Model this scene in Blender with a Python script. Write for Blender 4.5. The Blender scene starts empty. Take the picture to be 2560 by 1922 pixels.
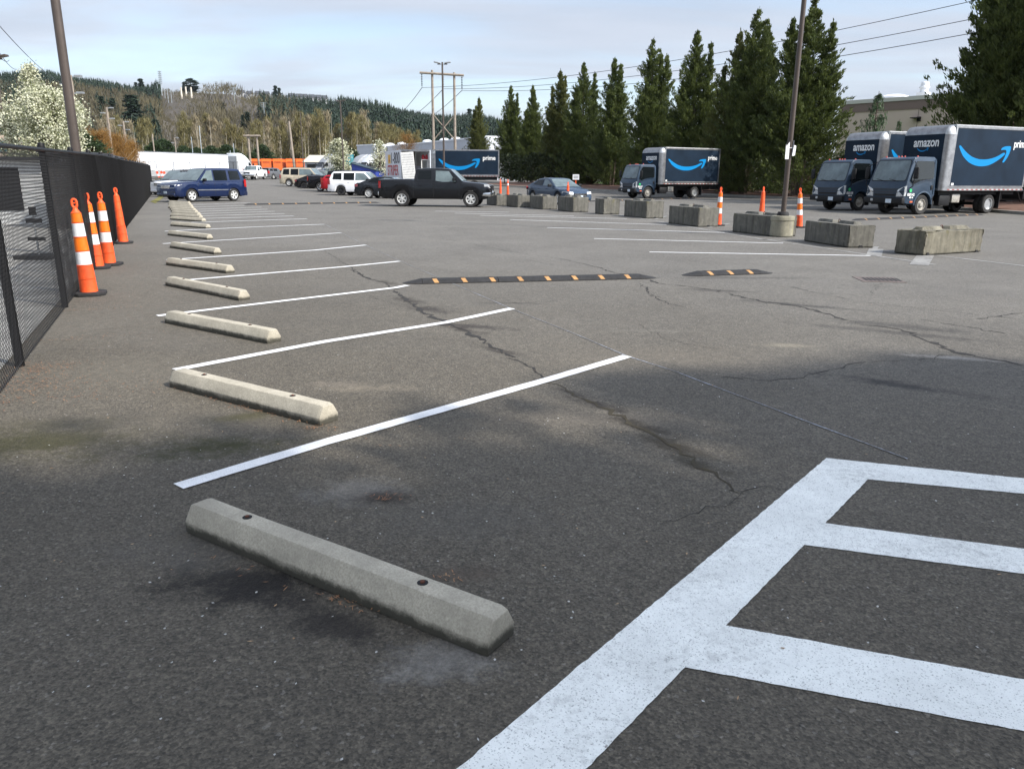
import bpy, bmesh, math, random
import numpy as np
from mathutils import Vector, Matrix, Euler
random.seed(7); rng=np.random.default_rng(11)
SC=bpy.context.scene; COL=SC.collection
rad=math.radians
# ---------------------------------------------------------------- camera
K=1.1573; F=1898.0; PITCH=math.atan(521/1898.0); ROLL=rad(.378); HC=1.55
cam=bpy.data.cameras.new('camera'); co=bpy.data.objects.new('camera',cam); COL.objects.link(co)
cam.sensor_fit='HORIZONTAL'; cam.sensor_width=36; cam.lens=36*F/2560; cam.clip_start=.05; cam.clip_end=6000
RM=Matrix.Rotation(math.pi/2-PITCH,4,'X')@Matrix.Rotation(ROLL,4,'Z')
co.matrix_world=Matrix.Translation((0,0,HC))@RM
SC.camera=co
R3=RM.to_3x3()
def ray(x,y):
    return R3@Vector(((x*K-1280)/F,-(y*K-961)/F,-1))
def tz(Y):
    pts=((60,0),(80,.25),(110,.8),(150,1.0))
    if Y<=60: return 0.0
    for (a,za),(b,zb) in zip(pts,pts[1:]):
        if Y<=b: return za+(zb-za)*(Y-a)/(b-a)
    return 1.0
def P(x,y):
    """point of the ground seen at that spot of the photograph (metres)"""
    d=ray(x,y); z=0.0
    for _ in range(8):
        k=(z-HC)/d.z; z=.5*z+.5*tz(d.y*k)
    k=(z-HC)/d.z
    return Vector((d.x*k,d.y*k,z))
def at(x,y,Y):
    d=ray(x,y); k=Y/d.y; return Vector((d.x*k,Y,HC+d.z*k))
def foot(x,Y):
    p=at(x,380,Y); return Vector((p.x,Y,tz(Y)))
# ---------------------------------------------------------------- tagging
def tag(o,label=None,cat=None,group=None,kind=None):
    if label: o['label']=label
    if cat: o['category']=cat
    if group: o['group']=group
    if kind: o['kind']=kind
    return o
def empty(name,loc,rz=0,label=None,cat=None,group=None,s=1):
    o=bpy.data.objects.new(name,None); COL.objects.link(o); o.location=loc; o.rotation_euler=(0,0,rz); o.scale=(s,s,s)
    o.empty_display_size=.2
    return tag(o,label,cat,group)
KIDS={}
def copy_tree(o,parent=None,first=True):
    c=o.copy(); COL.objects.link(c)
    if parent is not None: c.parent=parent; KIDS.setdefault(parent.name,[]).append(c)
    for ch in list(KIDS.get(o.name,[])): copy_tree(ch,c,False)
    return c
# ---------------------------------------------------------------- materials
def nd(nt,t,**k):
    n=nt.nodes.new(t)
    for a,b in k.items(): setattr(n,a,b)
    return n
def mat(name,col,rough=.6,metal=0,var=0,vs=3,bump=0,bs=40,spec=None,col2=None,trans=0,coat=0,emit=None,detail=4):
    m=bpy.data.materials.new(name); m.use_nodes=True; nt=m.node_tree; b=nt.nodes['Principled BSDF']; L=nt.links
    b.inputs['Base Color'].default_value=(*col,1); b.inputs['Roughness'].default_value=rough; b.inputs['Metallic'].default_value=metal
    if spec is not None: b.inputs['Specular IOR Level'].default_value=spec
    if coat: b.inputs['Coat Weight'].default_value=coat; b.inputs['Coat Roughness'].default_value=.05
    if trans: b.inputs['Transmission Weight'].default_value=trans
    if emit: b.inputs['Emission Color'].default_value=(*emit[0],1); b.inputs['Emission Strength'].default_value=emit[1]
    if var or col2 or bump:
        tc=nd(nt,'ShaderNodeTexCoord')
    if var or col2:
        n=nd(nt,'ShaderNodeTexNoise'); n.inputs['Scale'].default_value=vs; n.inputs['Detail'].default_value=detail; n.inputs['Roughness'].default_value=.65
        L.new(tc.outputs['Object'],n.inputs['Vector'])
        r=nd(nt,'ShaderNodeValToRGB'); c2=col2 or tuple(c*(1+var) for c in col); c1=col if col2 else tuple(c*(1-var) for c in col)
        r.color_ramp.elements[0].position=.32; r.color_ramp.elements[0].color=(*c1,1)
        r.color_ramp.elements[1].position=.68; r.color_ramp.elements[1].color=(*c2,1)
        L.new(n.outputs['Fac'],r.inputs['Fac']); L.new(r.outputs['Color'],b.inputs['Base Color'])
    if bump:
        n2=nd(nt,'ShaderNodeTexNoise'); n2.inputs['Scale'].default_value=bs; n2.inputs['Detail'].default_value=5
        L.new(tc.outputs['Object'],n2.inputs['Vector'])
        bp=nd(nt,'ShaderNodeBump'); bp.inputs['Strength'].default_value=bump; bp.inputs['Distance'].default_value=.02
        L.new(n2.outputs['Fac'],bp.inputs['Height']); L.new(bp.outputs['Normal'],b.inputs['Normal'])
    return m
def leafmat(name,c1,c2,vs=1.2,tr=.25,rough=.6):
    m=bpy.data.materials.new(name); m.use_nodes=True; nt=m.node_tree; b=nt.nodes['Principled BSDF']; L=nt.links; out=nt.nodes['Material Output']
    tc=nd(nt,'ShaderNodeTexCoord'); n=nd(nt,'ShaderNodeTexNoise'); n.inputs['Scale'].default_value=vs; n.inputs['Detail'].default_value=6; n.inputs['Roughness'].default_value=.7
    L.new(tc.outputs['Object'],n.inputs['Vector'])
    r=nd(nt,'ShaderNodeValToRGB'); r.color_ramp.elements[0].position=.36; r.color_ramp.elements[0].color=(*c1,1); r.color_ramp.elements[1].position=.66; r.color_ramp.elements[1].color=(*c2,1)
    L.new(n.outputs['Fac'],r.inputs['Fac']); L.new(r.outputs['Color'],b.inputs['Base Color']); b.inputs['Roughness'].default_value=rough
    b.inputs['Specular IOR Level'].default_value=.25
    t=nd(nt,'ShaderNodeBsdfTranslucent'); L.new(r.outputs['Color'],t.inputs['Color'])
    mx=nd(nt,'ShaderNodeMixShader'); mx.inputs[0].default_value=tr
    L.new(b.outputs[0],mx.inputs[1]); L.new(t.outputs[0],mx.inputs[2]); L.new(mx.outputs[0],out.inputs['Surface'])
    return m
def paint(name,col,rough=.3,metal=.0,dirt=.12):
    m=mat(name,col,rough,metal,var=dirt,vs=2.5,coat=.18,spec=.3)
    return m
# ---------------------------------------------------------------- mesh builder
class MB:
    def __init__(s): s.v=[]; s.f=[]
    def add(s,vs,fs,M=None):
        o=len(s.v)
        for p in vs:
            p=Vector(p)
            if M is not None: p=M@p
            s.v.append(tuple(p))
        s.f+= [tuple(i+o for i in f) for f in fs]; return s
    def box(s,x0,x1,y0,y1,z0,z1,M=None):
        return s.add([(x0,y0,z0),(x1,y0,z0),(x1,y1,z0),(x0,y1,z0),(x0,y0,z1),(x1,y0,z1),(x1,y1,z1),(x0,y1,z1)],
          [(0,3,2,1),(4,5,6,7),(0,1,5,4),(1,2,6,5),(2,3,7,6),(3,0,4,7)],M)
    def prism(s,poly,a,b,ax='y',M=None):
        n=len(poly)
        def p3(u,w,t): return (u,t,w) if ax=='y' else ((t,u,w) if ax=='x' else (u,w,t))
        vs=[p3(u,w,a) for u,w in poly]+[p3(u,w,b) for u,w in poly]
        fs=[tuple(range(n)),tuple(range(2*n-1,n-1,-1))]+[(i,(i+1)%n,n+(i+1)%n,n+i) for i in range(n)]
        return s.add(vs,fs,M)
    def tube(s,p0,p1,r0,r1=None,n=10,caps=True,M=None):
        r1=r0 if r1 is None else r1; p0=Vector(p0); p1=Vector(p1); d=(p1-p0)
        if d.length<1e-6: return s
        d.normalize(); u=d.orthogonal().normalized(); w=d.cross(u); vs=[]
        for p,r in((p0,r0),(p1,r1)):
            for i in range(n):
                a=2*math.pi*i/n; vs.append(p+u*(r*math.cos(a))+w*(r*math.sin(a)))
        fs=[(i,(i+1)%n,n+(i+1)%n,n+i) for i in range(n)]
        if caps: fs+=[tuple(range(n-1,-1,-1)),tuple(range(n,2*n))]
        return s.add(vs,fs,M)
    def path(s,pts,r,n=6):
        for a,b in zip(pts,pts[1:]): s.tube(a,b,r,r,n)
        return s
    def lathe(s,prof,n=16,M=None,ax='z',caps=True):
        vs=[];fs=[]
        for r,z in prof:
            for i in range(n):
                a=2*math.pi*i/n; x,y=r*math.cos(a),r*math.sin(a)
                vs.append((x,y,z) if ax=='z' else (x,z,y))
        for j in range(len(prof)-1):
            for i in range(n): fs.append((j*n+i,j*n+(i+1)%n,(j+1)*n+(i+1)%n,(j+1)*n+i))
        if caps: fs.append(tuple(range(n-1,-1,-1))); k=(len(prof)-1)*n; fs.append(tuple(range(k,k+n)))
        return s.add(vs,fs,M)
    def strip(s,pts,w,z=0,jit=0):
        n=len(pts); vs=[]
        for i,p in enumerate(pts):
            a=pts[max(0,i-1)]; b=pts[min(n-1,i+1)]; d=Vector((b[0]-a[0],b[1]-a[1])).normalized(); q=Vector((-d.y,d.x))
            ww=w[i] if isinstance(w,(list,tuple)) else w
            vs.append((p[0]+q.x*(ww/2+random.uniform(-jit,jit)),p[1]+q.y*(ww/2+random.uniform(-jit,jit)),z+(p[2] if len(p)>2 else 0)))
            vs.append((p[0]-q.x*(ww/2+random.uniform(-jit,jit)),p[1]-q.y*(ww/2+random.uniform(-jit,jit)),z+(p[2] if len(p)>2 else 0)))
        return s.add(vs,[(2*i+1,2*i+3,2*i+2,2*i) for i in range(n-1)])
    def mesh(s,name,m,smooth=35,bevel=0,seg=2):
        me=bpy.data.meshes.new(name); me.from_pydata(s.v,[],s.f)
        bm=bmesh.new(); bm.from_mesh(me)
        bmesh.ops.recalc_face_normals(bm,faces=bm.faces)
        if bevel:
            es=[e for e in bm.edges if len(e.link_faces)==2 and e.calc_face_angle(0)>.35]
            bmesh.ops.bevel(bm,geom=es,offset=bevel,segments=seg,profile=.5,affect='EDGES',clamp_overlap=True)
        bm.to_mesh(me); bm.free()
        if smooth:
            me.polygons.foreach_set('use_smooth',[True]*len(me.polygons)); me.set_sharp_from_angle(angle=rad(smooth))
        if m: me.materials.append(m)
        return me
    def build(s,name,m,parent=None,smooth=35,bevel=0,seg=2,loc=None,rz=None,**tg):
        o=bpy.data.objects.new(name,s.mesh(name,m,smooth,bevel,seg)); COL.objects.link(o)
        if parent is not None: o.parent=parent; KIDS.setdefault(parent.name,[]).append(o)
        if loc is not None: o.location=loc
        if rz is not None: o.rotation_euler=(0,0,rz)
        tag(o,**tg); return o
def link(name,me,parent=None,loc=None,rz=None,**tg):
    o=bpy.data.objects.new(name,me); COL.objects.link(o)
    if parent is not None: o.parent=parent; KIDS.setdefault(parent.name,[]).append(o)
    if loc is not None: o.location=loc
    if rz is not None: o.rotation_euler=(0,0,rz)
    tag(o,**tg); return o
def fastmesh(name,V,Q,m):
    V=np.asarray(V,dtype=np.float32); Q=np.asarray(Q,dtype=np.int32); k=Q.shape[1]
    me=bpy.data.meshes.new(name); me.vertices.add(len(V)); me.vertices.foreach_set('co',V.ravel())
    me.loops.add(Q.size); me.loops.foreach_set('vertex_index',Q.ravel()); me.polygons.add(len(Q))
    me.polygons.foreach_set('loop_start',np.arange(0,Q.size,k,dtype=np.int32))
    me.update(calc_edges=True); me.validate(); me.materials.append(m); return me
def leaves(C,D,ln,wd):
    """diamond leaves at C (n,3), pointing along D, length ln, width wd (arrays)"""
    n=len(C); D=D/np.linalg.norm(D,axis=1,keepdims=True); r=rng.normal(size=(n,3)); U=np.cross(D,r); U/=np.linalg.norm(U,axis=1,keepdims=True)+1e-9
    ln=np.broadcast_to(np.asarray(ln,float),(n,))[:,None]; wd=np.broadcast_to(np.asarray(wd,float),(n,))[:,None]
    V=np.stack([C-D*ln*.5,C+U*wd*.5-D*ln*.1,C+D*ln*.5,C-U*wd*.5-D*ln*.1],1).reshape(-1,3)
    return V,np.arange(4*n).reshape(n,4)
def textmesh(txt,size,m,name,bold=0,xs=1.0,parent=None,M=None,align='LEFT',space=1):
    c=bpy.data.curves.new(name,'FONT'); c.body=txt; c.size=size; c.offset=bold; c.align_x=align; c.space_character=space; c.extrude=.002
    o=bpy.data.objects.new(name,c); COL.objects.link(o); bpy.context.view_layer.update()
    me=bpy.data.meshes.new_from_object(o.evaluated_get(bpy.context.evaluated_depsgraph_get())); bpy.data.objects.remove(o); bpy.data.curves.remove(c)
    me.name=name; me.transform(Matrix.Diagonal((xs,1,1,1)))
    if M is not None: me.transform(M)
    me.materials.clear(); me.materials.append(m)
    return link(name,me,parent)
# ---------------------------------------------------------------- common materials
BLACK=mat('black_plastic',(.009,.009,.010),.55,spec=.3,var=.3,vs=8)
RUBBER=mat('tyre_rubber',(.018,.017,.016),.8,var=.35,vs=9)
DARK=mat('dark_underside',(.008,.008,.009),.8)
GLASS=mat('tinted_glass',(.006,.008,.009),.1,spec=.25)
GLASSL=mat('reflection_painted_glass',(.12,.155,.16),.1,spec=.7,var=.35,vs=1.3)  # pale teal mottle paints bright reflections into the glass colour
CHROME=mat('chrome',(.6,.6,.6),.18,1)
ALLOY=mat('wheel_alloy',(.55,.55,.53),.35,.25,var=.2,vs=14)
STEEL=mat('galvanised_steel',(.42,.43,.43),.4,.75,var=.2,vs=7)
LAMPGLASS=mat('headlight_glass',(.55,.57,.58),.12,.2,var=.5,vs=22,coat=.8)
RED=mat('taillight_red',(.42,.012,.012),.2,coat=.8)
AMBER=mat('amber_lens',(.7,.12,.03),.3)
PLATE=mat('licence_plate_white',(.55,.62,.68),.4,var=.2,vs=30)
WHITEP=mat('white_lettering',(.78,.78,.76),.5)
ORANGE=mat('orange_plastic',(.80,.09,.015),.6,var=.32,vs=4,bump=.15,bs=30)
ORANGE2=mat('orange_reflective_sleeve',(.72,.15,.006),.4,var=.12,vs=10)
WHITER=mat('white_reflective_sleeve',(.66,.67,.68),.45,var=.16,vs=14)
BROWNP=mat('brown_painted_pole',(.075,.058,.048),.45,.2,var=.12,vs=3)
WOOD=mat('weathered_wood_pole',(.24,.20,.16),.85,var=.25,vs=3,bump=.3,bs=20)
BARK=mat('bark',(.09,.065,.05),.9,var=.4,vs=6,bump=.6,bs=14)
BARKG=mat('pale_bark',(.26,.23,.19),.9,var=.3,vs=4)
CONC=None
# ---------------------------------------------------------------- asphalt
def asphalt_mat():
    m=bpy.data.materials.new('worn_asphalt'); m.use_nodes=True; nt=m.node_tree; b=nt.nodes['Principled BSDF']; L=nt.links
    g=nd(nt,'ShaderNodeNewGeometry'); pos=g.outputs['Position']
    def noise(s,d=4,r=.6,sc=None):
        n=nd(nt,'ShaderNodeTexNoise'); n.inputs['Scale'].default_value=s; n.inputs['Detail'].default_value=d; n.inputs['Roughness'].default_value=r
        if sc:
            mp=nd(nt,'ShaderNodeMapping'); mp.inputs['Scale'].default_value=sc; mp.inputs['Rotation'].default_value=(0,0,rad(-20)); L.new(pos,mp.inputs['Vector']); L.new(mp.outputs[0],n.inputs['Vector'])
        else: L.new(pos,n.inputs['Vector'])
        return n.outputs['Fac']
    def ramp(f,a,b2,ca,cb):
        r=nd(nt,'ShaderNodeValToRGB'); r.color_ramp.elements[0].position=a; r.color_ramp.elements[0].color=(*ca,1); r.color_ramp.elements[1].position=b2; r.color_ramp.elements[1].color=(*cb,1); L.new(f,r.inputs['Fac']); return r.outputs['Color']
    def mul(f,k=None,f2=None,op='MULTIPLY',clamp=False):
        n=nd(nt,'ShaderNodeMath',operation=op); n.use_clamp=clamp; L.new(f,n.inputs[0])
        if f2 is not None: L.new(f2,n.inputs[1])
        else: n.inputs[1].default_value=k
        return n.outputs[0]
    def mix(f,a,bc,mode='MIX'):
        n=nd(nt,'ShaderNodeMix',data_type='RGBA',blend_type=mode)
        if isinstance(f,(int,float)): n.inputs[0].default_value=f
        else: L.new(f,n.inputs[0])
        for i,c in ((6,a),(7,bc)):
            if isinstance(c,tuple): n.inputs[i].default_value=(*c,1)
            else: L.new(c,n.inputs[i])
        return n.outputs[2]
    big=ramp(noise(.22,5,.62),.35,.68,(.084,.075,.061),(.128,.115,.095))
    # greyer asphalt across the lane and far lot, glancing-view brightness painted in too
    sx=nd(nt,'ShaderNodeSeparateXYZ'); L.new(pos,sx.inputs[0])
    a=mul(sx.outputs['Y'],.09,op='MULTIPLY'); a=mul(a,f2=mul(sx.outputs['X'],.07),op='ADD'); a=mul(a,f2=mul(noise(.35,3),.5),op='ADD'); a=mul(a,-.62,op='ADD',clamp=True)
    c=mix(a,big,ramp(noise(.5,5,.65),.3,.7,(.124,.119,.112),(.166,.160,.150)))
    c=mix(mul(noise(1.7,5,.7,(1,.45,1)),.55),c,mix(1.0,c,(.62,.60,.56),'MULTIPLY'))
    # aggregate speckle
    sp=nd(nt,'ShaderNodeTexVoronoi'); sp.inputs['Scale'].default_value=120; L.new(pos,sp.inputs['Vector'])
    spc=nd(nt,'ShaderNodeSeparateColor'); L.new(sp.outputs['Color'],spc.inputs[0])
    c=mix(1.0,c,ramp(spc.outputs[0],.0,1.0,(.62,.62,.62),(1.40,1.38,1.33)),'MULTIPLY')
    sp2=nd(nt,'ShaderNodeTexVoronoi'); sp2.inputs['Scale'].default_value=95; L.new(pos,sp2.inputs['Vector'])
    s2=nd(nt,'ShaderNodeSeparateColor'); L.new(sp2.outputs['Color'],s2.inputs[0])
    c=mix(1.0,c,ramp(s2.outputs[1],.0,1.0,(.84,.84,.84),(1.18,1.17,1.15)),'MULTIPLY')
    c=mix(ramp(s2.outputs[0],.975,.985,(0,0,0),(.38,.38,.38)),c,(.26,.24,.21))
    # stains, dust and moss of their own shape: (px,py of the photo, rx, ry metres, colour, strength)
    W=noise(3.5,6,.75); W2=noise(14,5,.8)
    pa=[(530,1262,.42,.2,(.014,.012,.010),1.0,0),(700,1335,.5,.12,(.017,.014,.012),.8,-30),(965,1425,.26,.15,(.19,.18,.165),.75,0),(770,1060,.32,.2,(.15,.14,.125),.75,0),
        (835,1076,.2,.1,(.03,.022,.016),.9,0),(780,838,.5,.14,(.17,.145,.11),.8,0),(720,830,.3,.12,(.14,.12,.095),.8,0),(985,1245,.22,.12,(.085,.068,.052),.8,0),
        (1690,745,.32,.12,(.20,.18,.14),.8,0),(1400,715,.5,.12,(.15,.14,.12),.5,0),(2090,775,.55,.09,(.27,.26,.245),.6,-20),(1930,830,.7,.13,(.034,.031,.029),.9,-35),(1740,660,1.0,.13,(.04,.038,.035),.8,-30),
        (1950,705,.9,.22,(.045,.042,.039),.7,-30),(1020,705,.55,.16,(.030,.025,.022),.8,-20),(930,668,.55,.2,(.030,.025,.022),.8,-40),
        (450,968,.55,.22,(.035,.034,.010),1.0,15),(70,950,.8,.45,(.036,.034,.012),.9,0),(525,900,.28,.12,(.045,.042,.014),.95,30),(300,910,1.3,.35,(.10,.088,.068),.45,0),
        (260,800,1.0,.8,(.125,.112,.088),.5,0),(200,700,1.1,1.6,(.13,.118,.098),.45,0),(400,730,.9,.7,(.12,.108,.09),.4,0),(1000,1120,.6,.3,(.09,.085,.075),.35,0),(430,1180,.5,.25,(.085,.08,.072),.45,0),
        (290,470,1.2,3.2,(.16,.15,.13),.6,0),(760,520,3,.5,(.17,.155,.135),.35,0),(1440,770,1.2,.5,(.135,.118,.095),.5,0),(1300,905,.8,.25,(.115,.10,.082),.5,0),(1290,873,.34,.10,(.034,.028,.022),.9,-46),(1380,920,.36,.11,(.034,.028,.020),.95,-46),(1450,962,.34,.10,(.040,.033,.022),.95,-46),(1515,1005,.22,.07,(.040,.033,.020),.9,-46),(1225,845,.22,.07,(.034,.028,.022),.8,-46),(1080,758,.4,.09,(.040,.034,.028),.8,-50),(1000,712,.5,.12,(.034,.028,.023),.9,-50),(880,648,.6,.14,(.040,.034,.028),.8,-55),(835,610,.5,.1,(.045,.038,.03),.7,-55),(1950,720,1.3,.16,(.05,.046,.042),.7,-30),(1560,628,.7,.14,(.055,.05,.046),.8,-15),(1110,655,.5,.08,(.06,.055,.05),.6,0),(1590,600,1.5,.2,(.06,.056,.05),.6,0)]
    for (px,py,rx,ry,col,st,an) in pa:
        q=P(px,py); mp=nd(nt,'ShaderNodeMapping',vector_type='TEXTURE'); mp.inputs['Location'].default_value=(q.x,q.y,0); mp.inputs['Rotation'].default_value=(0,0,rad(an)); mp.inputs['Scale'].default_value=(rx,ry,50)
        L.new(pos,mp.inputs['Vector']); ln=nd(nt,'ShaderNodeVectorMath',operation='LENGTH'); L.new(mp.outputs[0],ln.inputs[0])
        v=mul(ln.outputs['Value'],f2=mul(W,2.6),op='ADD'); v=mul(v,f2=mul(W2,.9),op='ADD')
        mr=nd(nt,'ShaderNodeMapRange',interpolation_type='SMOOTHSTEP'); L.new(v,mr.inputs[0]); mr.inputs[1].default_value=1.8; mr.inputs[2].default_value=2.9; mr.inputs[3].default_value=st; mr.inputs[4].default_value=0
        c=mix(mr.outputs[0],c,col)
    c=mix(1.0,c,ramp(noise(46,4,.8),.36,.66,(.70,.70,.70),(1.28,1.27,1.25)),'MULTIPLY')
    c=mix(1.0,c,ramp(noise(13,5,.75,(1,.7,1)),.35,.65,(.86,.86,.86),(1.13,1.13,1.12)),'MULTIPLY')
    L.new(c,b.inputs['Base Color'])
    b.inputs['Roughness'].default_value=.82; b.inputs['Specular IOR Level'].default_value=.35
    hs=mul(sp.outputs['Distance'],f2=mul(sp2.outputs['Distance'],.8),op='ADD')
    bp=nd(nt,'ShaderNodeBump'); bp.inputs['Strength'].default_value=.55; bp.inputs['Distance'].default_value=.006; L.new(hs,bp.inputs['Height'])
    bp2=nd(nt,'ShaderNodeBump'); bp2.inputs['Strength'].default_value=.5; bp2.inputs['Distance'].default_value=.05; L.new(noise(2.2,3,.6),bp2.inputs['Height']); L.new(bp.outputs[0],bp2.inputs['Normal'])
    L.new(bp2.outputs['Normal'],b.inputs['Normal'])
    return m
ASPH=asphalt_mat()
ys=[-60,-30,-10,0,20,40,60,65,70,75,80,90,100,110,130,150,170]
m=MB(); xs=list(range(-150,151,50)); vs=[(x,y,tz(y)) for y in ys for x in xs]; n=len(xs)
m.add(vs,[(j*n+i,j*n+i+1,(j+1)*n+i+1,(j+1)*n+i) for j in range(len(ys)-1) for i in range(n-1)])
m.build('parking_lot',ASPH,smooth=0,kind='structure')
GROUNDM=mat('field_ground',(.10,.095,.055),.95,var=.35,vs=.05,bump=.4,bs=1)
m=MB(); m.add([(-1600,-600,-.35),(1600,-600,-.35),(1600,170,-.35),(-1600,170,-.35),(-1600,170.2,.97),(1600,170.2,.97),(1600,1500,1.0),(-1600,1500,1.0)],[(0,1,2,3),(3,2,5,4),(4,5,6,7)])
m.build('ground',GROUNDM,smooth=0,kind='structure')
# ---------------------------------------------------------------- paint
def paintmat(name,col,wear,a,b_,sc=26):
    """road paint, worn through to the asphalt in specks"""
    m=bpy.data.materials.new(name); m.use_nodes=True; nt=m.node_tree; b=nt.nodes['Principled BSDF']; L=nt.links
    g=nd(nt,'ShaderNodeNewGeometry'); n=nd(nt,'ShaderNodeTexNoise'); n.inputs['Scale'].default_value=sc; n.inputs['Detail'].default_value=8; n.inputs['Roughness'].default_value=.78; L.new(g.outputs['Position'],n.inputs['Vector'])
    n2=nd(nt,'ShaderNodeTexNoise'); n2.inputs['Scale'].default_value=2.2; n2.inputs['Detail'].default_value=4; L.new(g.outputs['Position'],n2.inputs['Vector'])
    ad=nd(nt,'ShaderNodeMath',operation='ADD'); L.new(n.outputs['Fac'],ad.inputs[0]); 
    m2=nd(nt,'ShaderNodeMath',operation='MULTIPLY'); m2.inputs[1].default_value=.45; L.new(n2.outputs['Fac'],m2.inputs[0]); L.new(m2.outputs[0],ad.inputs[1])
    mr=nd(nt,'ShaderNodeMapRange',interpolation_type='SMOOTHSTEP'); L.new(ad.outputs[0],mr.inputs[0]); mr.inputs[1].default_value=a; mr.inputs[2].default_value=b_; mr.inputs[3].default_value=wear; mr.inputs[4].default_value=0
    mx=nd(nt,'ShaderNodeMix',data_type='RGBA'); L.new(mr.outputs[0],mx.inputs[0]); mx.inputs[6].default_value=(*col,1); mx.inputs[7].default_value=(.135,.128,.118,1)
    pv=nd(nt,'ShaderNodeTexNoise'); pv.inputs['Scale'].default_value=170; pv.inputs['Detail'].default_value=2; L.new(g.outputs['Position'],pv.inputs['Vector'])
    pr=nd(nt,'ShaderNodeMapRange'); L.new(pv.outputs['Fac'],pr.inputs[0]); pr.inputs[1].default_value=.30; pr.inputs[2].default_value=.42; pr.inputs[3].default_value=.45; pr.inputs[4].default_value=1
    dn=nd(nt,'ShaderNodeTexNoise'); dn.inputs['Scale'].default_value=3.5; dn.inputs['Detail'].default_value=7; dn.inputs['Roughness'].default_value=.7; L.new(g.outputs['Position'],dn.inputs['Vector'])
    dr=nd(nt,'ShaderNodeMapRange'); L.new(dn.outputs['Fac'],dr.inputs[0]); dr.inputs[1].default_value=.35; dr.inputs[2].default_value=.62; dr.inputs[3].default_value=.84; dr.inputs[4].default_value=1
    mm_=nd(nt,'ShaderNodeMath',operation='MULTIPLY'); L.new(pr.outputs[0],mm_.inputs[0]); L.new(dr.outputs[0],mm_.inputs[1])
    sc_=nd(nt,'ShaderNodeVectorMath',operation='SCALE'); L.new(mx.outputs[2],sc_.inputs[0]); L.new(mm_.outputs[0],sc_.inputs['Scale'])
    L.new(sc_.outputs[0],b.inputs['Base Color']); b.inputs['Roughness'].default_value=.6
    v=nd(nt,'ShaderNodeTexVoronoi'); v.inputs['Scale'].default_value=110; L.new(g.outputs['Position'],v.inputs['Vector'])
    bp=nd(nt,'ShaderNodeBump'); bp.inputs['Strength'].default_value=.5; bp.inputs['Distance'].default_value=.004; L.new(v.outputs['Distance'],bp.inputs['Height']); L.new(bp.outputs[0],b.inputs['Normal'])
    return m
FRESH=paintmat('fresh_white_paint',(.86,.87,.82),.32,.52,.74)
BAY=paintmat('bay_line_paint',(.80,.80,.79),.6,.40,.52)
OLD=paintmat('faded_white_paint',(.38,.375,.355),.95,.55,.95,18)
CHALK=paintmat('blue_chalk',(.46,.50,.58),.98,.62,.95,30)
def line(pts,w=.105,mt=BAY,z=.006,name='painted_line',jit=.003):
    q=[P(*p) for p in pts]; out=[]
    for a,b in zip(q,q[1:]):
        k=max(1,int((b-a).length/.11)); out+=[a.lerp(b,i/k) for i in range(k)]
    out.append(q[-1]); m=MB(); m.strip([tuple(o) for o in out],w,z,jit)
    return m.build(name,mt,smooth=0,kind='structure')
LL=[((385,1052),(700,957),(1180,822),(1355,770)),((378,800),(700,739),(965,697),(1106,667)),((340,683),(600,652),(855,622),(880,617)),((398,606),(742,577),(863,565)),
 ((360,562),(680,541),(790,530)),((352,527),(622,511),(737,503.5)),((356,500),(545,491),(700,485)),((413.7,481),(663,473)),((441,472.4),(634,466.9)),((434,466.7),(614.8,461.8)),
 ((430,462.2),(593.5,457)),((424.4,457.5),(578.6,452.4)),((420,452.8),(564.7,448)),((414.5,447.8),(528.6,444.2)),((413,443),(540,438.2))]
for l in LL: line(l,.105 if l[0][1]>500 else .12)
for l in [((1403,545),(1880,553)),((1283,516),(1692,526)),((1182,492),(1565,503)),((1102,475),(1440,486)),((1038,466),(1355,473)),((982,461),(1240,467)),((940,456.5),(1100,459)),((1090,448),(1200,452))]: line(l,.105)
for l in [((1327,462),(1607,511),(1886,552),(2020,572)),((2021,552),(2113,563),(2240,578)),((1636,517),(1700,520)),((1415,474),(1440,467)),((1530,492),(1575,483)),((1350,462),(1415,470)),
          ((1885,540),(1990,548)),((1290,455),(1330,458)),((1120,418),(1190,420)),((1500,438),(1560,441)),((1880,552),(1893,533))]: line(l,.11,OLD,.004)
line([(1985,573),(2000,551)],.32,OLD,.0055)
line([(1887,553),(1893,538)],.3,OLD,.0055)
line([(700,484),(786,528),(862,563),(1000,622),(1106,668)],.009,CHALK,.004,'chalk_line',0.002)
line([(1106,668),(1250,725),(1355,770),(1450,800),(1700,895),(1960,992)],.012,CHALK,.0045,'chalk_line',0.003)
# the wide hatched marking in the near right corner
def xy(p): q=P(*p); return Vector((q.x,q.y))
def isec(a,d,b,e):
    k=(b-a).cross(e)/d.cross(e) if abs(d.cross(e))>1e-9 else 0; return a+d*k
L0=xy((1785,990)); L1=xy((988,1661)); R0=xy((1875,1036)); R1=xy((1267,1661)); dl=(L1-L0).normalized(); dr=(R1-R0).normalized()
JC={}
def poly(m,pts):
    out=[]
    for p,q in zip(pts,pts[1:]+pts[:1]):
        kp_=(round(p.x,3),round(p.y,3)); kq_=(round(q.x,3),round(q.y,3))
        if (kq_,kp_) in JC: seg=list(reversed(JC[(kq_,kp_)]))
        else:
            n=max(1,int((q-p).length/.03)); seg=[p.lerp(q,i/n)+Vector((random.gauss(0,.0012),random.gauss(0,.0012))) for i in range(1,n)]
        JC[(kp_,kq_)]=seg
        for v in [p]+seg: out.append((v.x,v.y,h))
    m.add(out,[tuple(range(len(out)))])
bars=[((1785,990),(2212,1034),(1875,1036),(2212,1067)),((1785,1131),(2212,1186),(1734,1177),(2212,1240)),((1559,1350),(2212,1468),(1469,1440),(2212,1580))]
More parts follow.
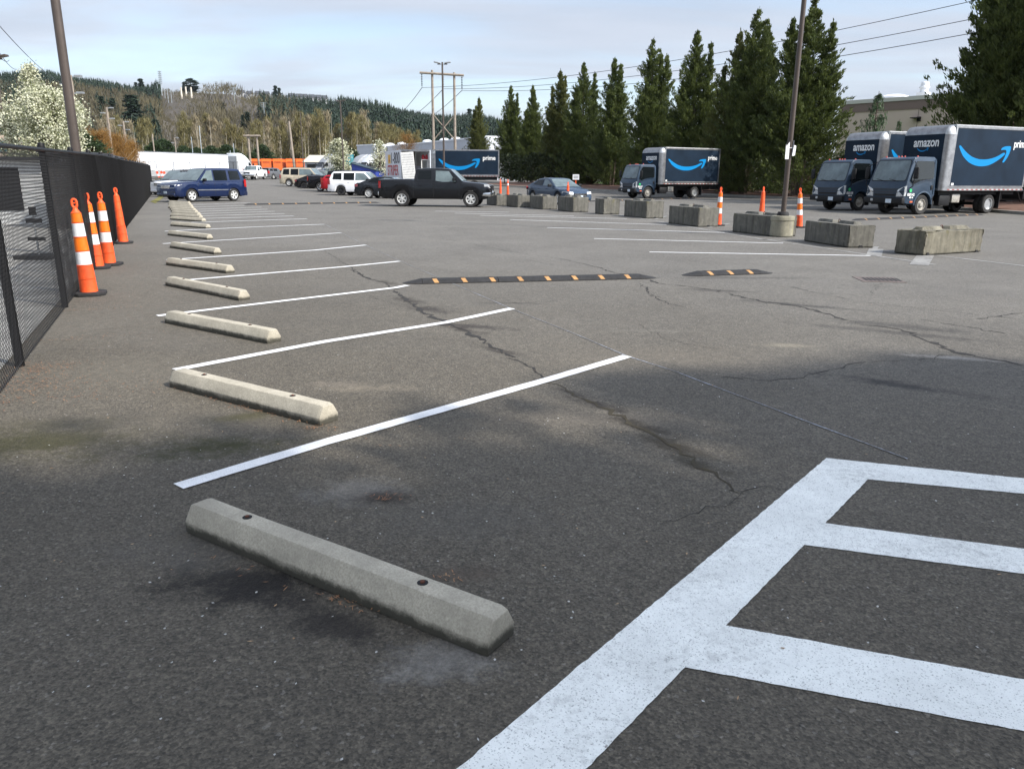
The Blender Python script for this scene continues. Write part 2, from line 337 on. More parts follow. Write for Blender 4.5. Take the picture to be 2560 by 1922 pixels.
m=MB(); rights=[]; h=.003
def q3(v): return (v.x,v.y,h)
for i,(a,b,c,d) in enumerate(bars):
    A,B,C_,D_=map(xy,(a,b,c,d)); d1=(B-A).normalized(); d2=(D_-C_).normalized()
    if i: A=isec(A,d1,R0,dr)
    C_=isec(C_,d2,R0,dr)
    poly(m,[A,A+d1*6,C_+d2*6,C_]); rights.append((A,C_))
Lend=L0+dl*3.2; Rend=R0+dr*3.2
seq=[rights[0][1],rights[1][0],rights[1][1],rights[2][0],rights[2][1],Rend]
poly(m,[L0,rights[0][1]]+seq[1:]+[Lend])
m.build('painted_hatching',FRESH,smooth=0,kind='structure')
# ---------------------------------------------------------------- cracks in the asphalt
CRK=mat('crack_fill',(.022,.020,.018),.95,var=.4,vs=30)
CRK2=mat('mossy_crack_fill',(.030,.024,.016),.95,col2=(.05,.04,.018),vs=25)
def crack(pts,w,mt=CRK,amp=.045):
    q=[P(*p) for p in pts]; out=[]; ws=[]
    for i,(a,b) in enumerate(zip(q,q[1:])):
        k=max(2,int((b-a).length/.07)); 
        for j in range(k):
            t=j/k; p=a.lerp(b,t); o=random.gauss(0,amp*.5); out.append((p.x+o,p.y+random.gauss(0,amp*.5),.0)); 
            wa=(w[i]+(w[i+1]-w[i])*t)*.62; ws.append(max(.003,wa*random.choice((.3,.6,.9,1.3,2.0))*random.uniform(.7,1.3)))
    out.append((q[-1].x,q[-1].y,0)); ws.append(.003); m=MB(); m.strip(out,ws,.0025); m.build('pavement_crack',mt,smooth=0,kind='structure')
crack([(760,582),(790,600),(835,612),(880,650),(920,678),(965,697),(1020,722),(1080,757),(1140,792),(1180,820)],[.02,.05,.04,.05,.09,.06,.06,.03,.02,.02])
crack([(1180,822),(1225,843),(1290,872),(1370,915),(1440,955),(1510,1000),(1545,1033),(1590,1060),(1607,1068)],[.02,.03,.04,.06,.06,.05,.05,.02,.01],CRK2)
crack([(1607,1066),(1600,1080),(1575,1088)],[.005,.005,.003]); crack([(1607,1064),(1650,1060),(1710,1053)],[.005,.005,.003])
crack([(1575,1088),(1540,1098),(1480,1112),(1420,1125)],[.006,.005,.004,.003])
crack([(700,540),(740,566),(790,600)],[.01,.015,.02])
crack([(1215,560),(1270,572),(1330,590),(1385,598),(1420,612),(1530,625),(1640,650),(1740,665),(1860,700),(1950,712),(2060,760),(2212,790)],[.015,.02,.04,.05,.03,.03,.05,.07,.03,.05,.08,.09])
crack([(1130,560),(1200,574),(1290,576)],[.01,.012,.01]); crack([(1385,612),(1400,632),(1440,655),(1480,664)],[.02,.03,.025,.01])
crack([(1710,620),(1760,632),(1880,640),(1900,612),(2060,603)],[.01,.012,.01,.01,.006]); crack([(1760,632),(1850,650),(2000,668),(2212,690)],[.01,.01,.012,.01])
crack([(1990,690),(2080,705),(2212,727)],[.012,.02,.02]); crack([(1555,815),(1680,822),(1790,802),(1850,783),(1960,780),(2050,768)],[.008,.012,.015,.012,.012,.008])
crack([(1550,755),(1440,735),(1380,700)],[.004,.006,.004]); crack([(800,640),(840,655),(900,660)],[.01,.01,.006]); crack([(2110,690),(2150,682),(2212,676)],[.03,.03,.02])
crack([(1030,655),(1120,655),(1200,650)],[.006,.01,.006]); crack([(880,505),(980,520),(1110,545),(1215,560)],[.01,.012,.014,.016])
# ---------------------------------------------------------------- litter
LIT=mat('dry_needles',(.20,.085,.045),.9,col2=(.33,.19,.10),vs=9)
def litter(name,spots,n,mt,ln=(.02,.07),wd=.005,**tg):
    V=[];Q=[];k=0
    for (x,y,rx,ry,a,cnt) in spots:
        q=P(x,y)
        for _ in range(cnt):
            u=random.gauss(0,rx/2); v=random.gauss(0,ry/2); ca,sa=math.cos(rad(a)),math.sin(rad(a)); c=Vector((q.x+u*ca-v*sa,q.y+u*sa+v*ca,q.z+.004+random.random()*.012))
            L_=random.uniform(*ln)/2; t=random.uniform(0,6.28); d=Vector((math.cos(t)*L_,math.sin(t)*L_,random.uniform(-.1,.3)*L_)); w=Vector((-d.y,d.x,0)).normalized()*wd*random.uniform(.6,1.6)
            V+= [tuple(c-d),tuple(c+w),tuple(c+d),tuple(c-w)]; Q.append((k,k+1,k+2,k+3)); k+=4
    for v in range(len(V)):
        if V[v][2]<.003: V[v]=(V[v][0],V[v][1],.003)
    link(name,fastmesh(name,V,Q,mt),**tg)
fd=113.6
litter('dry_needle_litter',[(12,868,.25,.9,fd,260),(55,830,.3,.5,fd,200),(95,795,.35,.25,20,240),(75,808,.4,.3,fd,160),(120,735,.12,.9,fd,120),(150,672,.1,.9,fd,120),(30,845,.2,.8,fd,200),
  (745,1303,.13,.04,-33,34),(560,890,.9,.05,-34,90),(690,925,.12,.06,0,40),(540,1240,.4,.05,-33,10),(440,712,.8,.04,-35,50),(960,1250,.08,.05,0,14),(835,1076,.12,.05,0,30)],0,LIT,(.012,.036),.0022,kind='stuff')
LEAFM=mat('dead_leaf',(.30,.17,.09),.85,col2=(.42,.30,.18),vs=12)
litter('dead_leaves',[(1000,1100,4,2.5,0,22),(300,1000,3,3,0,22),(1400,1300,3,2,0,12),(600,1400,3,1.5,0,16),(500,760,5,4,0,40)],0,LEAFM,(.010,.024),.0035,kind='stuff')
PEB=mat('pebble',(.45,.44,.41),.8,var=.4,vs=20)
litter('loose_grit',[(1000,1250,5,3,0,220),(300,1100,3,3,0,160),(500,760,6,4,0,160),(1700,900,5,4,0,160)],0,PEB,(.006,.014),.004,kind='stuff')
# ---------------------------------------------------------------- concrete
def concrete(name,c,streak=.0,dark=(.10,.095,.075),moss=(.12,.11,.045),foot=True,fz=.06):
    m=bpy.data.materials.new(name); m.use_nodes=True; nt=m.node_tree; b=nt.nodes['Principled BSDF']; L=nt.links
    tc=nd(nt,'ShaderNodeTexCoord'); O=tc.outputs['Object']
    def noise(s,d=5,r=.65,sc=None):
        n=nd(nt,'ShaderNodeTexNoise'); n.inputs['Scale'].default_value=s; n.inputs['Detail'].default_value=d; n.inputs['Roughness'].default_value=r
        if sc: mp=nd(nt,'ShaderNodeMapping'); mp.inputs['Scale'].default_value=sc; L.new(O,mp.inputs[0]); L.new(mp.outputs[0],n.inputs[0])
        else: L.new(O,n.inputs[0])
        return n.outputs['Fac']
    def mix(f,a,bc,mode='MIX'):
        n=nd(nt,'ShaderNodeMix',data_type='RGBA',blend_type=mode); L.new(f,n.inputs[0]) if not isinstance(f,float) else setattr(n.inputs[0],'default_value',f)
        for i,q in ((6,a),(7,bc)):
            if isinstance(q,tuple): n.inputs[i].default_value=(*q,1)
            else: L.new(q,n.inputs[i])
        return n.outputs[2]
    def rng_(f,a,bb,k=1.0):
        r=nd(nt,'ShaderNodeMapRange',interpolation_type='SMOOTHSTEP'); L.new(f,r.inputs[0]); r.inputs[1].default_value=a; r.inputs[2].default_value=bb; r.inputs[4].default_value=k; return r.outputs[0]
    col=mix(rng_(noise(6),.3,.7),tuple(x*.8 for x in c),tuple(x*1.15 for x in c))
    col=mix(rng_(noise(110,3,.85),.38,.66,.6),col,tuple(x*.55 for x in c))
    col=mix(rng_(noise(9,6,.8,(1,1,1.6)),.50,.72,.5),col,tuple(x*.66 for x in c))
    col=mix(rng_(noise(15,4,.7),.62,.70,.45),col,tuple(min(.8,x*1.4) for x in c))
    if streak:
        col=mix(rng_(noise(2.4,7,.75,(1.9,1.9,.22)),.40,.72,streak),col,dark)
        col=mix(rng_(noise(2.3,5,.7,(2.2,2.2,.6)),.55,.72,.75),col,moss)
        col=mix(rng_(noise(3,6,.8),.56,.68,.55),col,tuple(x*1.35 for x in c))
    if foot:  # dark band along the base: shade painted into the concrete colour
        sx=nd(nt,'ShaderNodeSeparateXYZ'); L.new(O,sx.inputs[0]); ad=nd(nt,'ShaderNodeMath',operation='MULTIPLY_ADD'); L.new(noise(7,6,.8),ad.inputs[0]); ad.inputs[1].default_value=-fz*1.3; L.new(sx.outputs['Z'],ad.inputs[2])
        r=nd(nt,'ShaderNodeMapRange',interpolation_type='SMOOTHSTEP'); L.new(ad.outputs[0],r.inputs[0]); r.inputs[1].default_value=-fz*.35; r.inputs[2].default_value=fz*.22; r.inputs[3].default_value=.92; r.inputs[4].default_value=0
        col=mix(r.outputs[0],col,(.036,.034,.024))
    L.new(col,b.inputs['Base Color']); b.inputs['Roughness'].default_value=.9
    n=noise(60,6,.8); bp=nd(nt,'ShaderNodeBump'); bp.inputs['Strength'].default_value=.5; bp.inputs['Distance'].default_value=.006; L.new(n,bp.inputs['Height']); L.new(bp.outputs[0],b.inputs['Normal'])
    return m
CSTOP=concrete('wheel_stop_concrete',(.44,.40,.315),fz=.07)
CBLK=concrete('block_concrete',(.155,.148,.125),.85,dark=(.032,.030,.026),fz=.05)
CBLK2=concrete('mossy_block_concrete',(.20,.185,.14),.85,dark=(.04,.036,.026),moss=(.12,.105,.035),fz=.06)
CPOLE=concrete('pole_base_concrete',(.30,.28,.21),.45,moss=(.17,.16,.05),fz=.05)
RUST=mat('rusty_pin',(.10,.035,.018),.8,var=.3,vs=40)
# ---------------------------------------------------------------- wheel stops
def stop_mesh(L_):
    m=MB(); e=.035
    def sec(x,k): return [(x,-.085,0),(x,-.085,.05),(x,-.045*k,.125),(x,.045*k,.125),(x,.085,.05),(x,.085,0)]
    vs=[];xs=[-L_/2,-L_/2+.03]+[-L_/2+.03+(L_-.06)*i/10 for i in range(1,10)]+[L_/2-.03,L_/2]
    for i,x in enumerate(xs):
        s=sec(x,1)
        if i in(0,len(xs)-1): s=[(px,py*.94,pz*.93 if pz>.06 else pz) for px,py,pz in s]
        else: s=[(px,py+random.uniform(-.0015,.0015),pz+(random.uniform(-.0015,.0015) if pz else 0)) for px,py,pz in s]
        vs+=s
    n=6;fs=[]
    for j in range(len(xs)-1):
        for i in range(n): fs.append((j*n+i,j*n+(i+1)%n,(j+1)*n+(i+1)%n,(j+1)*n+i))
    fs+=[(5,4,3,2,1,0),tuple((len(xs)-1)*n+i for i in range(6))]
    return m.add(vs,fs)
ST=[((400,1149),(1052,1421)),((365,836),(690,921)),((355,698),(577,743)),((356,617),(515,650)),((358,573),(488,591)),((356,534),(462,550)),((357,508),(447,518)),
 ((357,489),(445,494.5)),((360,474),(436,480)),((361,467.5),(430,472.5)),((361,461.5),(426,466.5)),((362,456.5),(421,461)),((362,452),(417,456.5)),((362,448),(413,452.5)),((363,444.5),(411,448.5)),((363,441),(408,444.5)),((364,437),(406,440.5))]
ordn=['nearest','second','third','fourth','fifth','sixth','seventh','eighth','ninth','tenth','eleventh','twelfth','thirteenth','fourteenth','fifteenth','sixteenth','seventeenth']
GS='concrete wheel stops along the fence side bays'
for i,(a,b) in enumerate(ST):
    A=P(*a);B=P(*b); d=B-A; L_=max(1.6,min(2.0,d.length)); ang=math.atan2(d.y,d.x)
    if i>6: ang=rad(-38)+random.uniform(-.03,.03)
    A=B-Vector((math.cos(ang),math.sin(ang),0))*L_
    c=(A+B)/2+Vector((-math.sin(ang),math.cos(ang),0))*.085
    lab={0:'largest nearest concrete wheel stop lying in the shade with painted shade along its foot',1:'concrete wheel stop with sunlit right end behind the nearest one'}.get(i,'grey concrete wheel stop, %s in the row counting from the camera'%ordn[i])
    e=empty('wheel_stop',(c.x,c.y,0.001),ang,lab,'wheel stop',GS)
    if i<4: stop_mesh(L_).build('concrete_bar',CSTOP,e,smooth=25,bevel=.004)
    else:
        if i==4: SM=stop_mesh(1.8).mesh('concrete_bar',CSTOP,25,.006)
        o=link('concrete_bar',SM,e); o.scale=(L_/1.8,1,1)
    if i<5:
        for s in(-.3,.29):
            MB().lathe([(.0,0.119),(.021,.119),(.021,.1268),(.012,.1272)],10).build('drill_hole',DARK,e,loc=(L_*s,.004,0))
            MB().lathe([(.008,.12),(.010,.129),(.0085,.133),(.004,.1345)],8).build('steel_pin',RUST,e,loc=(L_*s,.004,0))
# ---------------------------------------------------------------- speed bumps
BRUB=mat('speed_bump_rubber',(.018,.0175,.018),.8,var=.35,vs=12,bump=.5,bs=120)
YSTR=mat('yellow_stripe_inlay',(.38,.205,.075),.6,var=.2,vs=14)
def bump(a,b,nmod,stripes,label,w=.30,h=.062):
    A=P(*a);B=P(*b);d=B-A;L_=d.length;ang=math.atan2(d.y,d.x); e=empty('speed_bump',((A.x+B.x)/2,(A.y+B.y)/2,0.002),ang,label,'speed bump','rubber speed bumps across the lanes')
    capl=.28; ml=(L_-2*capl)/nmod
    prof=[(-w/2,0),(-w/2,.012),(-w*.36,h*.72),(-w*.18,h),(w*.18,h),(w*.36,h*.72),(w/2,.012),(w/2,0)]
    for i in range(nmod):
        x0=-L_/2+capl+i*ml+.004; x1=x0+ml-.008; m=MB(); m.prism([(y,z) for y,z in prof],x0,x1,'x'); m.build('rubber_section',BRUB,e,smooth=40)
    for s in(-1,1):
        m=MB(); vs=[];fs=[]; K_=6
        for j in range(K_+1):
            t=j/K_; q=math.sqrt(max(0,1-t*t*.92)); x=s*(L_/2-capl+t*capl)
            vs+=[(x,y*q,max(0.001,z*(1-t*.95)) if z else 0) for y,z in prof]
        for j in range(K_):
            for i2 in range(7): fs.append((j*8+i2,j*8+i2+1,(j+1)*8+i2+1,(j+1)*8+i2))
        fs.append(tuple(range(K_*8,K_*8+8)))
        m.add(vs,fs).build('end_cap',BRUB,e,smooth=40)
    for k in range(stripes):
        x=-L_/2+capl+(L_-2*capl)*(k+.5)/stripes; 
        m=MB(); sw=.034; hh=.003
        for sgn in (-1,1):
            m=MB(); pr=[(sgn*y,z) for y,z in prof[:5]]; vs=[]
            for (y,z),o in zip(pr[1:4],(0,-.02*1,-.03)):
                vs+=[(x-sw+o-.01*(y*0),y*1.0,z+hh),(x+sw+o,y,z+hh)]
            m.add(vs,[(0,1,3,2),(2,3,5,4)]); m.build('yellow_marking',YSTR,e,smooth=0)
bump((870,612),(1416,600),3,8,'long black rubber speed bump with orange stripes in the open lane nearest the camera')
bump((1474,595.5),(1666,589.5),1,3,'short black rubber speed bump right of the longest one')
bump((525,443),(821,438.6),5,10,'rubber speed bump behind the far end of the bay lines')
bump((530,410.6),(667,409.7),4,9,'thin far speed bump right of the blue SUV')
bump((1842,476.7),(2122,464.7),4,11,'rubber speed bump in front of the two parked delivery trucks')
bump((1250,436.5),(1500,429.0),5,11,'rubber speed bump seen between the blocks and the single delivery truck')
# ---------------------------------------------------------------- concrete blocks
BL=[((1047.8,441.6),(1072.4,444.8),(1088,444),421.8),((1088,447.3),(1118.3,449),(1137,447.3),422.6),((1137.5,451.8),(1171.9,452.9),(1195.5,451.8),424.4),((1196,456.8),(1237.5,458.6),(1263.3,456.6),426.6),
 ((1277,461.6),(1303,463.6),(1333.3,461.8),429.9),((1341.6,467.1),(1395.2,472.2),(1424.8,469.9),435.3),((1438.4,481.3),(1507.3,490.6),(1537.5,487.8),449.1),((1565.9,499.6),(1668.8,511.5),(1694,508.5),467.9),
 ((1719.4,518.0),(1830.2,535.8),(1867,533.2),486.9),((1949.5,545.5),(1993.1,552.8),(2118,544.5),500)]
BLN=['concrete block nearest the black pickup, first of the row','second concrete block from the black pickup','third concrete block from the black pickup, below the blue sedan','concrete block with the orange post behind it, below the blue sedan hood','narrow concrete block standing alone after a gap, right of the blue sedan',
 'concrete block in front of the single delivery truck rear wheel','concrete block left of the striped white and orange marker post','dark concrete block touching the round pole base','long concrete block with lifting loop right of the pole base','mossy chipped concrete block at the right end, turned to face the camera']
GB='concrete blocks lined up along the lane'
for i,(a,b,c,ty) in enumerate(BL):
    A,B,C=P(*a),P(*b),P(*c); u=B-A
    if i<8:
        th=rad(-70+ i*0)  # the row runs from far left to near right
        lat=(B-A).length
    if i==9:
        ax=(C-B).normalized(); L_=(C-B).length; q=Vector((-ax.y,ax.x,0)); W=max(.55,abs((A-B).dot(q))); cen=B+ax*L_/2+q*W/2; ang=math.atan2(ax.y,ax.x)
    else:
        ax=(C-B); ax.z=0; W=min(.75,max(.5,ax.length)); 
        rowdir=Vector((.30,-.954,0)) if i<6 else Vector(((B-A).x,(B-A).y,0)).normalized()
        if i<8: rowdir=Vector((.30,-.954,0)).normalized()
        q=Vector((-rowdir.y,rowdir.x,0)); 
        # length from the pixel width of the long face
        vd=Vector((B.x,B.y,0)).normalized(); pl=Vector((-vd.y,vd.x,0)); wpx=abs((B-A).dot(pl)); L_=min(1.95,max(.9,wpx/max(.2,abs(rowdir.dot(pl)))))
        if i in(1,2,3,5,6,7,8): L_=max(L_,1.45)
        cen=B-rowdir*L_/2+q*W/2; ang=math.atan2(rowdir.y,rowdir.x)
        if i==4: L_=.9; cen=B-rowdir*L_/2+q*W/2
    dB=(Vector((B.x,B.y,HC))-Vector((0,0,HC))).length; hpt=at(b[0],ty,B.y).z; H_=max(.5,min(.72,hpt))
    e=empty('concrete_block',(cen.x,cen.y,.001),ang,BLN[i],'concrete block',GB)
    m=MB(); nx,nz=10,5; hx,hy=L_/2,W/2; rough=.004 if i<9 else .007
    rs=random.Random(i*7+3)
    # body: box with a chamfer groove at the foot ends
    bm=bmesh.new(); bmesh.ops.create_cube(bm,size=1); bmesh.ops.scale(bm,vec=(L_,W,H_),verts=bm.verts); bmesh.ops.translate(bm,vec=(0,0,H_/2),verts=bm.verts)
    bmesh.ops.bevel(bm,geom=list(bm.edges),offset=.022,segments=1,affect='EDGES')
    bmesh.ops.subdivide_edges(bm,edges=list(bm.edges),cuts=5,use_grid_fill=True)
    for v in bm.verts:
        edge=sum((abs(abs(v.co.x)-hx)<.03,abs(abs(v.co.y)-hy)<.03,abs(v.co.z-H_)<.03))
        k=rough*(1+ (1.3 if edge>=2 else 0))
        f=lambda s:(rs.random()-.5)*2*k*s
        v.co.x+=f(1) if abs(v.co.x)>hx*.9 else 0; v.co.y+=f(1) if abs(v.co.y)>hy*.9 else 0
        if v.co.z>.05: v.co.z+=f(.8)
        else: v.co.z=max(0,v.co.z)
    me=bpy.data.meshes.new('concrete_body'); bm.to_mesh(me); bm.free(); me.polygons.foreach_set('use_smooth',[True]*len(me.polygons)); me.set_sharp_from_angle(angle=rad(28)); me.materials.append(CBLK2 if i==9 else CBLK)
    link('concrete_body',me,e)
    kw=.13
    for s in((-1,1) if L_>1.2 else (1,)):
        kl=L_*.36 if L_>1.2 else L_*.5; kc=s*L_*.23 if L_>1.2 else 0
        m=MB(); k0=[(-kl/2,-kw),(kl/2,-kw),(kl/2,kw),(-kl/2,kw)]; k1=[(-kl/2+.06,-kw+.05),(kl/2-.06,-kw+.05),(kl/2-.06,kw-.05),(-kl/2+.06,kw-.05)]
        m.add([(kc+x,y,H_-.012) for x,y in k0]+[(kc+x,y,H_+.065+rs.random()*.01) for x,y in k1],[(0,1,2,3),(7,6,5,4)]+[(j,(j+1)%4,4+(j+1)%4,4+j) for j in range(4)])
        m.build('top_key',CBLK2 if i==9 else CBLK,e,smooth=20,bevel=.012)
    m=MB(); m.prism([(-.06,0),(.06,0),(.035,.055),(-.035,.055)],hx-.03,hx+.018,'x'); m.build('foot_notch',DARK,e,smooth=0)
    if i==9:
        m=MB(); m.prism([(-hx+.10,0),(-hx+.2,0),(-hx+.17,.06),(-hx+.12,.06)],-hy-.018,-hy+.03,'y'); m.prism([(hx-.22,0),(hx-.12,0),(hx-.14,.05),(hx-.2,.05)],-hy-.018,-hy+.03,'y'); m.build('foot_notch',DARK,e,smooth=0)
    if i>=6:
        m=MB(); pts=[(math.cos(t)*.05,0,H_+math.sin(t)*.085) for t in [math.pi*j/8 for j in range(9)]]; m.path(pts,.008,6); m.build('lifting_loop',RUST,e,loc=(0,0,0))
# ---------------------------------------------------------------- orange marker posts
def post_parts(plain=False):
    P_={}
    z=[.045,.24,.43,.62,.80,.98,1.08]; r=[.108,.100,.090,.081,.073,.066,.060]
    segs=[]
    for i in range(6 if plain else 6):
        segs.append((z[i],z[i+1] if i<5 else 1.08,r[i],r[i]-.012))
    return segs
CACHE={}
def marker(x,y,style,label,lean=(0,0),h=None,loc=None,rz=.4,s=1.0,base=True):
    p=P(x,y) if loc is None else Vector(loc)
    e=empty('marker_post',(p.x,p.y,p.z+.002),rz,label,'marker post','orange marker posts'); e.scale=(s,s,s)
    if 'base' not in CACHE:
        o8=[(.2*a,.2*b) for a,b in((-1,-.55),(-.55,-1),(.55,-1),(1,-.55),(1,.55),(.55,1),(-.55,1),(-1,.55))]
        m=MB(); m.prism(o8,0,.045,'z'); CACHE['base']=m.mesh('rubber_base',BRUB,30,.008)
        segz=[.04,.22,.40,.58,.76,.94,1.06]; rr=[.107,.101,.088,.082,.073,.066,.060]
        m=MB(); prof=[(rr[0],segz[0])]
        for i in range(6):
            r0=rr[i]; prof+=[(r0,segz[i]),(r0-.007,segz[i+1]-.012),(r0-.002,segz[i+1]-.006),(r0-.012,segz[i+1])]
        prof+=[(.045,1.075),(.03,1.10),(.026,1.12)]
        m.lathe(prof,18); CACHE['post']=m.mesh('post_tube',ORANGE,40)
        for nm,(a,b,ra,rb),mt in (('sleeve_a',(.40,.565,.0905,.083),WHITER),('sleeve_b',(.58,.745,.084,.0755),ORANGE2),('sleeve_c',(.76,.925,.0755,.069),WHITER),('sleeve_d',(.94,1.05,.068,.0615),ORANGE2)):
            m=MB(); m.lathe([(ra-.004,a),(ra,a),(rb,b),(rb-.004,b)],18); CACHE[nm]=m.mesh('reflective_sleeve',mt,40)
        m=MB(); pts=[]
        for j in range(15):
            t=2*math.pi*j/14; pts.append((math.sin(t)*(.034+.006*math.cos(2*t)),0,1.175-math.cos(t)*.052))
        m.path(pts,.015,8); m.tube((-.03,0,1.178),(.03,0,1.178),.008,.008,6); CACHE['handle']=m.mesh('loop_handle',ORANGE,50)
    if base: link('rubber_base',CACHE['base'],e)
    t=link('post_tube',CACHE['post'],e); t.rotation_euler=(rad(lean[0]),rad(lean[1]),0)
    g=link('loop_handle',CACHE['handle'],e); g.rotation_euler=t.rotation_euler
    if style=='striped':
        for nm in('sleeve_a','sleeve_b','sleeve_c','sleeve_d'):
            k=link('reflective_sleeve',CACHE[nm],e); k.rotation_euler=t.rotation_euler
    if style=='mark':
        k=link('reflective_sleeve',CACHE['sleeve_c'],e); k.rotation_euler=t.rotation_euler
marker(194,637,'striped','white striped orange marker post nearest the camera beside the fence',(0,-1.5))
marker(211,580,'striped','white striped orange post standing closest to the mesh, between two striped posts',(0,-1))
marker(237,573,'striped','white striped orange post with square handle, third from the camera by the fence',(0,-.5),rz=.2)
marker(267,526,'plain','plain orange marker post without white bands beside the fence',(0,-1.5))
marker(1081,420,'plain','plain orange marker post right of the black pickup nose',loc=tuple(P(1081,420)))
marker(1097,422,'mark','orange marker post with one pale band behind the first blocks',loc=tuple(P(1097,422)))
marker(1226,443,'plain','plain orange marker post standing in front of the blue sedan',loc=tuple(P(1226,443)))
marker(1551,488,'striped','white striped orange marker post in the gap between two blocks',(0,.5))
marker(1643,482,'plain','plain orange marker post behind the block left of the brown pole',loc=tuple(P(1643,482)))
marker(1724,490,'striped','leaning striped orange marker post just right of the brown pole',(0,-4),loc=tuple(P(1726,492)),rz=0)
# ---------------------------------------------------------------- light poles
def light_pole(loc,h,r,label,head=2,cat='light pole',taper=.8,rz=0,pale_head=False,base=None):
    e=empty('light_pole',loc,rz,label,cat)
    MB().tube((0,0,0),(0,0,h),r,r*taper,14).build('pole_shaft',BROWNP,e)
    if head:
        for s in((-1,1) if head==2 else (1,)):
            m=MB(); m.box(.1 if s>0 else -.1,s*.35,-.03,.03,h-.16,h-.10); m.build('head_arm',BROWNP,e)
            m=MB(); m.prism([(s*.16,h-.02),(s*.58,h+.06),(s*.60,h-.02),(s*.16,h-.10)],-.14,.14); m.build('lamp_head',BROWNP if not pale_head else STEEL,e,bevel=.012)  # steel-coloured head in place of the brown one
    return e
g=P(1695,513)
e=light_pole((g.x,g.y+.3,0),11.5,.070,'tall brown light pole on a round concrete base with papers tied to it',2)
MB().lathe([(.30,0),(.305,.1),(.30,.42),(.315,.44),(.315,.52),(.30,.555),(.0,.56)],28).build('concrete_base',CPOLE,e,smooth=30)
MB().lathe([(.155,.555),(.155,.60),(.14,.64),(.13,.66),(.0,.665)],18).build('base_cover',BRUB,e,smooth=30)
PAP=mat('white_paper',(.75,.76,.78),.7,var=.06,vs=5)
m=MB(); m.add([(-.13,-.12,2.02),(-.03,-.10,2.02),(-.04,-.10,2.46),(-.14,-.13,2.34)],[(0,1,2,3)]); m.add([(-.132,-.10,2.02),(-.075,.02,2.04),(-.08,.02,2.44),(-.142,-.11,2.34)],[(0,1,2,3)])
o=m.build('tied_paper_sign',PAP,smooth=0,loc=(g.x,g.y+.3,0),label='white papers tied round the brown pole above the blocks, left sheets',cat='paper sign',group='papers tied to the pole')
m=MB(); m.add([(.05,-.11,2.10),(.13,-.09,2.12),(.15,-.06,2.36),(.08,-.10,2.38)],[(0,1,2,3)]); m.add([(.075,-.07,2.16),(.09,.05,2.16),(.10,.05,2.5),(.085,-.07,2.5)],[(0,1,2,3)])
m.build('tied_paper_sign',PAP,smooth=0,loc=(g.x,g.y+.3,0),label='white folded paper on the right side of the brown pole',cat='paper sign',group='papers tied to the pole')
MB().lathe([(.074,2.30),(.079,2.30),(.079,2.32),(.074,2.32)],14).build('cable_tie',PAP,e)
Y=14.6; f=foot(172,Y); light_pole((f.x,f.y,0),10.5,.088,'thick brown light pole rising behind the fence at left',2,taper=.72)
f=foot(959.5,58); light_pole((f.x,f.y,0),at(959,135,58).z,.075,'brown double headed light pole rising behind the black pickup',2,taper=.85,pale_head=True)
f=foot(743,88); light_pole(f,at(743,217,88).z-f.z,.085,'dark light pole behind the white SUV roof',2,taper=.85)
f=foot(657,108); light_pole(f,at(657,243,108).z-f.z,.085,'thin dark pole beside the orange trailers',0,taper=.6)
f=foot(28,36); light_pole((f.x,f.y,0),6.5,.08,'dark lamp pole at the left edge behind the blossom tree',1,rz=0,taper=.6)
# ---------------------------------------------------------------- chain link fence with privacy mesh
FW=mat('black_vinyl_wire',(.006,.006,.0065),.6,spec=.2)
FW.node_tree.nodes['Material Output']; _d=nd(FW.node_tree,'ShaderNodeBsdfDiffuse'); _d.inputs[0].default_value=(.045,.045,.047,1); FW.node_tree.links.new(_d.outputs[0],FW.node_tree.nodes['Material Output'].inputs['Surface'])
FP=mat('black_fence_pipe',(.006,.006,.0065),.55,spec=.25)
def screenmat(name,dens,col=(.011,.0115,.013)):
    m=bpy.data.materials.new(name); m.use_nodes=True; nt=m.node_tree; b=nt.nodes['Principled BSDF']; L=nt.links; out=nt.nodes['Material Output']
    b.inputs['Base Color'].default_value=(*col,1); b.inputs['Roughness'].default_value=.95; b.inputs['Specular IOR Level'].default_value=.05
    tc=nd(nt,'ShaderNodeTexCoord'); n=nd(nt,'ShaderNodeTexNoise'); n.inputs['Scale'].default_value=1.2; n.inputs['Detail'].default_value=5; mp=nd(nt,'ShaderNodeMapping'); mp.inputs['Scale'].default_value=(1.6,1.6,.35); L.new(tc.outputs['Object'],mp.inputs[0]); L.new(mp.outputs[0],n.inputs[0])
    r=nd(nt,'ShaderNodeMapRange'); L.new(n.outputs['Fac'],r.inputs[0]); r.inputs[1].default_value=.35; r.inputs[2].default_value=.65; r.inputs[3].default_value=dens-.25; r.inputs[4].default_value=min(1,dens+.25)
    wv=nd(nt,'ShaderNodeTexWave'); wv.bands_direction='Z'; wv.inputs['Scale'].default_value=4.5; wv.inputs['Distortion'].default_value=4; wv.inputs['Detail'].default_value=2; wv.inputs['Detail Scale'].default_value=.6; L.new(mp.outputs[0],wv.inputs[0]); wr=nd(nt,'ShaderNodeMapRange'); L.new(wv.outputs['Fac'],wr.inputs[0]); wr.inputs[3].default_value=.45; wr.inputs[4].default_value=1.35; wm=nd(nt,'ShaderNodeMath',operation='MULTIPLY'); wm.use_clamp=True; L.new(r.outputs[0],wm.inputs[0]); L.new(wr.outputs[0],wm.inputs[1]); r=wm  # wavy density bands stand in for highlights on the mesh ripples
    t=nd(nt,'ShaderNodeBsdfTransparent'); mx=nd(nt,'ShaderNodeMixShader'); L.new(r.outputs[0],mx.inputs[0]); df=nd(nt,'ShaderNodeBsdfDiffuse'); df.inputs[0].default_value=(*col,1); L.new(t.outputs[0],mx.inputs[1]); L.new(df.outputs[0],mx.inputs[2]); L.new(mx.outputs[0],out.inputs['Surface'])
    return m
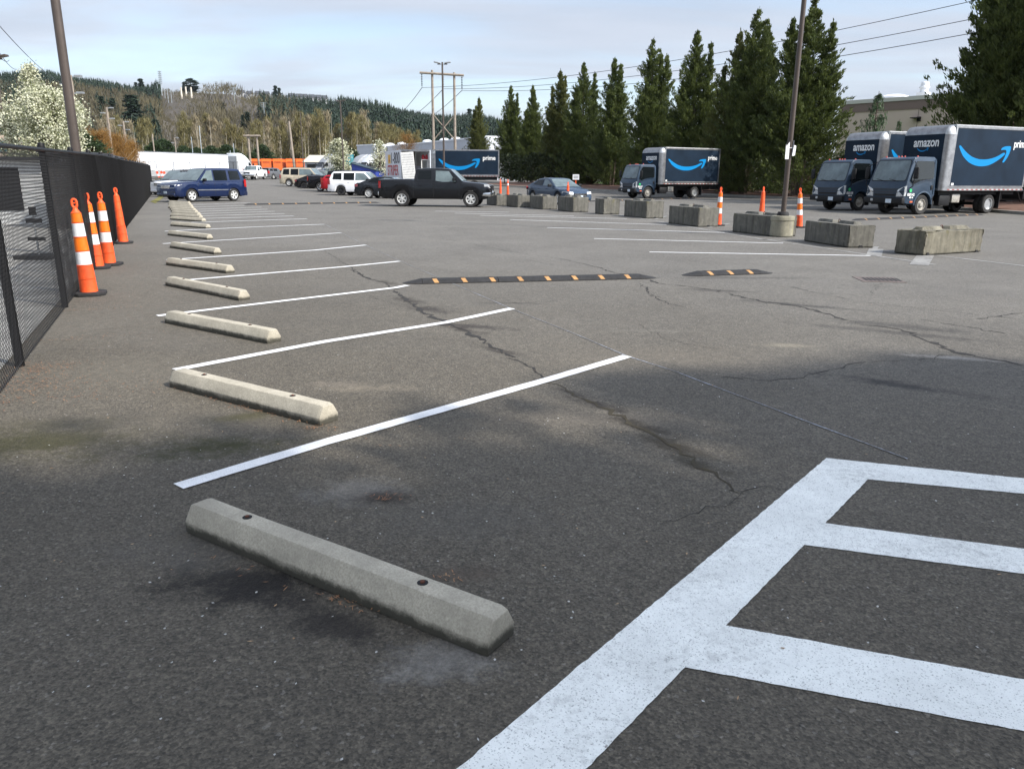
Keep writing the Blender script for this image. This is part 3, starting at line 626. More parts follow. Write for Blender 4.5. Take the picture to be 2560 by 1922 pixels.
SCR=screenmat('privacy_mesh',.40,(.12,.12,.122)); 
A0=P(53,790); A1=P(297,462); fdv=(A1-A0); fdv.z=0; fdv.normalize(); fq=Vector((-fdv.y,fdv.x,0))
def fp(t): return Vector((A0.x,A0.y,0))+fdv*t
def ft(x,y):
    q=P(x,y); return (q-A0).dot(fdv)
fe=empty('chain_link_fence',tuple(fp(0)),0,'long black chain link fence with privacy mesh along the left edge of the lot','fence')
T0,T1=-5.5,66.0; TS=ft(138,664)+.15
def ftop(t):
    pts=((-6,1.74),(0,1.76),(3,1.80),(12,1.92),(20,1.95),(40,2.05),(70,2.2))
    for (a,za),(b,zb) in zip(pts,pts[1:]):
        if t<=b: return za+(zb-za)*(t-a)/(b-a)
    return 2.2
base=fp(0)
# wires: two families of diagonals
V=[];Q=[];k=0
def wire(a,b,r):
    global k
    d=(b-a).normalized(); u=d.cross(fq).normalized()*r; w=fq*r
    for p in(a,b): V.extend([tuple(p+u),tuple(p-u*.5+w*.87),tuple(p-u*.5-w*.87)])
    Q.extend([(k,k+1,k+4,k+3),(k+1,k+2,k+5,k+4),(k+2,k,k+3,k+5)]); k+=6
sp=.062
t=T0-1.9
while t<T1:
    for s in(1,-1):
        a=t if s>0 else t+1.8; hh=ftop(max(T0,min(T1,t)))-.02; n_=8
        # clip to the fence ends
        z0,z1=.03,hh; ta,tb=a,a+s*(hh-.03)
        def zz(tt): return z0+(tt-ta)*s
        lo,hi=min(ta,tb),max(ta,tb); lo2,hi2=max(lo,T0),min(hi,T1)
        if hi2-lo2>.03:
            off=fq*(.004*s)
            pa,pb=fp(lo2)-base+off,fp(hi2)-base+off; pa.z=zz(lo2); pb.z=zz(hi2); wire(pa,pb,.0022 if t<6 else .0026)
    t+=sp if t<10 else sp*1.25
link('chain_link_wires',fastmesh('chain_link_wires',V,Q,FW),fe)
m=MB(); ts=[T0+i*1.0 for i in range(int((T1-T0))+1)]
for a,b in zip(ts,ts[1:]):
    pa,pb=fp(a)-base,fp(b)-base; pa.z=ftop(a);pb.z=ftop(b); m.tube(pa,pb,.021,.021,8,False)
m.build('top_rail',FP,fe)
m=MB(); pa,pb=fp(T0)-base,fp(T1)-base; pa.z=pb.z=.05; m.tube(pa,pb,.004,.004,5); m.build('bottom_wire',FW,fe)
pt=[-2.95,0,TS-.15]+[TS-.15+2.95*i for i in range(1,20) if TS-.15+2.95*i<T1]
for t in pt:
    q=fp(t)-base+fq*.03; m=MB(); m.tube((q.x,q.y,0),(q.x,q.y,ftop(t)+.02),.036,.036,10); m.lathe([(.04,0),(.04,.02),(.03,.05),(.0,.06)],10,Matrix.Translation((q.x,q.y,ftop(t)+.02))); m.build('fence_post',FP,fe)
# rippled privacy mesh
def screen(t0,t1,z0,dz,amp,name,mt,off=-.03):
    V=[];n=int((t1-t0)/.1)
    for i in range(n+1):
        t=t0+(t1-t0)*i/n
        for j in range(9):
            z=z0+(ftop(t)-.01+dz-z0)*j/8; o=off+amp*abs(math.sin(t*2.6+math.sin(t*1.7)*1.6+j*.16))*(1-.5*j/8); p=fp(t)-base+fq*o; V.append((p.x,p.y,z))
    Q=[(i*9+j,(i+1)*9+j,(i+1)*9+j+1,i*9+j+1) for i in range(n) for j in range(8)]
    me=fastmesh(name,V,Q,mt); me.polygons.foreach_set('use_smooth',[True]*len(me.polygons)); return link(name,me,fe)
screen(TS,T1,.02,0,.13,'privacy_screen',SCR,off=.015)
# ---------------------------------------------------------------- things behind the fence
SIDING=mat('white_siding',(.62,.62,.60),.7,var=.08,vs=1)
def sided(x0,x1,z0,z1,y,st=.16):
    m=MB(); n=int((z1-z0)/st)
    for i in range(n):
        a=z0+i*st; b=min(z1,a+st); m.add([(x0,y-.02,a),(x1,y-.02,a),(x1,y,b),(x0,y,b)],[(0,1,2,3)]); m.add([(x0,y,a),(x1,y,a),(x1,y-.02,a),(x0,y-.02,a)],[(0,1,2,3)])
    return m
Y=24; xl=at(-60,400,Y).x; xr=at(111,400,Y).x; zt=at(60,346,Y).z; ROOFM=mat('dark_roof',(.03,.03,.034),.7,var=.3,vs=3)
e=empty('siding_shed',((xl+xr)/2,Y,0),0,'white sided shed with dark opening and four pane window behind the fence','shed'); hw=(xr-xl)/2; H_=zt-.0
ww=sided(-hw,hw,0,H_,0); ww.box(-hw,hw,0,.1,0,H_); ww.box(-hw,-hw+.1,.1,2.6,0,H_); ww.box(hw-.1,hw,.1,2.6,0,H_); ww.build('wall',SIDING,e,smooth=0)
ox0=at(-40,430,Y).x-e.location.x; ox1=at(50,430,Y).x-e.location.x; oz0=at(20,455,Y).z; oz1=at(20,362,Y).z
MB().box(ox0,ox1,-.04,.02,max(.2,oz0),oz1).build('dark_opening',DARK,e,smooth=0)
wx0=at(67,0,Y).x-e.location.x; wx1=at(93,0,Y).x-e.location.x; wz0=at(80,402,Y).z; wz1=at(80,383,Y).z
f=MB(); f.box(wx0-.05,wx1+.05,-.05,-.02,wz0-.05,wz1+.05); w=f.build('window',SIDING,e,smooth=0); cx=(wx0+wx1)/2; cz=(wz0+wz1)/2
for a,b in((wx0,cx-.02),(cx+.02,wx1)):
    for c,d in((wz0,cz-.02),(cz+.02,wz1)): MB().box(a,b,-.056,-.045,c,d).build('pane',DARK,w,smooth=0)
m=MB(); m.prism([(-hw-.1,H_+.01),(-hw-.1,H_+.09),(hw+.1,H_+.09),(hw+.1,H_+.01)],-.25,2.8); m.build('roof',ROOFM,e,smooth=0)
def hut(x0,x1,ytop,yeave,Y,label,hip=False,col=None):
    a=at(x0,yeave,Y); b=at(x1,yeave,Y); t=at((x0+x1)/2,ytop,Y); w=(b.x-a.x)/2; g0=tz(Y)
    e=empty('roofed_hut',((a.x+b.x)/2,Y,g0),0,label,'hut'); m=MB(); m.box(-w*.92,w*.92,0,.9,0,a.z-g0); m.build('wall',col or mat('hut_wall',(.06,.055,.05),.8,var=.2),e,smooth=0)
    zr=t.z-g0; ze=a.z-g0+.004; m=MB()
    if hip: m.add([(-w,-.2,ze),(w,-.2,ze),(w,1.1,ze),(-w,1.1,ze),(-w*.25,.45,zr),(w*.25,.45,zr)],[(0,1,5,4),(1,2,5),(2,3,4,5),(3,0,4),(0,3,2,1)])
    else: m.add([(-w,-.2,ze),(w,-.2,ze-.12),(w,1.1,ze-.12),(-w,1.1,ze),(-w,-.2,ze+.12),(w,-.2,ze),(w,1.1,ze+.0),(-w,1.1,zr)],[(0,1,5,4),(1,2,6,5),(2,3,7,6),(3,0,4,7),(4,5,6,7),(0,3,2,1)])
    m.build('roof',ROOFM,e,smooth=0); return e
hut(86,200,322,330,22,'dark lean-to roof showing above the fence beside the brown pole')
hut(205,248,334,341,34,'small hip roofed hut peeping over the fence',True)
hut(276,302,350,357,56,'tiny hip roofed hut further along behind the fence',True)
g=P(86,560); e=empty('sign_stand',(g.x,g.y,0),0,'dark stand with a square foot behind the near fence panel','sign stand')
MB().box(-.32,.32,-.28,.28,0,.09).build('ballast_foot',BRUB,e,bevel=.01); MB().tube((0,0,.09),(0,0,.85),.018,.018,8).build('upright',STEEL,e)
MB().box(-.16,.16,-.02,.02,.34,.40).box(-.14,.14,-.02,.02,.66,.74).build('cross_bar',BLACK,e); MB().box(-.05,.05,-.03,.03,.80,.95).build('top_clamp',BLACK,e)
YEL=mat('yellow_tape',(.75,.55,.03),.5)
for x,(a,b) in enumerate(((5,11),(30,52))):
    q0=P(a,470);q1=P(b,470); m=MB(); m.box(0,(q1-q0).length,-.05,.05,0,.12); m.build('yellow_kerb_block',YEL,loc=(q0.x,q0.y,.001),label=('short' if x==0 else 'longer')+' yellow kerb block behind the fence wires',cat='kerb block',bevel=.01)
GRAV=mat('pale_gravel',(.30,.29,.265),.95,var=.35,vs=1.5,bump=.6,bs=30)
m=MB(); q=[fp(T0)+fq*.15,fp(70)+fq*.15,fp(70)+fq*60,fp(T0)+fq*60]; m.add([(v.x,v.y,.012) for v in q],[(0,1,2,3)]); m.build('gravel_yard',GRAV,smooth=0,kind='structure')
# red and white striped barricade by the far end of the fence
g=P(358,399); e=empty('barricade',tuple(g),0,'orange and white striped barricade leaning at the far end of the fence','barricade')
SO=mat('barricade_orange',(.75,.10,.04),.5); 
for k_,(x0,zb,an) in enumerate(((-.5,1.0,-18),(-.1,1.0,-14),(.3,.95,-20))):
    M_=Matrix.Translation((x0,0,.35))@Matrix.Rotation(rad(an),4,'Y')
    for j in range(5): MB().box(-.12,.12,-.02,.02,j*.28,j*.28+.27,M_).build('striped_board',SO if j%2 else WHITER,e,smooth=0)
MB().box(-1.1,.9,-.1,.6,0,.75).build('concrete_foot',CBLK,e,bevel=.03)
MOSS=mat('moss',(.10,.10,.02),.95,col2=(.20,.18,.04),vs=5)
for pts in ([(336,440),(352,428),(358,420),(352,418),(340,428),(325,436)],):
    m=MB(); q=[P(*p_) for p_ in pts]; m.add([(v.x,v.y,.0135) for v in q],[tuple(range(len(q)))]); m.build('moss_patch',MOSS,smooth=0,kind='stuff')
# thin black fence across the far end of the lot
def thin_fence(pts,h,label,step=3.0,wire=True,name='far_fence',nr=2):
    q=[Vector(p) for p in pts]; b=q[0].copy(); e=empty(name,tuple(b),0,label,'fence')
    rails=MB(); w=MB()
    for a,c in zip(q,q[1:]):
        L_=(c-a).length; n=max(1,round(L_/step))
        for i in range(n+1):
            p=a.lerp(c,i/n)-b
            if i<n or c is q[-1]: MB().tube((p.x,p.y,p.z),(p.x,p.y,p.z+h),.03,.03,6).build('fence_post',FP,e)
        p0,p1=a-b,c-b
        for hh in ([h] if nr==1 else [h,.1]): rails.tube((p0.x,p0.y,p0.z+hh),(p1.x,p1.y,p1.z+hh),.022,.022,6)
    rails.build('rail',FP,e)
    if wire:
        m=MB()
        for a,c in zip(q,q[1:]):
            a_,c_=a-b,c-b; m.add([(a_.x,a_.y,a_.z+.1),(c_.x,c_.y,c_.z+.1),(c_.x,c_.y,c_.z+h-.02),(a_.x,a_.y,a_.z+h-.02)],[(0,1,2,3)])
        m.build('wire_mesh',WM,e,smooth=0)
    return e
WM=bpy.data.materials.new('fine_wire_mesh'); WM.use_nodes=True; nt=WM.node_tree; b_=nt.nodes['Principled BSDF']; b_.inputs['Base Color'].default_value=(.012,.012,.012,1)
t_=nd(nt,'ShaderNodeBsdfTransparent'); mx_=nd(nt,'ShaderNodeMixShader'); mx_.inputs[0].default_value=.22; nt.links.new(t_.outputs[0],mx_.inputs[1]); nt.links.new(b_.outputs[0],mx_.inputs[2]); nt.links.new(mx_.outputs[0],nt.nodes['Material Output'].inputs['Surface'])
thin_fence([foot(300,88),foot(560,112),foot(900,122)],2.4,'thin black fence across the far end of the lot in front of the semi trucks',3.2)
thin_fence([foot(1120,122),foot(1300,96),foot(1560,70),foot(1740,62),foot(1960,50),foot(2260,40)],2.6,'dark chain link fence in front of the evergreen row',3.2)
# ---------------------------------------------------------------- drain
g0=P(1875,600);g1=P(1920,604);e=empty('storm_drain',tuple(P(1898,604.5))[:2]+(.004,),rad(-8),'rectangular iron storm drain grate set in the lane','drain grate')
IRON=mat('cast_iron',(.035,.03,.028),.7,.3,var=.3,vs=12)
MB().box(-.32,.32,-.3,.3,-.01,.003).build('grate_frame',mat('drain_frame',(.12,.095,.085),.8,var=.3,vs=10),e,smooth=0)
m=MB()
for k_ in range(9): m.add([(-.24+k_*.062,-.19,.0065),(-.205+k_*.062,-.19,.0065),(-.205+k_*.062+.03,.19,.0065),(-.24+k_*.062+.03,.19,.0065)],[(0,1,2,3)])
m.build('grate_slot',DARK,e,smooth=0)
# ================================================================ cars
def interp(pts,x):
    if x<=pts[0][0]: return pts[0][1]
    for (a,u),(b,v) in zip(pts,pts[1:]):
        if x<=b: return u+(v-u)*(x-a)/(b-a)
    return pts[-1][1]
def smoothi(pts,x,h=.06): return (interp(pts,x-h)+2*interp(pts,x)+interp(pts,x+h))/4
def wheel_mesh(R,W,rim,style,rmat):
    t=MB(); t.lathe([(rim,-W/2+.01),(R*.90,-W/2),(R*.975,-W*.36),(R,-W*.2),(R,W*.2),(R*.975,W*.36),(R*.90,W/2),(rim,W/2-.01)],28,ax='y',caps=False)
    r=MB(); r.lathe([(rim*.86,W*.28),(rim*.90,W*.45),(rim+.006,W*.49),(rim+.006,W*.47),(rim,W*.1)],24,ax='y',caps=False)
    n={'five':5,'six':6,'ten':10}[style]
    for i in range(n):
        a=2*math.pi*i/n+.3; M_=Matrix.Rotation(a,4,'Y'); w0,w1=(.04,.055) if n==10 else ((.07,.12) if n==5 else (.06,.10))
        r.add([(rim*.12,W*.40,-w0/2),(rim*.9,W*.34,-w1/2*rim/.22),(rim*.9,W*.34,w1/2*rim/.22),(rim*.12,W*.40,w0/2),(rim*.12,W*.30,-w0/2),(rim*.9,W*.26,-w1/2),(rim*.9,W*.26,w1/2),(rim*.12,W*.30,w0/2)],
          [(0,1,2,3),(7,6,5,4),(0,4,5,1),(3,2,6,7)],M_)
    r.lathe([(rim*.24,W*.3),(rim*.24,W*.42),(rim*.15,W*.45),(.0,W*.455)],14,ax='y')
    d=MB(); d.lathe([(rim*.98,-W*.3),(rim*.98,W*.12)],20,ax='y')
    return t.mesh('tyre',RUBBER,40),r.mesh('rim',rmat,30),d.mesh('brake_disc',DARK,40)
WC={}
def add_wheels(root,xs,track,R,W,rim,style,rmat,dual=None,z=None):
    key=(R,W,rim,style,rmat.name)
    if key not in WC: WC[key]=wheel_mesh(*key[:4],rmat)
    t,r,d=WC[key]
    for x in xs:
        for s in(1,-1):
            o=link('wheel',t,root,loc=(x,s*track/2,R if z is None else z)); o.rotation_euler=(0,random.uniform(0,3),0 if s>0 else math.pi)
            link('rim',r,o); link('brake_disc',d,o)
def car(loc,rz,sp,label,group=None,cat='car'):
    e=empty(sp.get('name','parked_car'),loc,rz,label,cat,group)
    L_,W,bd=sp['L'],sp['W'],sp['paint']; hx=L_/2; zl=sp['zl']; ax=sp['axles']; Rw=sp['R']; ar=Rw+.055
    top=sp['top']; N=int(L_/.05); vs=[];fs=[];k=10
    for i in range(N+1):
        x=-hx+L_*i/N; zt_=smoothi(top,x); zb=zl+(.10*max(0,(abs(x)-hx+.25)/.25))
        for a in ax:
            dd=ar*ar-(x-a)**2
            if dd>0: zb=max(zb,Rw+math.sqrt(dd)*.98)
        q=max(0,(abs(x)-hx+sp.get('nose',.55))/sp.get('nose',.55)); w=W/2*(1-sp.get('tp',.17)*q*q)
        fl=0
        for a in ax: fl=max(fl,math.exp(-((x-a)/(ar*1.15))**4))
        w+=.012*fl; zb=min(zb,zt_-.10); h=zt_-zb
        zt2=zt_
        sec=[(0,zb+.02),(w-.25,zb+.02),(w-.03,zb),(w-.008,zb+.04*min(1,h/.4)),(w,zb+h*.30),(w+.004,zb+h*.55),(w-.012,zb+h*.80),(w-.05,zt2-.035),(w-.12,zt2-.006),(0,zt2+.012)]
        vs+=[(x,y,z) for y,z in sec]+[(x,-y,z) for y,z in sec[1:-1]]
    m_=18
    for i in range(N):
        a=i*m_;b=a+m_
        for j in range(9): fs.append((a+j,b+j,b+j+1,a+j+1))
        R_=[0]+list(range(10,18))+[9]
        for j in range(9): fs.append((a+R_[j+1],b+R_[j+1],b+R_[j],a+R_[j]))
    for a in(0,N*m_): fs.append(tuple([a+j for j in range(10)]+[a+j for j in range(17,9,-1)]))
    MB().add(vs,fs).build('body',bd,e,smooth=50)
    MB().box(-hx+.3,hx-.3,-W/2+.16,W/2-.16,zl-.03,max(zl+.25,Rw*1.4)).build('underbody',DARK,e,smooth=0)
    # greenhouse
    g=sp['gh']; zr=g['z']; pf=[(g['x'][0],None),(g['x'][1],zr-.03),((g['x'][1]+g['x'][2])/2,zr),(g['x'][2],zr-.02),(g['x'][3],None)]
    def beltz(x): return smoothi(top,x)-.03
    wb=W/2-.055; wr=W/2-sp.get('tumble',.20)
    x0,x1,x2,x3=g['x']; zb0=beltz(x0); zb3=beltz(x3); n=30; vs=[];fs=[]
    prof=[(x0,zb0+.01),(x1,zr-.035),((x0+x1)/2,None)]
    pp=[(x0,zb0+.02),(x1-.0,zr-.04),(x1+(x2-x1)*.3,zr),(x1+(x2-x1)*.7,zr),(x2,zr-.035),(x3,zb3+.02)]
    for i in range(n+1):
        x=x0+(x3-x0)*i/n; zt_=smoothi(pp,x,.04); zb=beltz(x) ; zt_=max(zt_,zb+.015); f=(zt_-zb)/(zr-zb); wt=wb+(wr-wb)*f
        sec=[(wb,zb),(wt+.01*0,zt_-.045*f),(wt-.035*f,zt_-.012*f),(wt*.7,zt_+.006),(0,zt_+.012)]
        vs+=[(x,y,z) for y,z in sec]+[(x,-y,z) for y,z in reversed(sec[:-1])]
    mm=9
    for i in range(n):
        for j in range(mm-1): fs.append((i*mm+j,(i+1)*mm+j,(i+1)*mm+j+1,i*mm+j+1))
    for a in(0,n*mm): fs.append(tuple(a+j for j in range(mm)))
    MB().add(vs,fs).build('cabin',bd if not sp.get('roofmat') else sp['roofmat'],e,smooth=40)
    # glass
    def gy(x,z):
        zb=beltz(x); f=max(0,min(1,(z-zb)/(zr-zb))); return wb+(wr-wb)*f+.008
    for wn in g['side']:
        gm=GLASS if not wn.get('clear') else GLASSL
        for s in(1,-1):
            m=MB(); pts=[]
            P_=wn['p']; 
            for (ax_,az),(bx,bz) in zip(P_,P_[1:]+P_[:1]):
                for j in range(4): pts.append((ax_+(bx-ax_)*j/4,az+(bz-az)*j/4))
            m.add([(x,s*gy(x,z),z) for x,z in pts],[tuple(range(len(pts)))]); o=m.build('side_window',gm,e,smooth=0)
    def slope_glass(xa,za,xb,zb_,name,gm,outx):
        wa=(wb-.05); wc=(wr-.07); d=Vector((xb-xa,0,zb_-za)).normalized(); nrm=Vector((-d.z,0,d.x)) if (-d.z)*outx>0 else Vector((d.z,0,-d.x)); m=MB(); vs=[]
        for i in range(5):
            f=.06+.88*i/4; x=xa+(xb-xa)*f; z=za+(zb_-za)*f; w_=wa+(wc-wa)*f
            for j in range(7):
                u=(j/6*2-1); vs.append(Vector((x,w_*u,z))+nrm*(.024-.012*abs(u)**3+.0*u))
        m.add(vs,[(i*7+j,i*7+j+1,(i+1)*7+j+1,(i+1)*7+j) for i in range(4) for j in range(6)]); m.build(name,gm,e,smooth=60)
    slope_glass(x3,zb3+.02,x2,zr-.035,'windshield',GLASSL,1)
    if g.get('rear',True): slope_glass(x0,zb0+.02,x1,zr-.04,'rear_window',GLASS,-1)
    # lamps, bumpers, trim
    wf=W/2*(1-sp.get('tp',.17))
    for s in(1,-1):
        a,b,c,d=sp['hl']   # x back, z low, z high, y inner
        m=MB(); m.add([(hx+.006,s*(d),b),(hx+.004,s*(wf-.03),b+.01),(a,s*(W/2-.02),b+.03),(a,s*(W/2-.02),c+.01),(hx-.04,s*(wf-.02),c),(hx-.04,s*d,c-.01),(a-.0,s*(W/2-.15),b+.05)],[(0,1,4,5),(1,2,3,4)]); m.build('headlight',LAMPGLASS,e,smooth=0)
        a,b,c,d=sp['tl']
        m=MB(); yo=W/2-.0; m.add([(-hx-.012,s*(d),b),(-hx-.010,s*(wf+.0),b),(-hx+a,s*(yo+.012),b),(-hx+a,s*(yo-.015),c),(-hx-.0,s*(wf-.01),c),(-hx-.0,s*d,c)],[(0,1,4,5),(1,2,3,4)]); m.build('taillight',RED,e,smooth=0)
        x=g['x'][3]-.42; z=beltz(x)+.10; m=MB(); m.box(x-.07,x+.07,s*(W/2-.02) if s>0 else s*(W/2+.19),s*(W/2+.19) if s>0 else s*(W/2-.02),z-.06,z+.10); m.build('side_mirror',sp.get('mirror',BLACK),e,bevel=.03)
        for xd in sp.get('handles',()):
            m=MB(); y=s*(W/2+.012); m.box(xd-.09,xd+.09,min(y,y-s*.03),max(y,y-s*.03),sp['hz']-.018,sp['hz']+.018); m.build('door_handle',sp.get('hmat',bd),e,bevel=.008)
    fb=MB(); zf0,zf1=sp.get('fb',(zl,.5)); ch=sp.get('fbm') is CHROME; bk=.48 if ch else .25; fw_=W/2-.0 if ch else wf-.04; fb.prism([(hx-bk,zf0+(.06 if ch else 0)),(hx+.03,zf0+.02),(hx+.075,(zf0+zf1)/2),(hx+.05,zf1),(hx-bk,zf1-.02)],-fw_,fw_); fb.build('front_bumper',sp.get('fbm',bd),e,bevel=.03)
    rb=MB(); z0,z1=sp.get('rb',(zl,.55)); rb.prism([(-hx+.2,z0),(-hx-.05,z0+.02),(-hx-.07,(z0+z1)/2),(-hx-.05,z1),(-hx+.2,z1)],-wf+.02,wf-.02); rb.build('rear_bumper',sp.get('rbm',bd),e,bevel=.03)
    gz0,gz1,gw=sp['grille']; m=MB(); m.box(hx-.02,hx+.028,-gw,gw,gz0,gz1); gr=m.build('grille',sp.get('gm',BLACK),e,bevel=.01)
    m=MB()
    for i in range(3): z=gz0+(gz1-gz0)*(i+.7)/3.4; m.box(hx+.02,hx+.036,-gw+.03,gw-.03,z-.012,z+.012)
    m.build('grille_bar',CHROME,gr,smooth=0)
    m=MB(); m.box(hx+.046,hx+.056,-.15,.15,zf0+.14,zf0+.30); m.build('licence_plate',PLATE,e,smooth=0)
    m=MB(); m.box(-hx-.082,-hx-.07,-.15,.15,z1-.2,z1-.05); m.build('licence_plate',PLATE,e,smooth=0)
    # shut lines and wheel-arch trim
    for xd in sp.get('seams',()):
        for s in(1,-1):
            m=MB(); zt_=beltz(xd)-.06; zb_=zl+.07
            zs=[zb_+(zt_-zb_)*j/6 for j in range(7)]
            h=zt_+.03-zl
            for a,b in zip(zs,zs[1:]): m.add([(xd-.007,s*(W/2+.0075),a),(xd+.007,s*(W/2+.0075),a),(xd+.007,s*(W/2+.0075 if b<zl+h*.6 else W/2-.004),b),(xd-.007,s*(W/2+.0075 if b<zl+h*.6 else W/2-.004),b)],[(0,1,2,3)])
            m.build('door_seam',DARK,e,smooth=0)
    if sp.get('trim'):
        for a in ax:
            for s in(1,-1):
                m=MB(); vs=[];n=14
                for i in range(n+1):
                    t=math.pi*(-.02+1.04*i/n)
                    for rr,yy in((ar-.01,.018),(ar+.06,.024)): vs.append((a+math.cos(t)*rr,s*(W/2+yy),Rw+math.sin(t)*rr*.98))
                m.add(vs,[(2*i,2*i+1,2*i+3,2*i+2) for i in range(n)]); m.build('arch_trim',sp['trim'],e,smooth=60)
    if sp.get('strake'):
        z,xa,xb=sp['strake']
        for s in(1,-1): m=MB(); y=s*(W/2+.016); m.box(xa,xb,min(y,y-s*.03),max(y,y-s*.03),z-.03,z+.03); m.build('door_moulding',sp.get('strm',STEEL),e,bevel=.008)
    if sp.get('rack'):
        for s in(1,-1):
            m=MB(); m.tube((x1+.2,s*(wr-.08),zr+.05),(x2-.1,s*(wr-.08),zr+.05),.02,.02,6); m.tube((x1+.25,s*(wr-.08),zr-.02),(x1+.25,s*(wr-.08),zr+.05),.02,.02,6); m.tube((x2-.2,s*(wr-.08),zr-.02),(x2-.2,s*(wr-.08),zr+.05),.02,.02,6); m.build('roof_rail',BLACK,e)
    if sp.get('spare'): pass
    add_wheels(e,ax,W-.24,Rw,.24,sp.get('rim',.22),sp.get('ws','five'),sp.get('rimm',ALLOY))
    return e
def suv_spec(paint,L=4.85,W=1.99,z=1.80,belt=1.10,hood=1.08,**k):
    hx=L/2; s=dict(L=L,W=W,paint=paint,zl=.30,axles=(-hx+1.08,hx-.97),R=.37,top=[(-hx,.95),(-hx+.05,belt),(hx-1.6,belt+.0),(hx-1.45,hood+.02),(hx-.4,hood-.06),(hx-.07,hood-.13),(hx,.90)],
      gh=dict(x=(-hx+.10,-hx+.38,hx-2.15,hx-1.38),z=z,side=[dict(p=[(-hx+.42,belt+.10),(-hx+.50,z-.14),(-hx+1.15,z-.13),(-hx+1.15,belt+.08)]),dict(p=[(-hx+1.32,belt+.06),(-hx+1.32,z-.12),(-hx+2.18,z-.11),(-hx+2.18,belt+.05)]),
        dict(p=[(-hx+2.28,belt+.05),(-hx+2.28,z-.11),(hx-2.12,z-.14),(hx-1.62,belt+.06)],clear=True)]),
      hl=(hx-.42,.76,.97,.42),tl=(.22,.82,1.22,.62),grille=(.74,.93,.4),handles=(-hx+1.75,-hx+2.7),hz=.98,seams=(-hx+1.22,-hx+2.23,hx-1.42),nose=.45,tp=.10)
    s.update(k); return s
def sedan_spec(paint,L=4.85,W=1.86,z=1.45,**k):
    hx=L/2; b=.97; s=dict(L=L,W=W,paint=paint,zl=.22,axles=(-hx+1.05,hx-.95),R=.34,top=[(-hx,.80),(-hx+.10,1.03),(-hx+.75,b+.08),(-hx+1.2,b),(hx-1.35,b-.02),(hx-.5,.84),(hx-.12,.70),(hx,.58)],
      gh=dict(x=(-hx+.42,-hx+1.45,hx-2.25,hx-1.25),z=z,side=[dict(p=[(-hx+.98,b+.12),(-hx+1.42,z-.12),(-hx+2.05,z-.09),(-hx+2.05,b+.05)]),dict(p=[(-hx+2.14,b+.05),(-hx+2.14,z-.09),(hx-2.3,z-.11),(hx-1.6,b+.06)],clear=True)]),
      hl=(hx-.5,.58,.72,.45),tl=(.3,.78,.95,.5),grille=(.46,.62,.42),handles=(-hx+1.75,-hx+2.65),hz=.86,seams=(-hx+2.1,hx-1.5),nose=.8,tp=.2,tumble=.26,rim=.215,fb=(.22,.45),rb=(.25,.6))
    s.update(k); return s
def pickup_spec(paint,L=5.7,W=2.0,z=1.90,**k):
    hx=L/2; b=1.27; bed=1.37
    s=dict(L=L,W=W,paint=paint,zl=.42,axles=(-hx+1.2,hx-.97),R=.40,top=[(-hx,bed-.02),(-hx+1.78,bed),(-hx+1.82,b),(hx-1.5,b),(hx-1.35,b-.02),(hx-.45,b-.10),(hx-.07,b-.17),(hx,1.02)],
      gh=dict(x=(-hx+1.84,-hx+1.93,hx-2.05,hx-1.38),z=z,side=[dict(p=[(-hx+2.05,b+.10),(-hx+2.08,z-.13),(-hx+2.72,z-.12),(-hx+2.72,b+.08)]),dict(p=[(-hx+2.95,b+.02),(-hx+2.95,z-.12),(hx-2.08,z-.15),(hx-1.72,b-.02),(-hx+3.3,b-.04)],clear=True)]),
      hl=(hx-.28,.93,1.12,.5),tl=(.13,.92,1.26,.86),grille=(.78,1.06,.42),handles=(-hx+2.15,-hx+3.1),hz=1.04,seams=(-hx+1.81,-hx+2.84,hx-1.55),nose=.4,tp=.06,tumble=.19,rim=.24,fb=(.5,.74),fbm=CHROME,rb=(.52,.74),rbm=CHROME,ws='six')
    s.update(k); return s
BLUE=mat('deep_blue_car_paint',(.005,.013,.048),.2,spec=.4,coat=.3); BLACKC=mat('black_car_paint',(.0045,.005,.0065),.22,spec=.35,coat=.2); WHITEC=paint('white_car_paint',(.78,.78,.79),.3,dirt=.03)
BEIGE=paint('beige_car_paint',(.42,.37,.28),.35,dirt=.05); SLATE=paint('slate_blue_car_paint',(.030,.050,.082),.25,dirt=.06); GREYC=paint('grey_car_paint',(.12,.125,.135),.3); REDC=paint('red_car_paint',(.32,.008,.014),.25,dirt=.06); CHAR=mat('charcoal_car_paint',(.011,.013,.016),.25,spec=.35,coat=.2)
BRONZE=mat('dusty_bronze_rim',(.30,.15,.08),.5,.5,var=.2,vs=10); DRIM=mat('dark_rim',(.03,.03,.032),.4,.5); GREYT=mat('grey_trim',(.03,.034,.045),.6)
# blue SUV, nose to the fence
def lpos(px,py): return P(px,py)
th=rad(56+180)   # heading to the lower left
fwd=Vector((math.cos(th),math.sin(th),0)); left=Vector((-fwd.y,fwd.x,0))
f=P(414.5,437.0); # front left wheel contact
sp=suv_spec(BLUE,L=4.72,W=1.96,z=1.87,belt=1.13,hood=1.13,axles=(-2.36+.98,2.36-.97),trim=BLUE,strake=(.66,-1.2,1.0),strm=GREYC,mirror=BLACK,gm=CHROME,rack=False,R=.37,rim=.23)
c=f-left*.87-fwd*(sp['axles'][1]); car((c.x,c.y,0),th,sp,'deep blue SUV parked nose to the fence at the end of the bays')
sp=suv_spec(CHAR,L=4.7,z=1.66,W=1.9,rack=True,roofmat=None); q=at(386,400,50); c=Vector((q.x+1.2,51.5,0)); car(tuple(c),th,sp,'dark SUV with roof rails parked right behind the blue SUV')
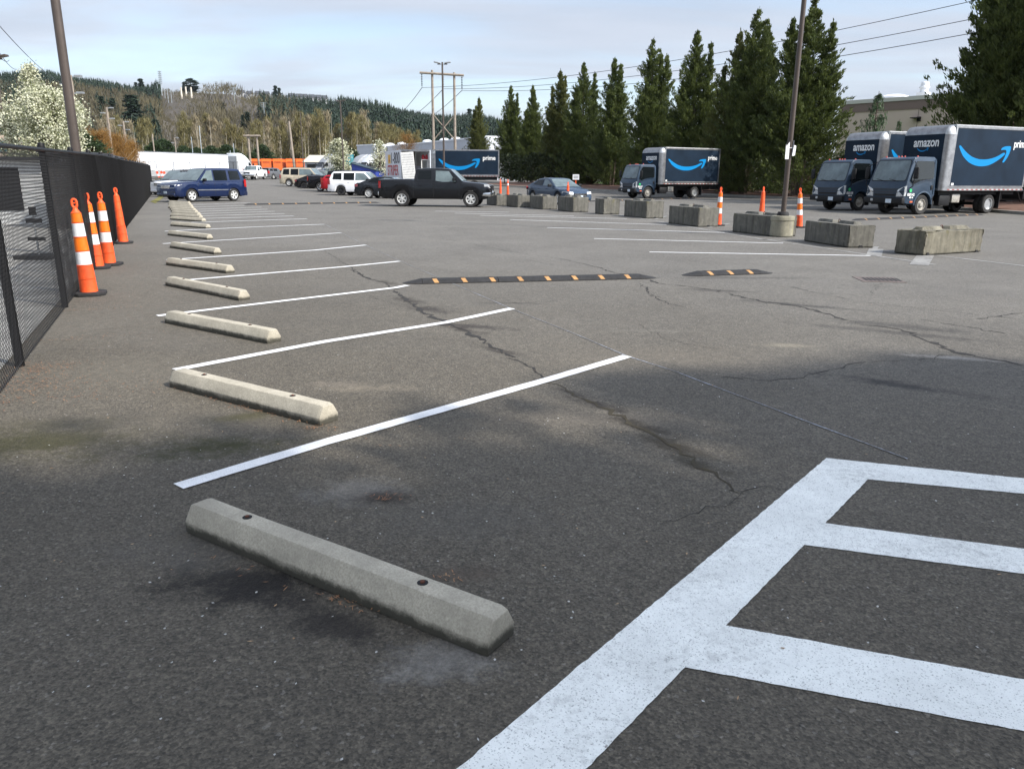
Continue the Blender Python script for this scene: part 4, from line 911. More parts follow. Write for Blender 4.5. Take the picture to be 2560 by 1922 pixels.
sp=suv_spec(WHITEC,L=4.9,z=1.70,W=1.9,rack=True,roofmat=BLACKC); q=at(398,400,56); car((q.x+.6,55.5,0),th,sp,'white SUV with black roof, half hidden between two dark vehicles')
BIGM=suv_spec(CHAR,L=5.2,z=1.82,W=2.0,rack=True); q=at(405,400,60); car((q.x-.6,60.5,0),th,BIGM,'dark truck with big mirrors, furthest of the cars at the fence')
# right hand row
h0=rad(-11)
def placed(px_rear,px_wheel,py_wheel,sp,label,heading=h0,group='cars parked nose in on the right of the aisle',cat='car',z=None):
    """rear near wheel contact seen at (px,py)"""
    q=P(px_wheel,py_wheel); fw=Vector((math.cos(heading),math.sin(heading),0)); lf=Vector((-fw.y,fw.x,0))
    c=q+lf*(sp['W']/2-.12)-fw*sp['axles'][0]; return car((c.x,c.y,tz(q.y) if z is None else z),heading,sp,label,group,cat)
placed(0,869.6,446.5,pickup_spec(BLACKC,mirror=BLACK,trim=BLACKC,rimm=ALLOY),'black crew cab pickup parked beside the first concrete block',rad(-5),cat='pickup')
placed(0,797.5,428.9,sedan_spec(CHAR,rimm=ALLOY,ws='ten'),'charcoal sedan showing its rear behind the black pickup bed')
placed(0,738,422.8,suv_spec(WHITEC,L=5.1,z=1.80,ws='five',rimm=DRIM,rack=True),'white SUV with dark five spoke wheels beside the charcoal sedan')
placed(0,720,416.2,suv_spec(REDC,L=4.4,z=1.45,W=1.85),'red car of which only the tail shows behind the white SUV')
placed(0,693,413.9,pickup_spec(BLACKC,L=5.4,z=1.78,rimm=CHROME),'black pickup with bright chrome wheels between a red car and a black sedan',cat='pickup')
placed(0,658,407.5,sedan_spec(BLACKC,rimm=DRIM,ws='ten'),'black sedan with black wheels between the beige SUV and a black pickup',z=.1)
placed(0,625.5,403.5,suv_spec(BEIGE,L=5.6,W=2.0,z=1.92,belt=1.15,hood=1.15,rack=True,R=.39),'long beige SUV furthest up the right hand row')
# far end
q=foot(549,111); car(tuple(q),rad(-92),pickup_spec(WHITEC,L=5.5,z=1.88,gm=GREYT),'white pickup facing the camera at the far fence','cars at the far end of the lot','pickup')
q=foot(591,117); car(tuple(q),rad(70),suv_spec(GREYC,L=4.6,z=1.62,W=1.85),'grey SUV seen from behind beside the white pickup','cars at the far end of the lot')
# blue sedan beyond the blocks
q=at(1212,400,44.5); car((q.x-.1,45.8,0),rad(-62),sedan_spec(SLATE,L=4.85,rimm=ALLOY),'slate blue sedan facing the camera behind the concrete blocks')
# ================================================================ delivery trucks
NAVY=paint('slate_navy_cab_paint',(.026,.045,.072),.32,dirt=.12); PANEL=mat('dark_navy_panel',(.009,.019,.034),.55,var=.2,vs=1.2,spec=.12); ALU=mat('aluminium_rail',(.30,.30,.305),.38,.85,var=.25,vs=4)
SMILE=mat('bright_blue_mark',(.0,.20,.48),.5,spec=.2); CREAMR=mat('translucent_roof',(.55,.56,.55),.5); GREEN=mat('green_decal',(.03,.45,.14),.5); RW1=mat('reflective_red',(.30,.05,.04),.4); RW2=mat('reflective_silver',(.5,.5,.48),.4)
TRIM=mat('black_grille_plastic',(.02,.026,.036),.5); HUB=mat('dusty_steel_wheel',(.36,.34,.30),.5,.4,var=.3,vs=9)
arc=[(1255,475),(1290,535),(1330,590),(1380,635),(1430,670),(1485,695),(1540,712),(1590,720),(1640,722),(1695,717),(1750,705),(1805,682),(1860,650),(1905,620),(1950,583),(1973,560),(1972,545),(1960,538),(1940,541),(1905,562),(1870,582),(1825,601),(1780,615),(1730,626),(1680,632),(1630,633),(1580,630),(1525,618),(1470,600),(1420,573),(1370,540),(1320,500),(1280,463),(1266,459),(1257,464)]
head=[(1898,500),(1908,482),(1925,468),(1952,458),(1985,452),(2030,450),(2046,454),(2052,468),(2049,505),(2040,550),(2020,600),(1995,642),(1978,665),(1962,669),(1952,660),(1962,632),(1978,590),(1988,550),(1990,525),(1984,508),(1968,500),(1930,500),(1908,505)]
def smile(x0,x1,z0,z1,name='smile_mark',parent=None,to=None,off=0,mt=None):
    """to: function (u,z)->3D point"""
    m=MB()
    for poly in(arc,head):
        vs=[to(x0+(x1-x0)*(a-1255)/797,z1-(z1-z0)*(b-450)/272) for a,b in poly]; m.add(vs,[tuple(range(len(vs)))])
    o=m.build(name,mt or SMILE,parent,smooth=0)
    return o
def T(o,u,w): # matrix mapping text (x right,y up) onto a vertical panel: origin, right, up
    n=u.cross(w); return Matrix(((u.x,w.x,n.x,o[0]),(u.y,w.y,n.y,o[1]),(u.z,w.z,n.z,o[2]),(0,0,0,1)))
UP=Vector((0,0,1))
TC={}
def truck_wheels(e,xf,xr,tr,R,rr=True):
    if 'tf' not in TC:
        t=MB(); t.lathe([(.24,-.11),(R*.9,-.12),(R*.98,-.09),(R,-.05),(R,.05),(R*.98,.09),(R*.9,.12),(.24,.11)],30,ax='y',caps=False); TC['t']=t.mesh('tyre',RUBBER,40)
        r=MB(); r.lathe([(.245,.06),(.25,.11),(.225,.11),(.21,.05),(.17,.045),(.13,.085),(.085,.09),(.085,.13),(.0,.135)],24,ax='y')
        for i in range(6): a=2*math.pi*i/6; r.tube((math.cos(a)*.115,.085,math.sin(a)*.115),(math.cos(a)*.115,.105,math.sin(a)*.115),.014,.014,6)
        TC['tf']=r.mesh('rim',HUB,35)
        d=MB()
        for i in range(6): a=2*math.pi*(i+.5)/6; d.tube((math.cos(a)*.185,.045,math.sin(a)*.185),(math.cos(a)*.185,.055,math.sin(a)*.185),.026,.026,10)
        TC['h']=d.mesh('vent_hole',DARK,35)
        r=MB(); r.lathe([(.245,.06),(.255,.112),(.235,.112),(.215,.03),(.20,-.03),(.14,-.05),(.10,-.05),(.09,.02),(.06,.03),(.0,.03)],24,ax='y'); TC['tr']=r.mesh('rim',STEEL,35)
        d=MB(); d.lathe([(.24,-.1),(.24,-.0)],16,ax='y'); TC['d']=d.mesh('brake_drum',DARK,35)
    for s in(1,-1):
        o=link('wheel',TC['t'],e,loc=(xf,s*tr,R)); o.rotation_euler=(0,.4,0 if s>0 else math.pi); link('rim',TC['tf'],o); link('vent_hole',TC['h'],o)
        o=link('wheel',TC['t'],e,loc=(xr,s*(tr+.04),R)); o.rotation_euler=(0,.2,0 if s>0 else math.pi); link('rim',TC['tr'],o); link('brake_drum',TC['d'],o)
        o=link('wheel',TC['t'],e,loc=(xr,s*(tr-.22),R)); o.rotation_euler=(0,.2,0 if s>0 else math.pi)
def box_body(e,x0,x1,hw,z0,z1,front=True,name='cargo_box',right=True):
    """cargo box from rear x0 to front x1; aluminium frame with dark panels"""
    m=MB(); CR=.40 if front else .05; m.prism([(x0,z0+.02),(x0,z1-.02),(x1-CR,z1-.02),(x1-CR,z0+.02)],-hw+.02,hw-.02)
    if front: m.prism([(x1-CR,z0+.02),(x1-CR,z1-.02),(x1-.16,z1-.12),(x1-.06,z1-.25),(x1-.02,z1-.42),(x1-.02,z0+.02)],-hw+.24,hw-.24)
    b=m.build(name,ALU,e,smooth=20)
    for s in(1,-1):
        if s<0 and not right: pass
        y=s*hw
        m=MB(); m.box(x0+.10,x1-.48,min(y-.004*s,y+.006*s),max(y-.004*s,y+.006*s),z0+.20,z1-.13); m.build('side_panel',PANEL,b,smooth=0)
        m=MB(); m.box(x0,x1-.40,min(y-.03*s,y+.014*s),max(y-.03*s,y+.014*s),z1-.12,z1); m.build('top_rail',ALU,b,smooth=0,bevel=.01)
        m=MB(); m.box(x0,x1-.40,min(y-.03*s,y+.014*s),max(y-.03*s,y+.014*s),z0,z0+.075); m.build('bottom_rail',ALU,b,smooth=0)
        m=MB(); m.box(x0,x1-.42,min(y-.03*s,y+.03*s),max(y-.03*s,y+.03*s),z0+.155,z0+.19); m.build('rub_rail',ALU,b,smooth=0,bevel=.006)
        n=int((x1-.4-x0)/.15)
        for mt,pa in((RW1,0),(RW2,1)):
            m=MB()
            for i in range(n):
                if i%2==pa: a=x0+.05+i*.15; yy=y+.0165*s; m.add([(a,yy,z0+.02),(a+.15,yy,z0+.02),(a+.15,yy,z0+.06),(a,yy,z0+.06)],[(0,1,2,3)])
            m.build('reflective_tape',mt,b,smooth=0)
        m=MB(); m.box(x0,x0+.09,min(y-.03*s,y+.014*s),max(y-.03*s,y+.014*s),z0+.19,z1-.12); m.build('rear_post',ALU,b,smooth=0)
        # rounded front corner post
        m=MB(); pts=[]
        for j in range(7):
            t=math.pi/2*j/6; pts.append((x1-.385+math.sin(t)*.39,s*(hw-.20+math.cos(t)*.215)))
        pts=[(x1-.47,s*(hw+.015))]+pts+[(x1+.004,s*(hw-.28)),(x1-.05,s*(hw-.28)),(x1-.47,s*(hw-.05))]
        m.prism(pts,z0,z1-.38,'z'); m.build('corner_post',ALU,b,smooth=50)
        # cast cap above the post
        m=MB(); vs=[];n1=6
        for k in range(n1+1):
            ph=math.pi/2*k/n1
            for j in range(8):
                t=math.pi/2*j/7; r=math.cos(ph)
                vs.append((x1-.385+math.sin(t)*r*.39,s*(hw-.20+math.cos(t)*r*.215),z1-.38+.385*math.sin(ph)))
        m.add(vs,[(k*8+j,k*8+j+1,(k+1)*8+j+1,(k+1)*8+j) for k in range(n1) for j in range(7)]); m.box(x1-.47,x1-.385,min(s*(hw-.3),s*(hw+.014)),max(s*(hw-.3),s*(hw+.014)),z1-.38,z1+.004); m.build('corner_cap',STEEL,b,smooth=50)
    if front:
        m=MB(); pr=[(x1+.006,z1-.40)]+[(x1-.385+math.cos(t)*.392,z1-.38+math.sin(t)*.386) for t in [math.pi/2*j/8 for j in range(9)]]+[(x1-.5,z1+.006),(x1-.5,z1-.1),(x1-.1,z1-.40)]
        m.prism(pr,-hw+.20,hw-.20); m.build('nose_cap',ALU,b,smooth=50)
        m=MB(); m.box(x1-.02,x1+.010,-hw+.13,hw-.20,z0+.10,z1-.36); m.build('front_panel',PANEL,b,smooth=0)
    return b
def delivery_truck(loc,rz,label,blen=5.4,num='820142',s=1.0,wb=4.35,greencol=True,bh=2.72):
    e=empty('delivery_truck',loc,rz,label,'delivery truck','slate blue delivery trucks',s)
    hw=1.0; zf=.42
    # cab: stations from front (x) with side profile; built as a prism with a windshield rake, then bevelled
    prof=[(1.14,.52),(1.16,.95),(1.13,1.18),(1.03,1.42),(.78,2.22),(.66,2.36),(.45,2.42),(-.55,2.42),(-.66,2.30),(-.68,.95),(-.62,.95)]
    arch=[(math.cos(t)*.50+.0,.42+math.sin(t)*.50) for t in [math.pi*(j)/10 for j in range(0,11)]]
    poly=prof[:9]+[(-.68,.92),(-.50,.92)]
    poly=[(1.14,.52),(1.16,.95),(1.14,1.16),(1.05,1.40),(.78,2.22),(.68,2.35),(.48,2.42),(-.50,2.42),(-.64,2.33),(-.68,2.2),(-.68,.80),(-.48,.60)]+[(math.cos(t)*.49,.44+math.sin(t)*.49) for t in [math.pi*(.88-.86*j/9) for j in range(10)]]+[(.55,.46),(.9,.46)]
    m=MB(); m.prism(poly,-hw,hw)
    for i,v in enumerate(m.v):
        x,y,z=v
        if z>1.5: y*=1-.10*(z-1.5)/.9
        if x>.95 and z<1.5: y*=.975
        m.v[i]=(x,y,z)
    m.build('cab',NAVY,e,smooth=40,bevel=.05,seg=3)
    def wy(z): return hw*(1-.10*max(0,z-1.5)/.9)
    # windshield
    def wsx(z): return 1.05+(z-1.40)*(.78-1.05)/(2.22-1.40)
    m=MB(); vs=[];zz=[1.43,1.48,1.8,2.1,2.22,2.26]; ww=[.80,.865,.865,.84,.825,.77]
    for z,w_ in zip(zz,ww):
        for j in range(7): u=j/6*2-1; vs.append((wsx(z)+.014-.006*abs(u)**4,w_*u,z))
    m.add(vs,[(i*7+j,i*7+j+1,(i+1)*7+j+1,(i+1)*7+j) for i in range(5) for j in range(6)]); m.build('windshield',GLASSL,e,smooth=60)
    m=MB(); z=[1.415,1.415,2.275,2.275]; 
    fr=[(-.895,1.44),(-.84,1.40),(.84,1.40),(.895,1.44),(.86,2.22),(.80,2.285),(-.80,2.285),(-.86,2.22)]
    m.add([(wsx(z)+.004,y,z) for y,z in fr],[tuple(range(8))]); m.build('windshield_seal',BLACK,e,smooth=0)
    for y0,y1 in((.55,.05),(-.12,-.62)):
        m=MB(); m.tube((wsx(1.40)+.05,y0,1.40),(wsx(1.50)+.045,y1,1.50),.013,.009,5); m.build('wiper',BLACK,e)
    # nose panel, grille
    m=MB(); m.prism([(-.55,.78),(.55,.78),(.62,1.02),(.68,1.10),(-.68,1.10),(-.62,1.02)],1.155,1.172,'x'); g=m.build('grille',TRIM,e,smooth=0,bevel=.006)
    for z,w_ in((1.0,.50),(.90,.52)):
        m=MB(); m.add([(1.176,-w_-.12,z+.07),(1.176,-w_,z+.02),(1.176,w_,z+.02),(1.176,w_+.12,z+.07),(1.176,w_+.12,z+.035),(1.176,w_,z-.018),(1.176,-w_,z-.018),(1.176,-w_-.12,z+.035)],[(0,1,6,7),(1,2,5,6),(2,3,4,5)]); m.build('grille_bar',NAVY,g,smooth=0)
    m=MB(); m.prism([(-.50,.80),(.50,.80),(.54,.86),(-.54,.86)],1.172,1.178,'x'); m.build('air_intake',DARK,g,smooth=0)
    for s_ in(1,-1):
        m=MB(); m.add([(1.170,s_*.60,.76),(1.150,s_*.985,.78),(1.06,s_*1.012,.80),(1.06,s_*1.012,1.22),(1.135,s_*.97,1.20),(1.155,s_*.66,1.06),(1.172,s_*.62,.98)],[(0,1,4,5,6),(1,2,3,4)]); m.build('headlight',LAMPGLASS,e,smooth=0)
        m=MB(); m.add([(1.180,s_*.64,.94),(1.158,s_*.975,.97),(1.158,s_*.975,.99),(1.180,s_*.64,.96)],[(0,1,2,3)]); m.build('headlight_divider',BLACK,e,smooth=0)
        y=s_*1.0
        # side window following the falling belt line
        def wp(x,z,o=.010): return (x,s_*(wy(z)+o),z)
        m=MB(); m.add([wp(.62,1.30),wp(.35,1.42),wp(-.10,1.50),wp(-.45,1.50),wp(-.49,1.56),wp(-.49,2.18),wp(-.44,2.24),wp(.52,2.24),wp(.60,2.16),wp(.84,1.44)],[tuple(range(10))]); m.build('side_window',GLASS,e,smooth=0)
        d=MB(); pts=[(.70,1.24),(.30,1.36),(-.12,1.455),(-.50,1.455),(-.56,1.52),(-.56,.86)]
        for a,b in zip(pts,pts[1:]):
            d.tube(wp(*a,.004),wp(*b,.004),.012,.012,5)
        d.tube(wp(-.56,1.5,.004),wp(-.54,2.28,.004),.012,.012,5); dd=d.build('door_edge',NAVY,e)
        m=MB(); yy=s_*1.012; m.box(-.50,-.40,min(yy,yy-.02*s_),max(yy,yy-.02*s_),1.05,1.24); m.build('door_handle',BLACK,e,bevel=.01)
        # mirror on an arm
        m=MB(); m.tube((.86,s_*.98,1.12),(.98,s_*1.22,1.20),.018,.018,6); m.tube((.98,s_*1.22,1.20),(.95,s_*1.27,2.02),.018,.018,6); m.tube((.95,s_*1.27,2.02),(.72,s_*.95,2.22),.018,.018,6); m.build('mirror_arm',BLACK,e)
        m=MB(); m.box(.88,.97,min(s_*1.16,s_*1.38),max(s_*1.16,s_*1.38),1.50,1.98); m.build('side_mirror',BLACK,e,bevel=.035)
        m=MB(); 
        pts=[]
        for j in range(15):
            t=math.pi*(-.02+1.02*j/14); pts.append((math.cos(t)*.50,.44+math.sin(t)*.50))
        vs=[]
        for (a,b) in pts:
            c=((a)*1.13,.44+(b-.44)*1.13); vs+=[(a,s_*1.035,b),(c[0],s_*1.02,c[1])]
        m.add(vs,[(2*i,2*i+1,2*i+3,2*i+2) for i in range(14)]); vs=[]
        for (a,b) in pts: vs+=[(a,s_*1.035,b),(a,s_*.8,b)]
        m.add(vs,[(2*i,2*i+1,2*i+3,2*i+2) for i in range(14)]); m.build('fender_flare',NAVY,e,smooth=60)
        MB().box(.62,.78,min(s_*1.0,s_*1.014),max(s_*1.0,s_*1.014),.52,.58).build('side_marker_lamp',AMBER,e,smooth=0)
        MB().box(-.62,-.58,min(s_*.72,s_*1.0),max(s_*.72,s_*1.0),.25,.80).build('mud_flap',BLACK,e,smooth=0)
        MB().box(-wb-.62,-wb-.58,min(s_*.62,s_*1.08),max(s_*.62,s_*1.08),.22,1.05).build('mud_flap',BLACK,e,smooth=0)
    m=MB(); m.prism([(-1.02,.47),(1.02,.47),(1.02,.72),(-1.02,.72)],1.08,1.27,'x'); m.build('front_bumper',BLACK,e,bevel=.03)
    m=MB(); m.box(1.272,1.28,.18,.48,.49,.66); m.build('licence_plate',PLATE,e,smooth=0)
    m=MB(); m.box(1.272,1.279,-.62,-.50,.56,.66); m.build('fog_lamp',LAMPGLASS,e,smooth=0)
    for y in(-.8,-.16,0,.16,.8):
        m=MB(); m.lathe([(.035,0),(.034,.03),(.02,.055),(.0,.06)],10,Matrix.Translation((.42,y,2.41))); m.build('marker_lamp',mat('marker_red',(.6,.06,.03),.3) if 'marker_red' not in bpy.data.materials else bpy.data.materials['marker_red'],e)
    m=MB(); m.tube((.35,-.75,2.42),(.2,-.74,2.86),.006,.004,4); m.build('antenna',BLACK,e)
    # interior hints
    m=MB(); m.box(-1.0,.9,-.42,-.34,.62,.82).box(-blen-.6,-.5,-.42,-.34,.60,.84).box(-blen-.6,-.5,.34,.42,.60,.84); m.build('chassis_rail',DARK,e,smooth=0)
    MB().box(-.9,.95,-.85,.85,.40,.56).build('engine_underside',DARK,e,smooth=0)
    m=MB(); m.box(-1.75,-1.05,.62,.98,.36,.84); m.build('fuel_tank',BLACK,e,bevel=.06); m=MB(); m.box(-2.35,-1.85,.62,.98,.50,.86); m.build('battery_box',HUB,e,bevel=.015)
    m=MB(); m.box(-1.75,-1.05,-.98,-.62,.36,.84); m.build('tool_box',BLACK,e,bevel=.03)
    x1=-.84; x0=x1-blen; bz=1.02; bw=1.17; zt_=bz+bh
    b=box_body(e,x0,x1,bw,bz,zt_)
    MB().box(x0+.2,x1-.2,-.9,.9,.84,1.02).build('floor_beams',DARK,e,smooth=0)
    MB().box(x0+.15,x1-.5,-bw+.1,bw-.1,zt_-.02,zt_+.03).build('roof_skin',CREAMR,e,smooth=0)
    m=MB(); m.tube((-wb,-.9,.42),(-wb,.9,.42),.07,.07,8); m.tube((0,-.8,.42),(0,.8,.42),.06,.06,8); m.build('axle',DARK,e)
    truck_wheels(e,0,-wb,.86,.42)
    # lift gate at the back
    m=MB(); m.box(x0-.45,x0-.39,-1.0,1.0,.62,1.15).box(x0-.45,x0+.2,.92,1.0,.98,1.04).box(x0-.45,x0+.2,-1.0,-.92,.98,1.04).box(x0-.4,x0,-.5,.5,.50,.56); m.tube((x0-.1,.9,.95),(x0-.42,.9,.5),.03,.03,6); m.build('lift_gate',BLACK,e)
    # lettering
    fw=Vector((0,1,0)); zt2=zt_
    k=textmesh('amazon',.54,WHITEP,'front_lettering',.012,.76,b,T((x1+.016,-.52,zt2-.86),fw,UP)); 
    smile(-.32,.26,zt2-1.08,zt2-.91,'front_smile_mark',b,lambda u,z:(x1+.015,u,z))
    for s_ in(1,):
        y=bw+.010; L_=blen-.58; r0=x0+.10
        # left side: reading direction runs towards the rear
        X=lambda f:(x1-.48)-L_*f
        smile(.045,.75,bz+.20+(bh-.33)*.35,bz+.20+(bh-.33)*.72,'side_smile_mark',b,lambda u,z:(X(u),y,z))
        textmesh('prime',.46,WHITEP,'side_lettering',.008,.84,b,T((X(.785),y,bz+.20+(bh-.33)*.70),Vector((-1,0,0)),UP))
    m=MB(); m.add([(1,1.022,1)],[]) if False else None
    m=MB(); m.lathe([(.0,0),(.075,0),(.075,.004),(.0,.004)],16,Matrix.Translation((.80,1.003,1.02))@Matrix.Rotation(-math.pi/2,4,'X')); m.build('green_round_decal',GREEN,e,smooth=0)
    textmesh(num,.15,WHITEP,'fleet_number',.004,.95,e,T((.98,1.012,.80),Vector((-1,0,0)),UP))
    MB().box(.72,.84,1.0,1.012,.70,.76).box(.62,.68,1.0,1.012,.70,.76).build('small_decal',WHITEP,e,smooth=0)
    MB().box(x1-.55-.15,x1-.55,bw+.006,bw+.012,bz+.22,bz+.32).build('corner_sticker',WHITEP,b,smooth=0)
    return e
def tplace(px,py,ang,s,label,**k):
    fw=Vector((math.cos(ang),math.sin(ang),0)); lf=Vector((-fw.y,fw.x,0)); q=P(px,py); c=q-lf*.97*s
    return delivery_truck((c.x,c.y,tz(c.y)),ang,label,s=s,**k)
tplace(1399,429.2,rad(180+28),1.0,'slate blue delivery truck standing alone in front of the evergreens',blen=5.7,wb=4.4,bh=2.6,num='820137')
tplace(1854,455.5,rad(180+25),1.0,'slate blue delivery truck, left one of the parked pair, partly hidden by the other',blen=4.9,wb=4.2,num='820138')
tplace(1987,464,rad(180+23.5),1.02,'slate blue delivery truck, right one of the pair, cab beside its neighbour',blen=5.35,wb=4.25,num='820142')
# ---------------------------------------------------------------- dark box truck far away, seen side on
Y=80; a=at(1081/K+0,400,Y); b=at(1248/K,400,Y); g0=tz(Y); e=empty('box_truck',((b.x),Y,g0),rad(180),'dark navy box truck far down the lot, its side showing behind the black pickup','box truck')
L_=b.x-a.x; zt_=at(1100/K*1.0,375/K,Y).z-g0; zb_=at(1100/K,441/K,Y).z-g0
# local frame: +x points to the left of the picture (front), so rear end at x=0
bb=box_body(e,0,L_,1.17,zb_,zt_,front=False)
y=1.18; X=lambda f:L_-.48-(L_-.58)*f
hgt=zt_-.13-zb_-.2; smile(.05,.71,zb_+.2+hgt*.18,zb_+.2+hgt*.68,'side_smile_mark',bb,lambda u,z:(X(u),y,z))
textmesh('prime',.60,WHITEP,'side_lettering',.01,.9,bb,T((X(.755),y,zb_+.2+hgt*.62),Vector((-1,0,0)),UP))
MB().box(.2,L_+.8,-.9,.9,zb_-.35,zb_).build('chassis_rail',DARK,e,smooth=0); MB().box(-.6,-.5,-1,1,.55,1.1).box(-.6,.1,.9,1.0,.9,.96).build('lift_gate',BLACK,e,smooth=0)
MB().box(L_+.15,L_+1.7,-1,1,.6,2.2).build('cab',NAVY,e,bevel=.1)
xw=at(1395/2212*420/K+920/K,400,Y).x; xw=b.x-xw
truck_wheels(e,L_+1.0,xw,.9,.42)
# ---------------------------------------------------------------- line painting firm's box truck
WHB=mat('white_box_panel',(.62,.65,.69),.45,var=.04,vs=1); INT=mat('pale_interior',(.45,.42,.36),.7); PEGW=mat('white_pegboard',(.75,.74,.70),.6); LBL=mat('lettering_charcoal',(.03,.03,.04),.5); LRED=mat('lettering_red',(.45,.03,.03),.5); BADGE=mat('badge_yellow',(.72,.42,.02),.5); WOODS=mat('shelf_wood',(.45,.30,.14),.7); REDC2=mat('red_canister',(.5,.02,.03),.4)
Y=62; c0=at(1005/K,440/K,Y); r1=at(1074/K,440/K,Y); zt_=at(1040/K,375/K,Y).z; z0=.95
W_=r1.x-c0.x; ang=rad(0)
e=empty('striping_truck',(c0.x,Y,0),0,'white lettered box truck, open rear full of painting gear, behind the black pickup','box truck')
# rear opening faces the camera: box frame
l=5.0; sh=Vector((-1.75,l*.95))  # the side wall runs back and to the left
dirv=Vector((-.40,.917)); 
def sp3(u,z,o=0): # point on the left side wall, u metres from the rear corner
    n=Vector((-.917,-.40)); return (dirv.x*u+n.x*o,dirv.y*u+n.y*o,z)
H_=zt_
m=MB(); m.add([sp3(0,z0),sp3(l,z0),sp3(l,H_),sp3(0,H_),sp3(0,z0,-.05),sp3(l,z0,-.05),sp3(l,H_,-.05),sp3(0,H_,-.05)],[(0,1,2,3),(7,6,5,4),(0,4,5,1),(3,2,6,7),(0,3,7,4),(1,5,6,2)]); m.build('side_wall',WHB,e,smooth=0)
rv=Vector((.917,.40,0)) # nominal lateral, keep rear frame facing the camera
R0=Vector((W_,0.25,0))
def off(p,k): return (p[0]+R0.x*k,p[1]+R0.y*k,p[2])
m=MB(); m.add([off(sp3(0,z0),1),off(sp3(l,z0),1),off(sp3(l,H_),1),off(sp3(0,H_),1),off(sp3(0,z0,-.05),1.02),off(sp3(l,z0,-.05),1.02),off(sp3(l,H_,-.05),1.02),off(sp3(0,H_,-.05),1.02)],[(0,1,2,3),(7,6,5,4),(0,3,7,4),(0,4,5,1),(3,2,6,7),(1,5,6,2)]); m.build('side_wall',WHB,e,smooth=0)
m=MB()
for z in(z0,H_-.04):
    q=[sp3(.01,z,-.06),sp3(l,z,-.06),off(sp3(l,z),.99),off(sp3(.01,z),.99)]; m.add([p for p in q]+[(p[0],p[1],p[2]+.04) for p in q],[(0,1,2,3),(7,6,5,4)]+[(j,(j+1)%4,4+(j+1)%4,4+j) for j in range(4)])
m.build('floor_and_roof',INT,e,smooth=0)
m=MB(); q=[sp3(l*.75,z0,-.06),off(sp3(l*.75,z0),.98),off(sp3(l*.75,H_),.98),sp3(l*.75,H_,-.06)]; m.add(q,[(0,1,2,3)]); m.build('inner_bulkhead',INT,e,smooth=0)
m=MB(); m.box(-.03,.09,-.06,-.0,z0,H_).box(W_-.09,W_+.03,.19,.25,z0,H_).box(-.03,W_+.03,-.04,.22,H_-.12,H_+.03); m.build('rear_frame',ALU,e,smooth=0)
# text on side wall: reading direction from far to near (left to right in the photo)
ur=Vector((-dirv.x,-dirv.y,0)); 
def tw(txt,size,mt,nm,u,z,b,xs): textmesh(txt,size,mt,nm,b,xs,e,T(sp3(u,z,.012),ur,UP))
hh=H_-z0
tw('1-800',1.22,LBL,'number_lettering',3.25,z0+hh*.60,.014,.98)
tw('STRIPER',1.12,LRED,'name_lettering',4.35,z0+hh*.24,.016,.86)
tw('Parking Striping & Sealcoating',.22,LBL,'small_lettering',4.2,z0+hh*.10,.002,1.25)
m=MB(); q=[sp3(4.1,z0+hh*.60,.010),sp3(3.3,z0+hh*.60,.010),sp3(3.3,z0+hh*.88,.010),sp3(4.1,z0+hh*.88,.010)]; m.add(q,[(0,1,2,3)]); bd=m.build('yellow_badge',BADGE,e,smooth=0)
m=MB(); q=[sp3(3.85,z0+hh*.66,.014),sp3(3.5,z0+hh*.66,.014),sp3(3.5,z0+hh*.70,.014),sp3(3.62,z0+hh*.72,.014),sp3(3.66,z0+hh*.83,.014),sp3(3.72,z0+hh*.83,.014),sp3(3.76,z0+hh*.72,.014),sp3(3.85,z0+hh*.70,.014)]; m.add(q,[tuple(range(8))]); m.build('badge_cone_mark',mat('badge_red',(.45,.06,.02),.5),bd,smooth=0)
# gear
stencil=MB(); stencil.box(0,1.0,0,.03,0,2.25); Ms=Matrix.Translation((.14,-.25,z0+.10))@Matrix.Rotation(rad(-4),4,'Y')@Matrix.Rotation(rad(4),4,'X'); 
o=MB().box(0,1.0,0,.03,0,2.2,Ms); o=o.build('stencil_board',PEGW,None,smooth=0,loc=(c0.x,Y,0),label='tall white board full of small letter stencils leaning in the open truck rear',cat='stencil board')
rs=random.Random(5); m=MB()
for r in range(11):
    for c_ in range(9):
        x=.08+c_*.1; z=.12+r*.185; w1=.03+rs.random()*.02; m.box(x,x+w1,-.012,-.004,z,z+.018,Ms).box(x,x+.016,-.012,-.004,z,z+.06+rs.random()*.05,Ms)
m.build('stencil_letters',GREYC,o,smooth=0)
o=MB().box(.1,1.55,-.35,.0,z0-.02,z0+.07).build('wooden_plank',WOODS,None,smooth=0,loc=(c0.x,Y-.02,0),label='yellowish wooden plank at the foot of the open truck rear',cat='plank')
m=MB(); sx=W_*.68
for z in(z0+1.0,z0+1.75): m.box(sx,W_-.12,.45,1.1,z,z+.05)
m.box(sx,sx+.06,.45,1.1,z0+.05,z0+1.75).box(W_-.2,W_-.14,.45,1.1,z0+.05,z0+1.75); e2=m.build('white_shelf',PEGW,None,smooth=0,loc=(c0.x,Y,0),label='white shelf unit inside the open truck on the right',cat='shelf')
for i,x in enumerate((sx+.14,sx+.42)):
    m=MB(); m.lathe([(.10,0),(.125,.02),(.13,.22),(.11,.30),(.05,.34),(.05,.38),(.0,.38)],14); m.build('red_canister',REDC2,None,loc=(c0.x+x,Y+.75,z0+1.803),label=('left' if i==0 else 'right')+' one of two red canisters on top of the white shelf in the truck',cat='canister',group='red canisters in the open truck')
m=MB(); m.box(sx-.55,sx-.08,.5,1.0,z0+.05,z0+1.3); 
for k in range(4): m.box(sx-.52+k*.12,sx-.44+k*.12,.47,.5,z0+.1,z0+1.25)
m.build('paint_machine_crate',GREYT,None,smooth=0,loc=(c0.x,Y,0),label='slatted grey crate between the stencil board and the shelf',cat='crate')
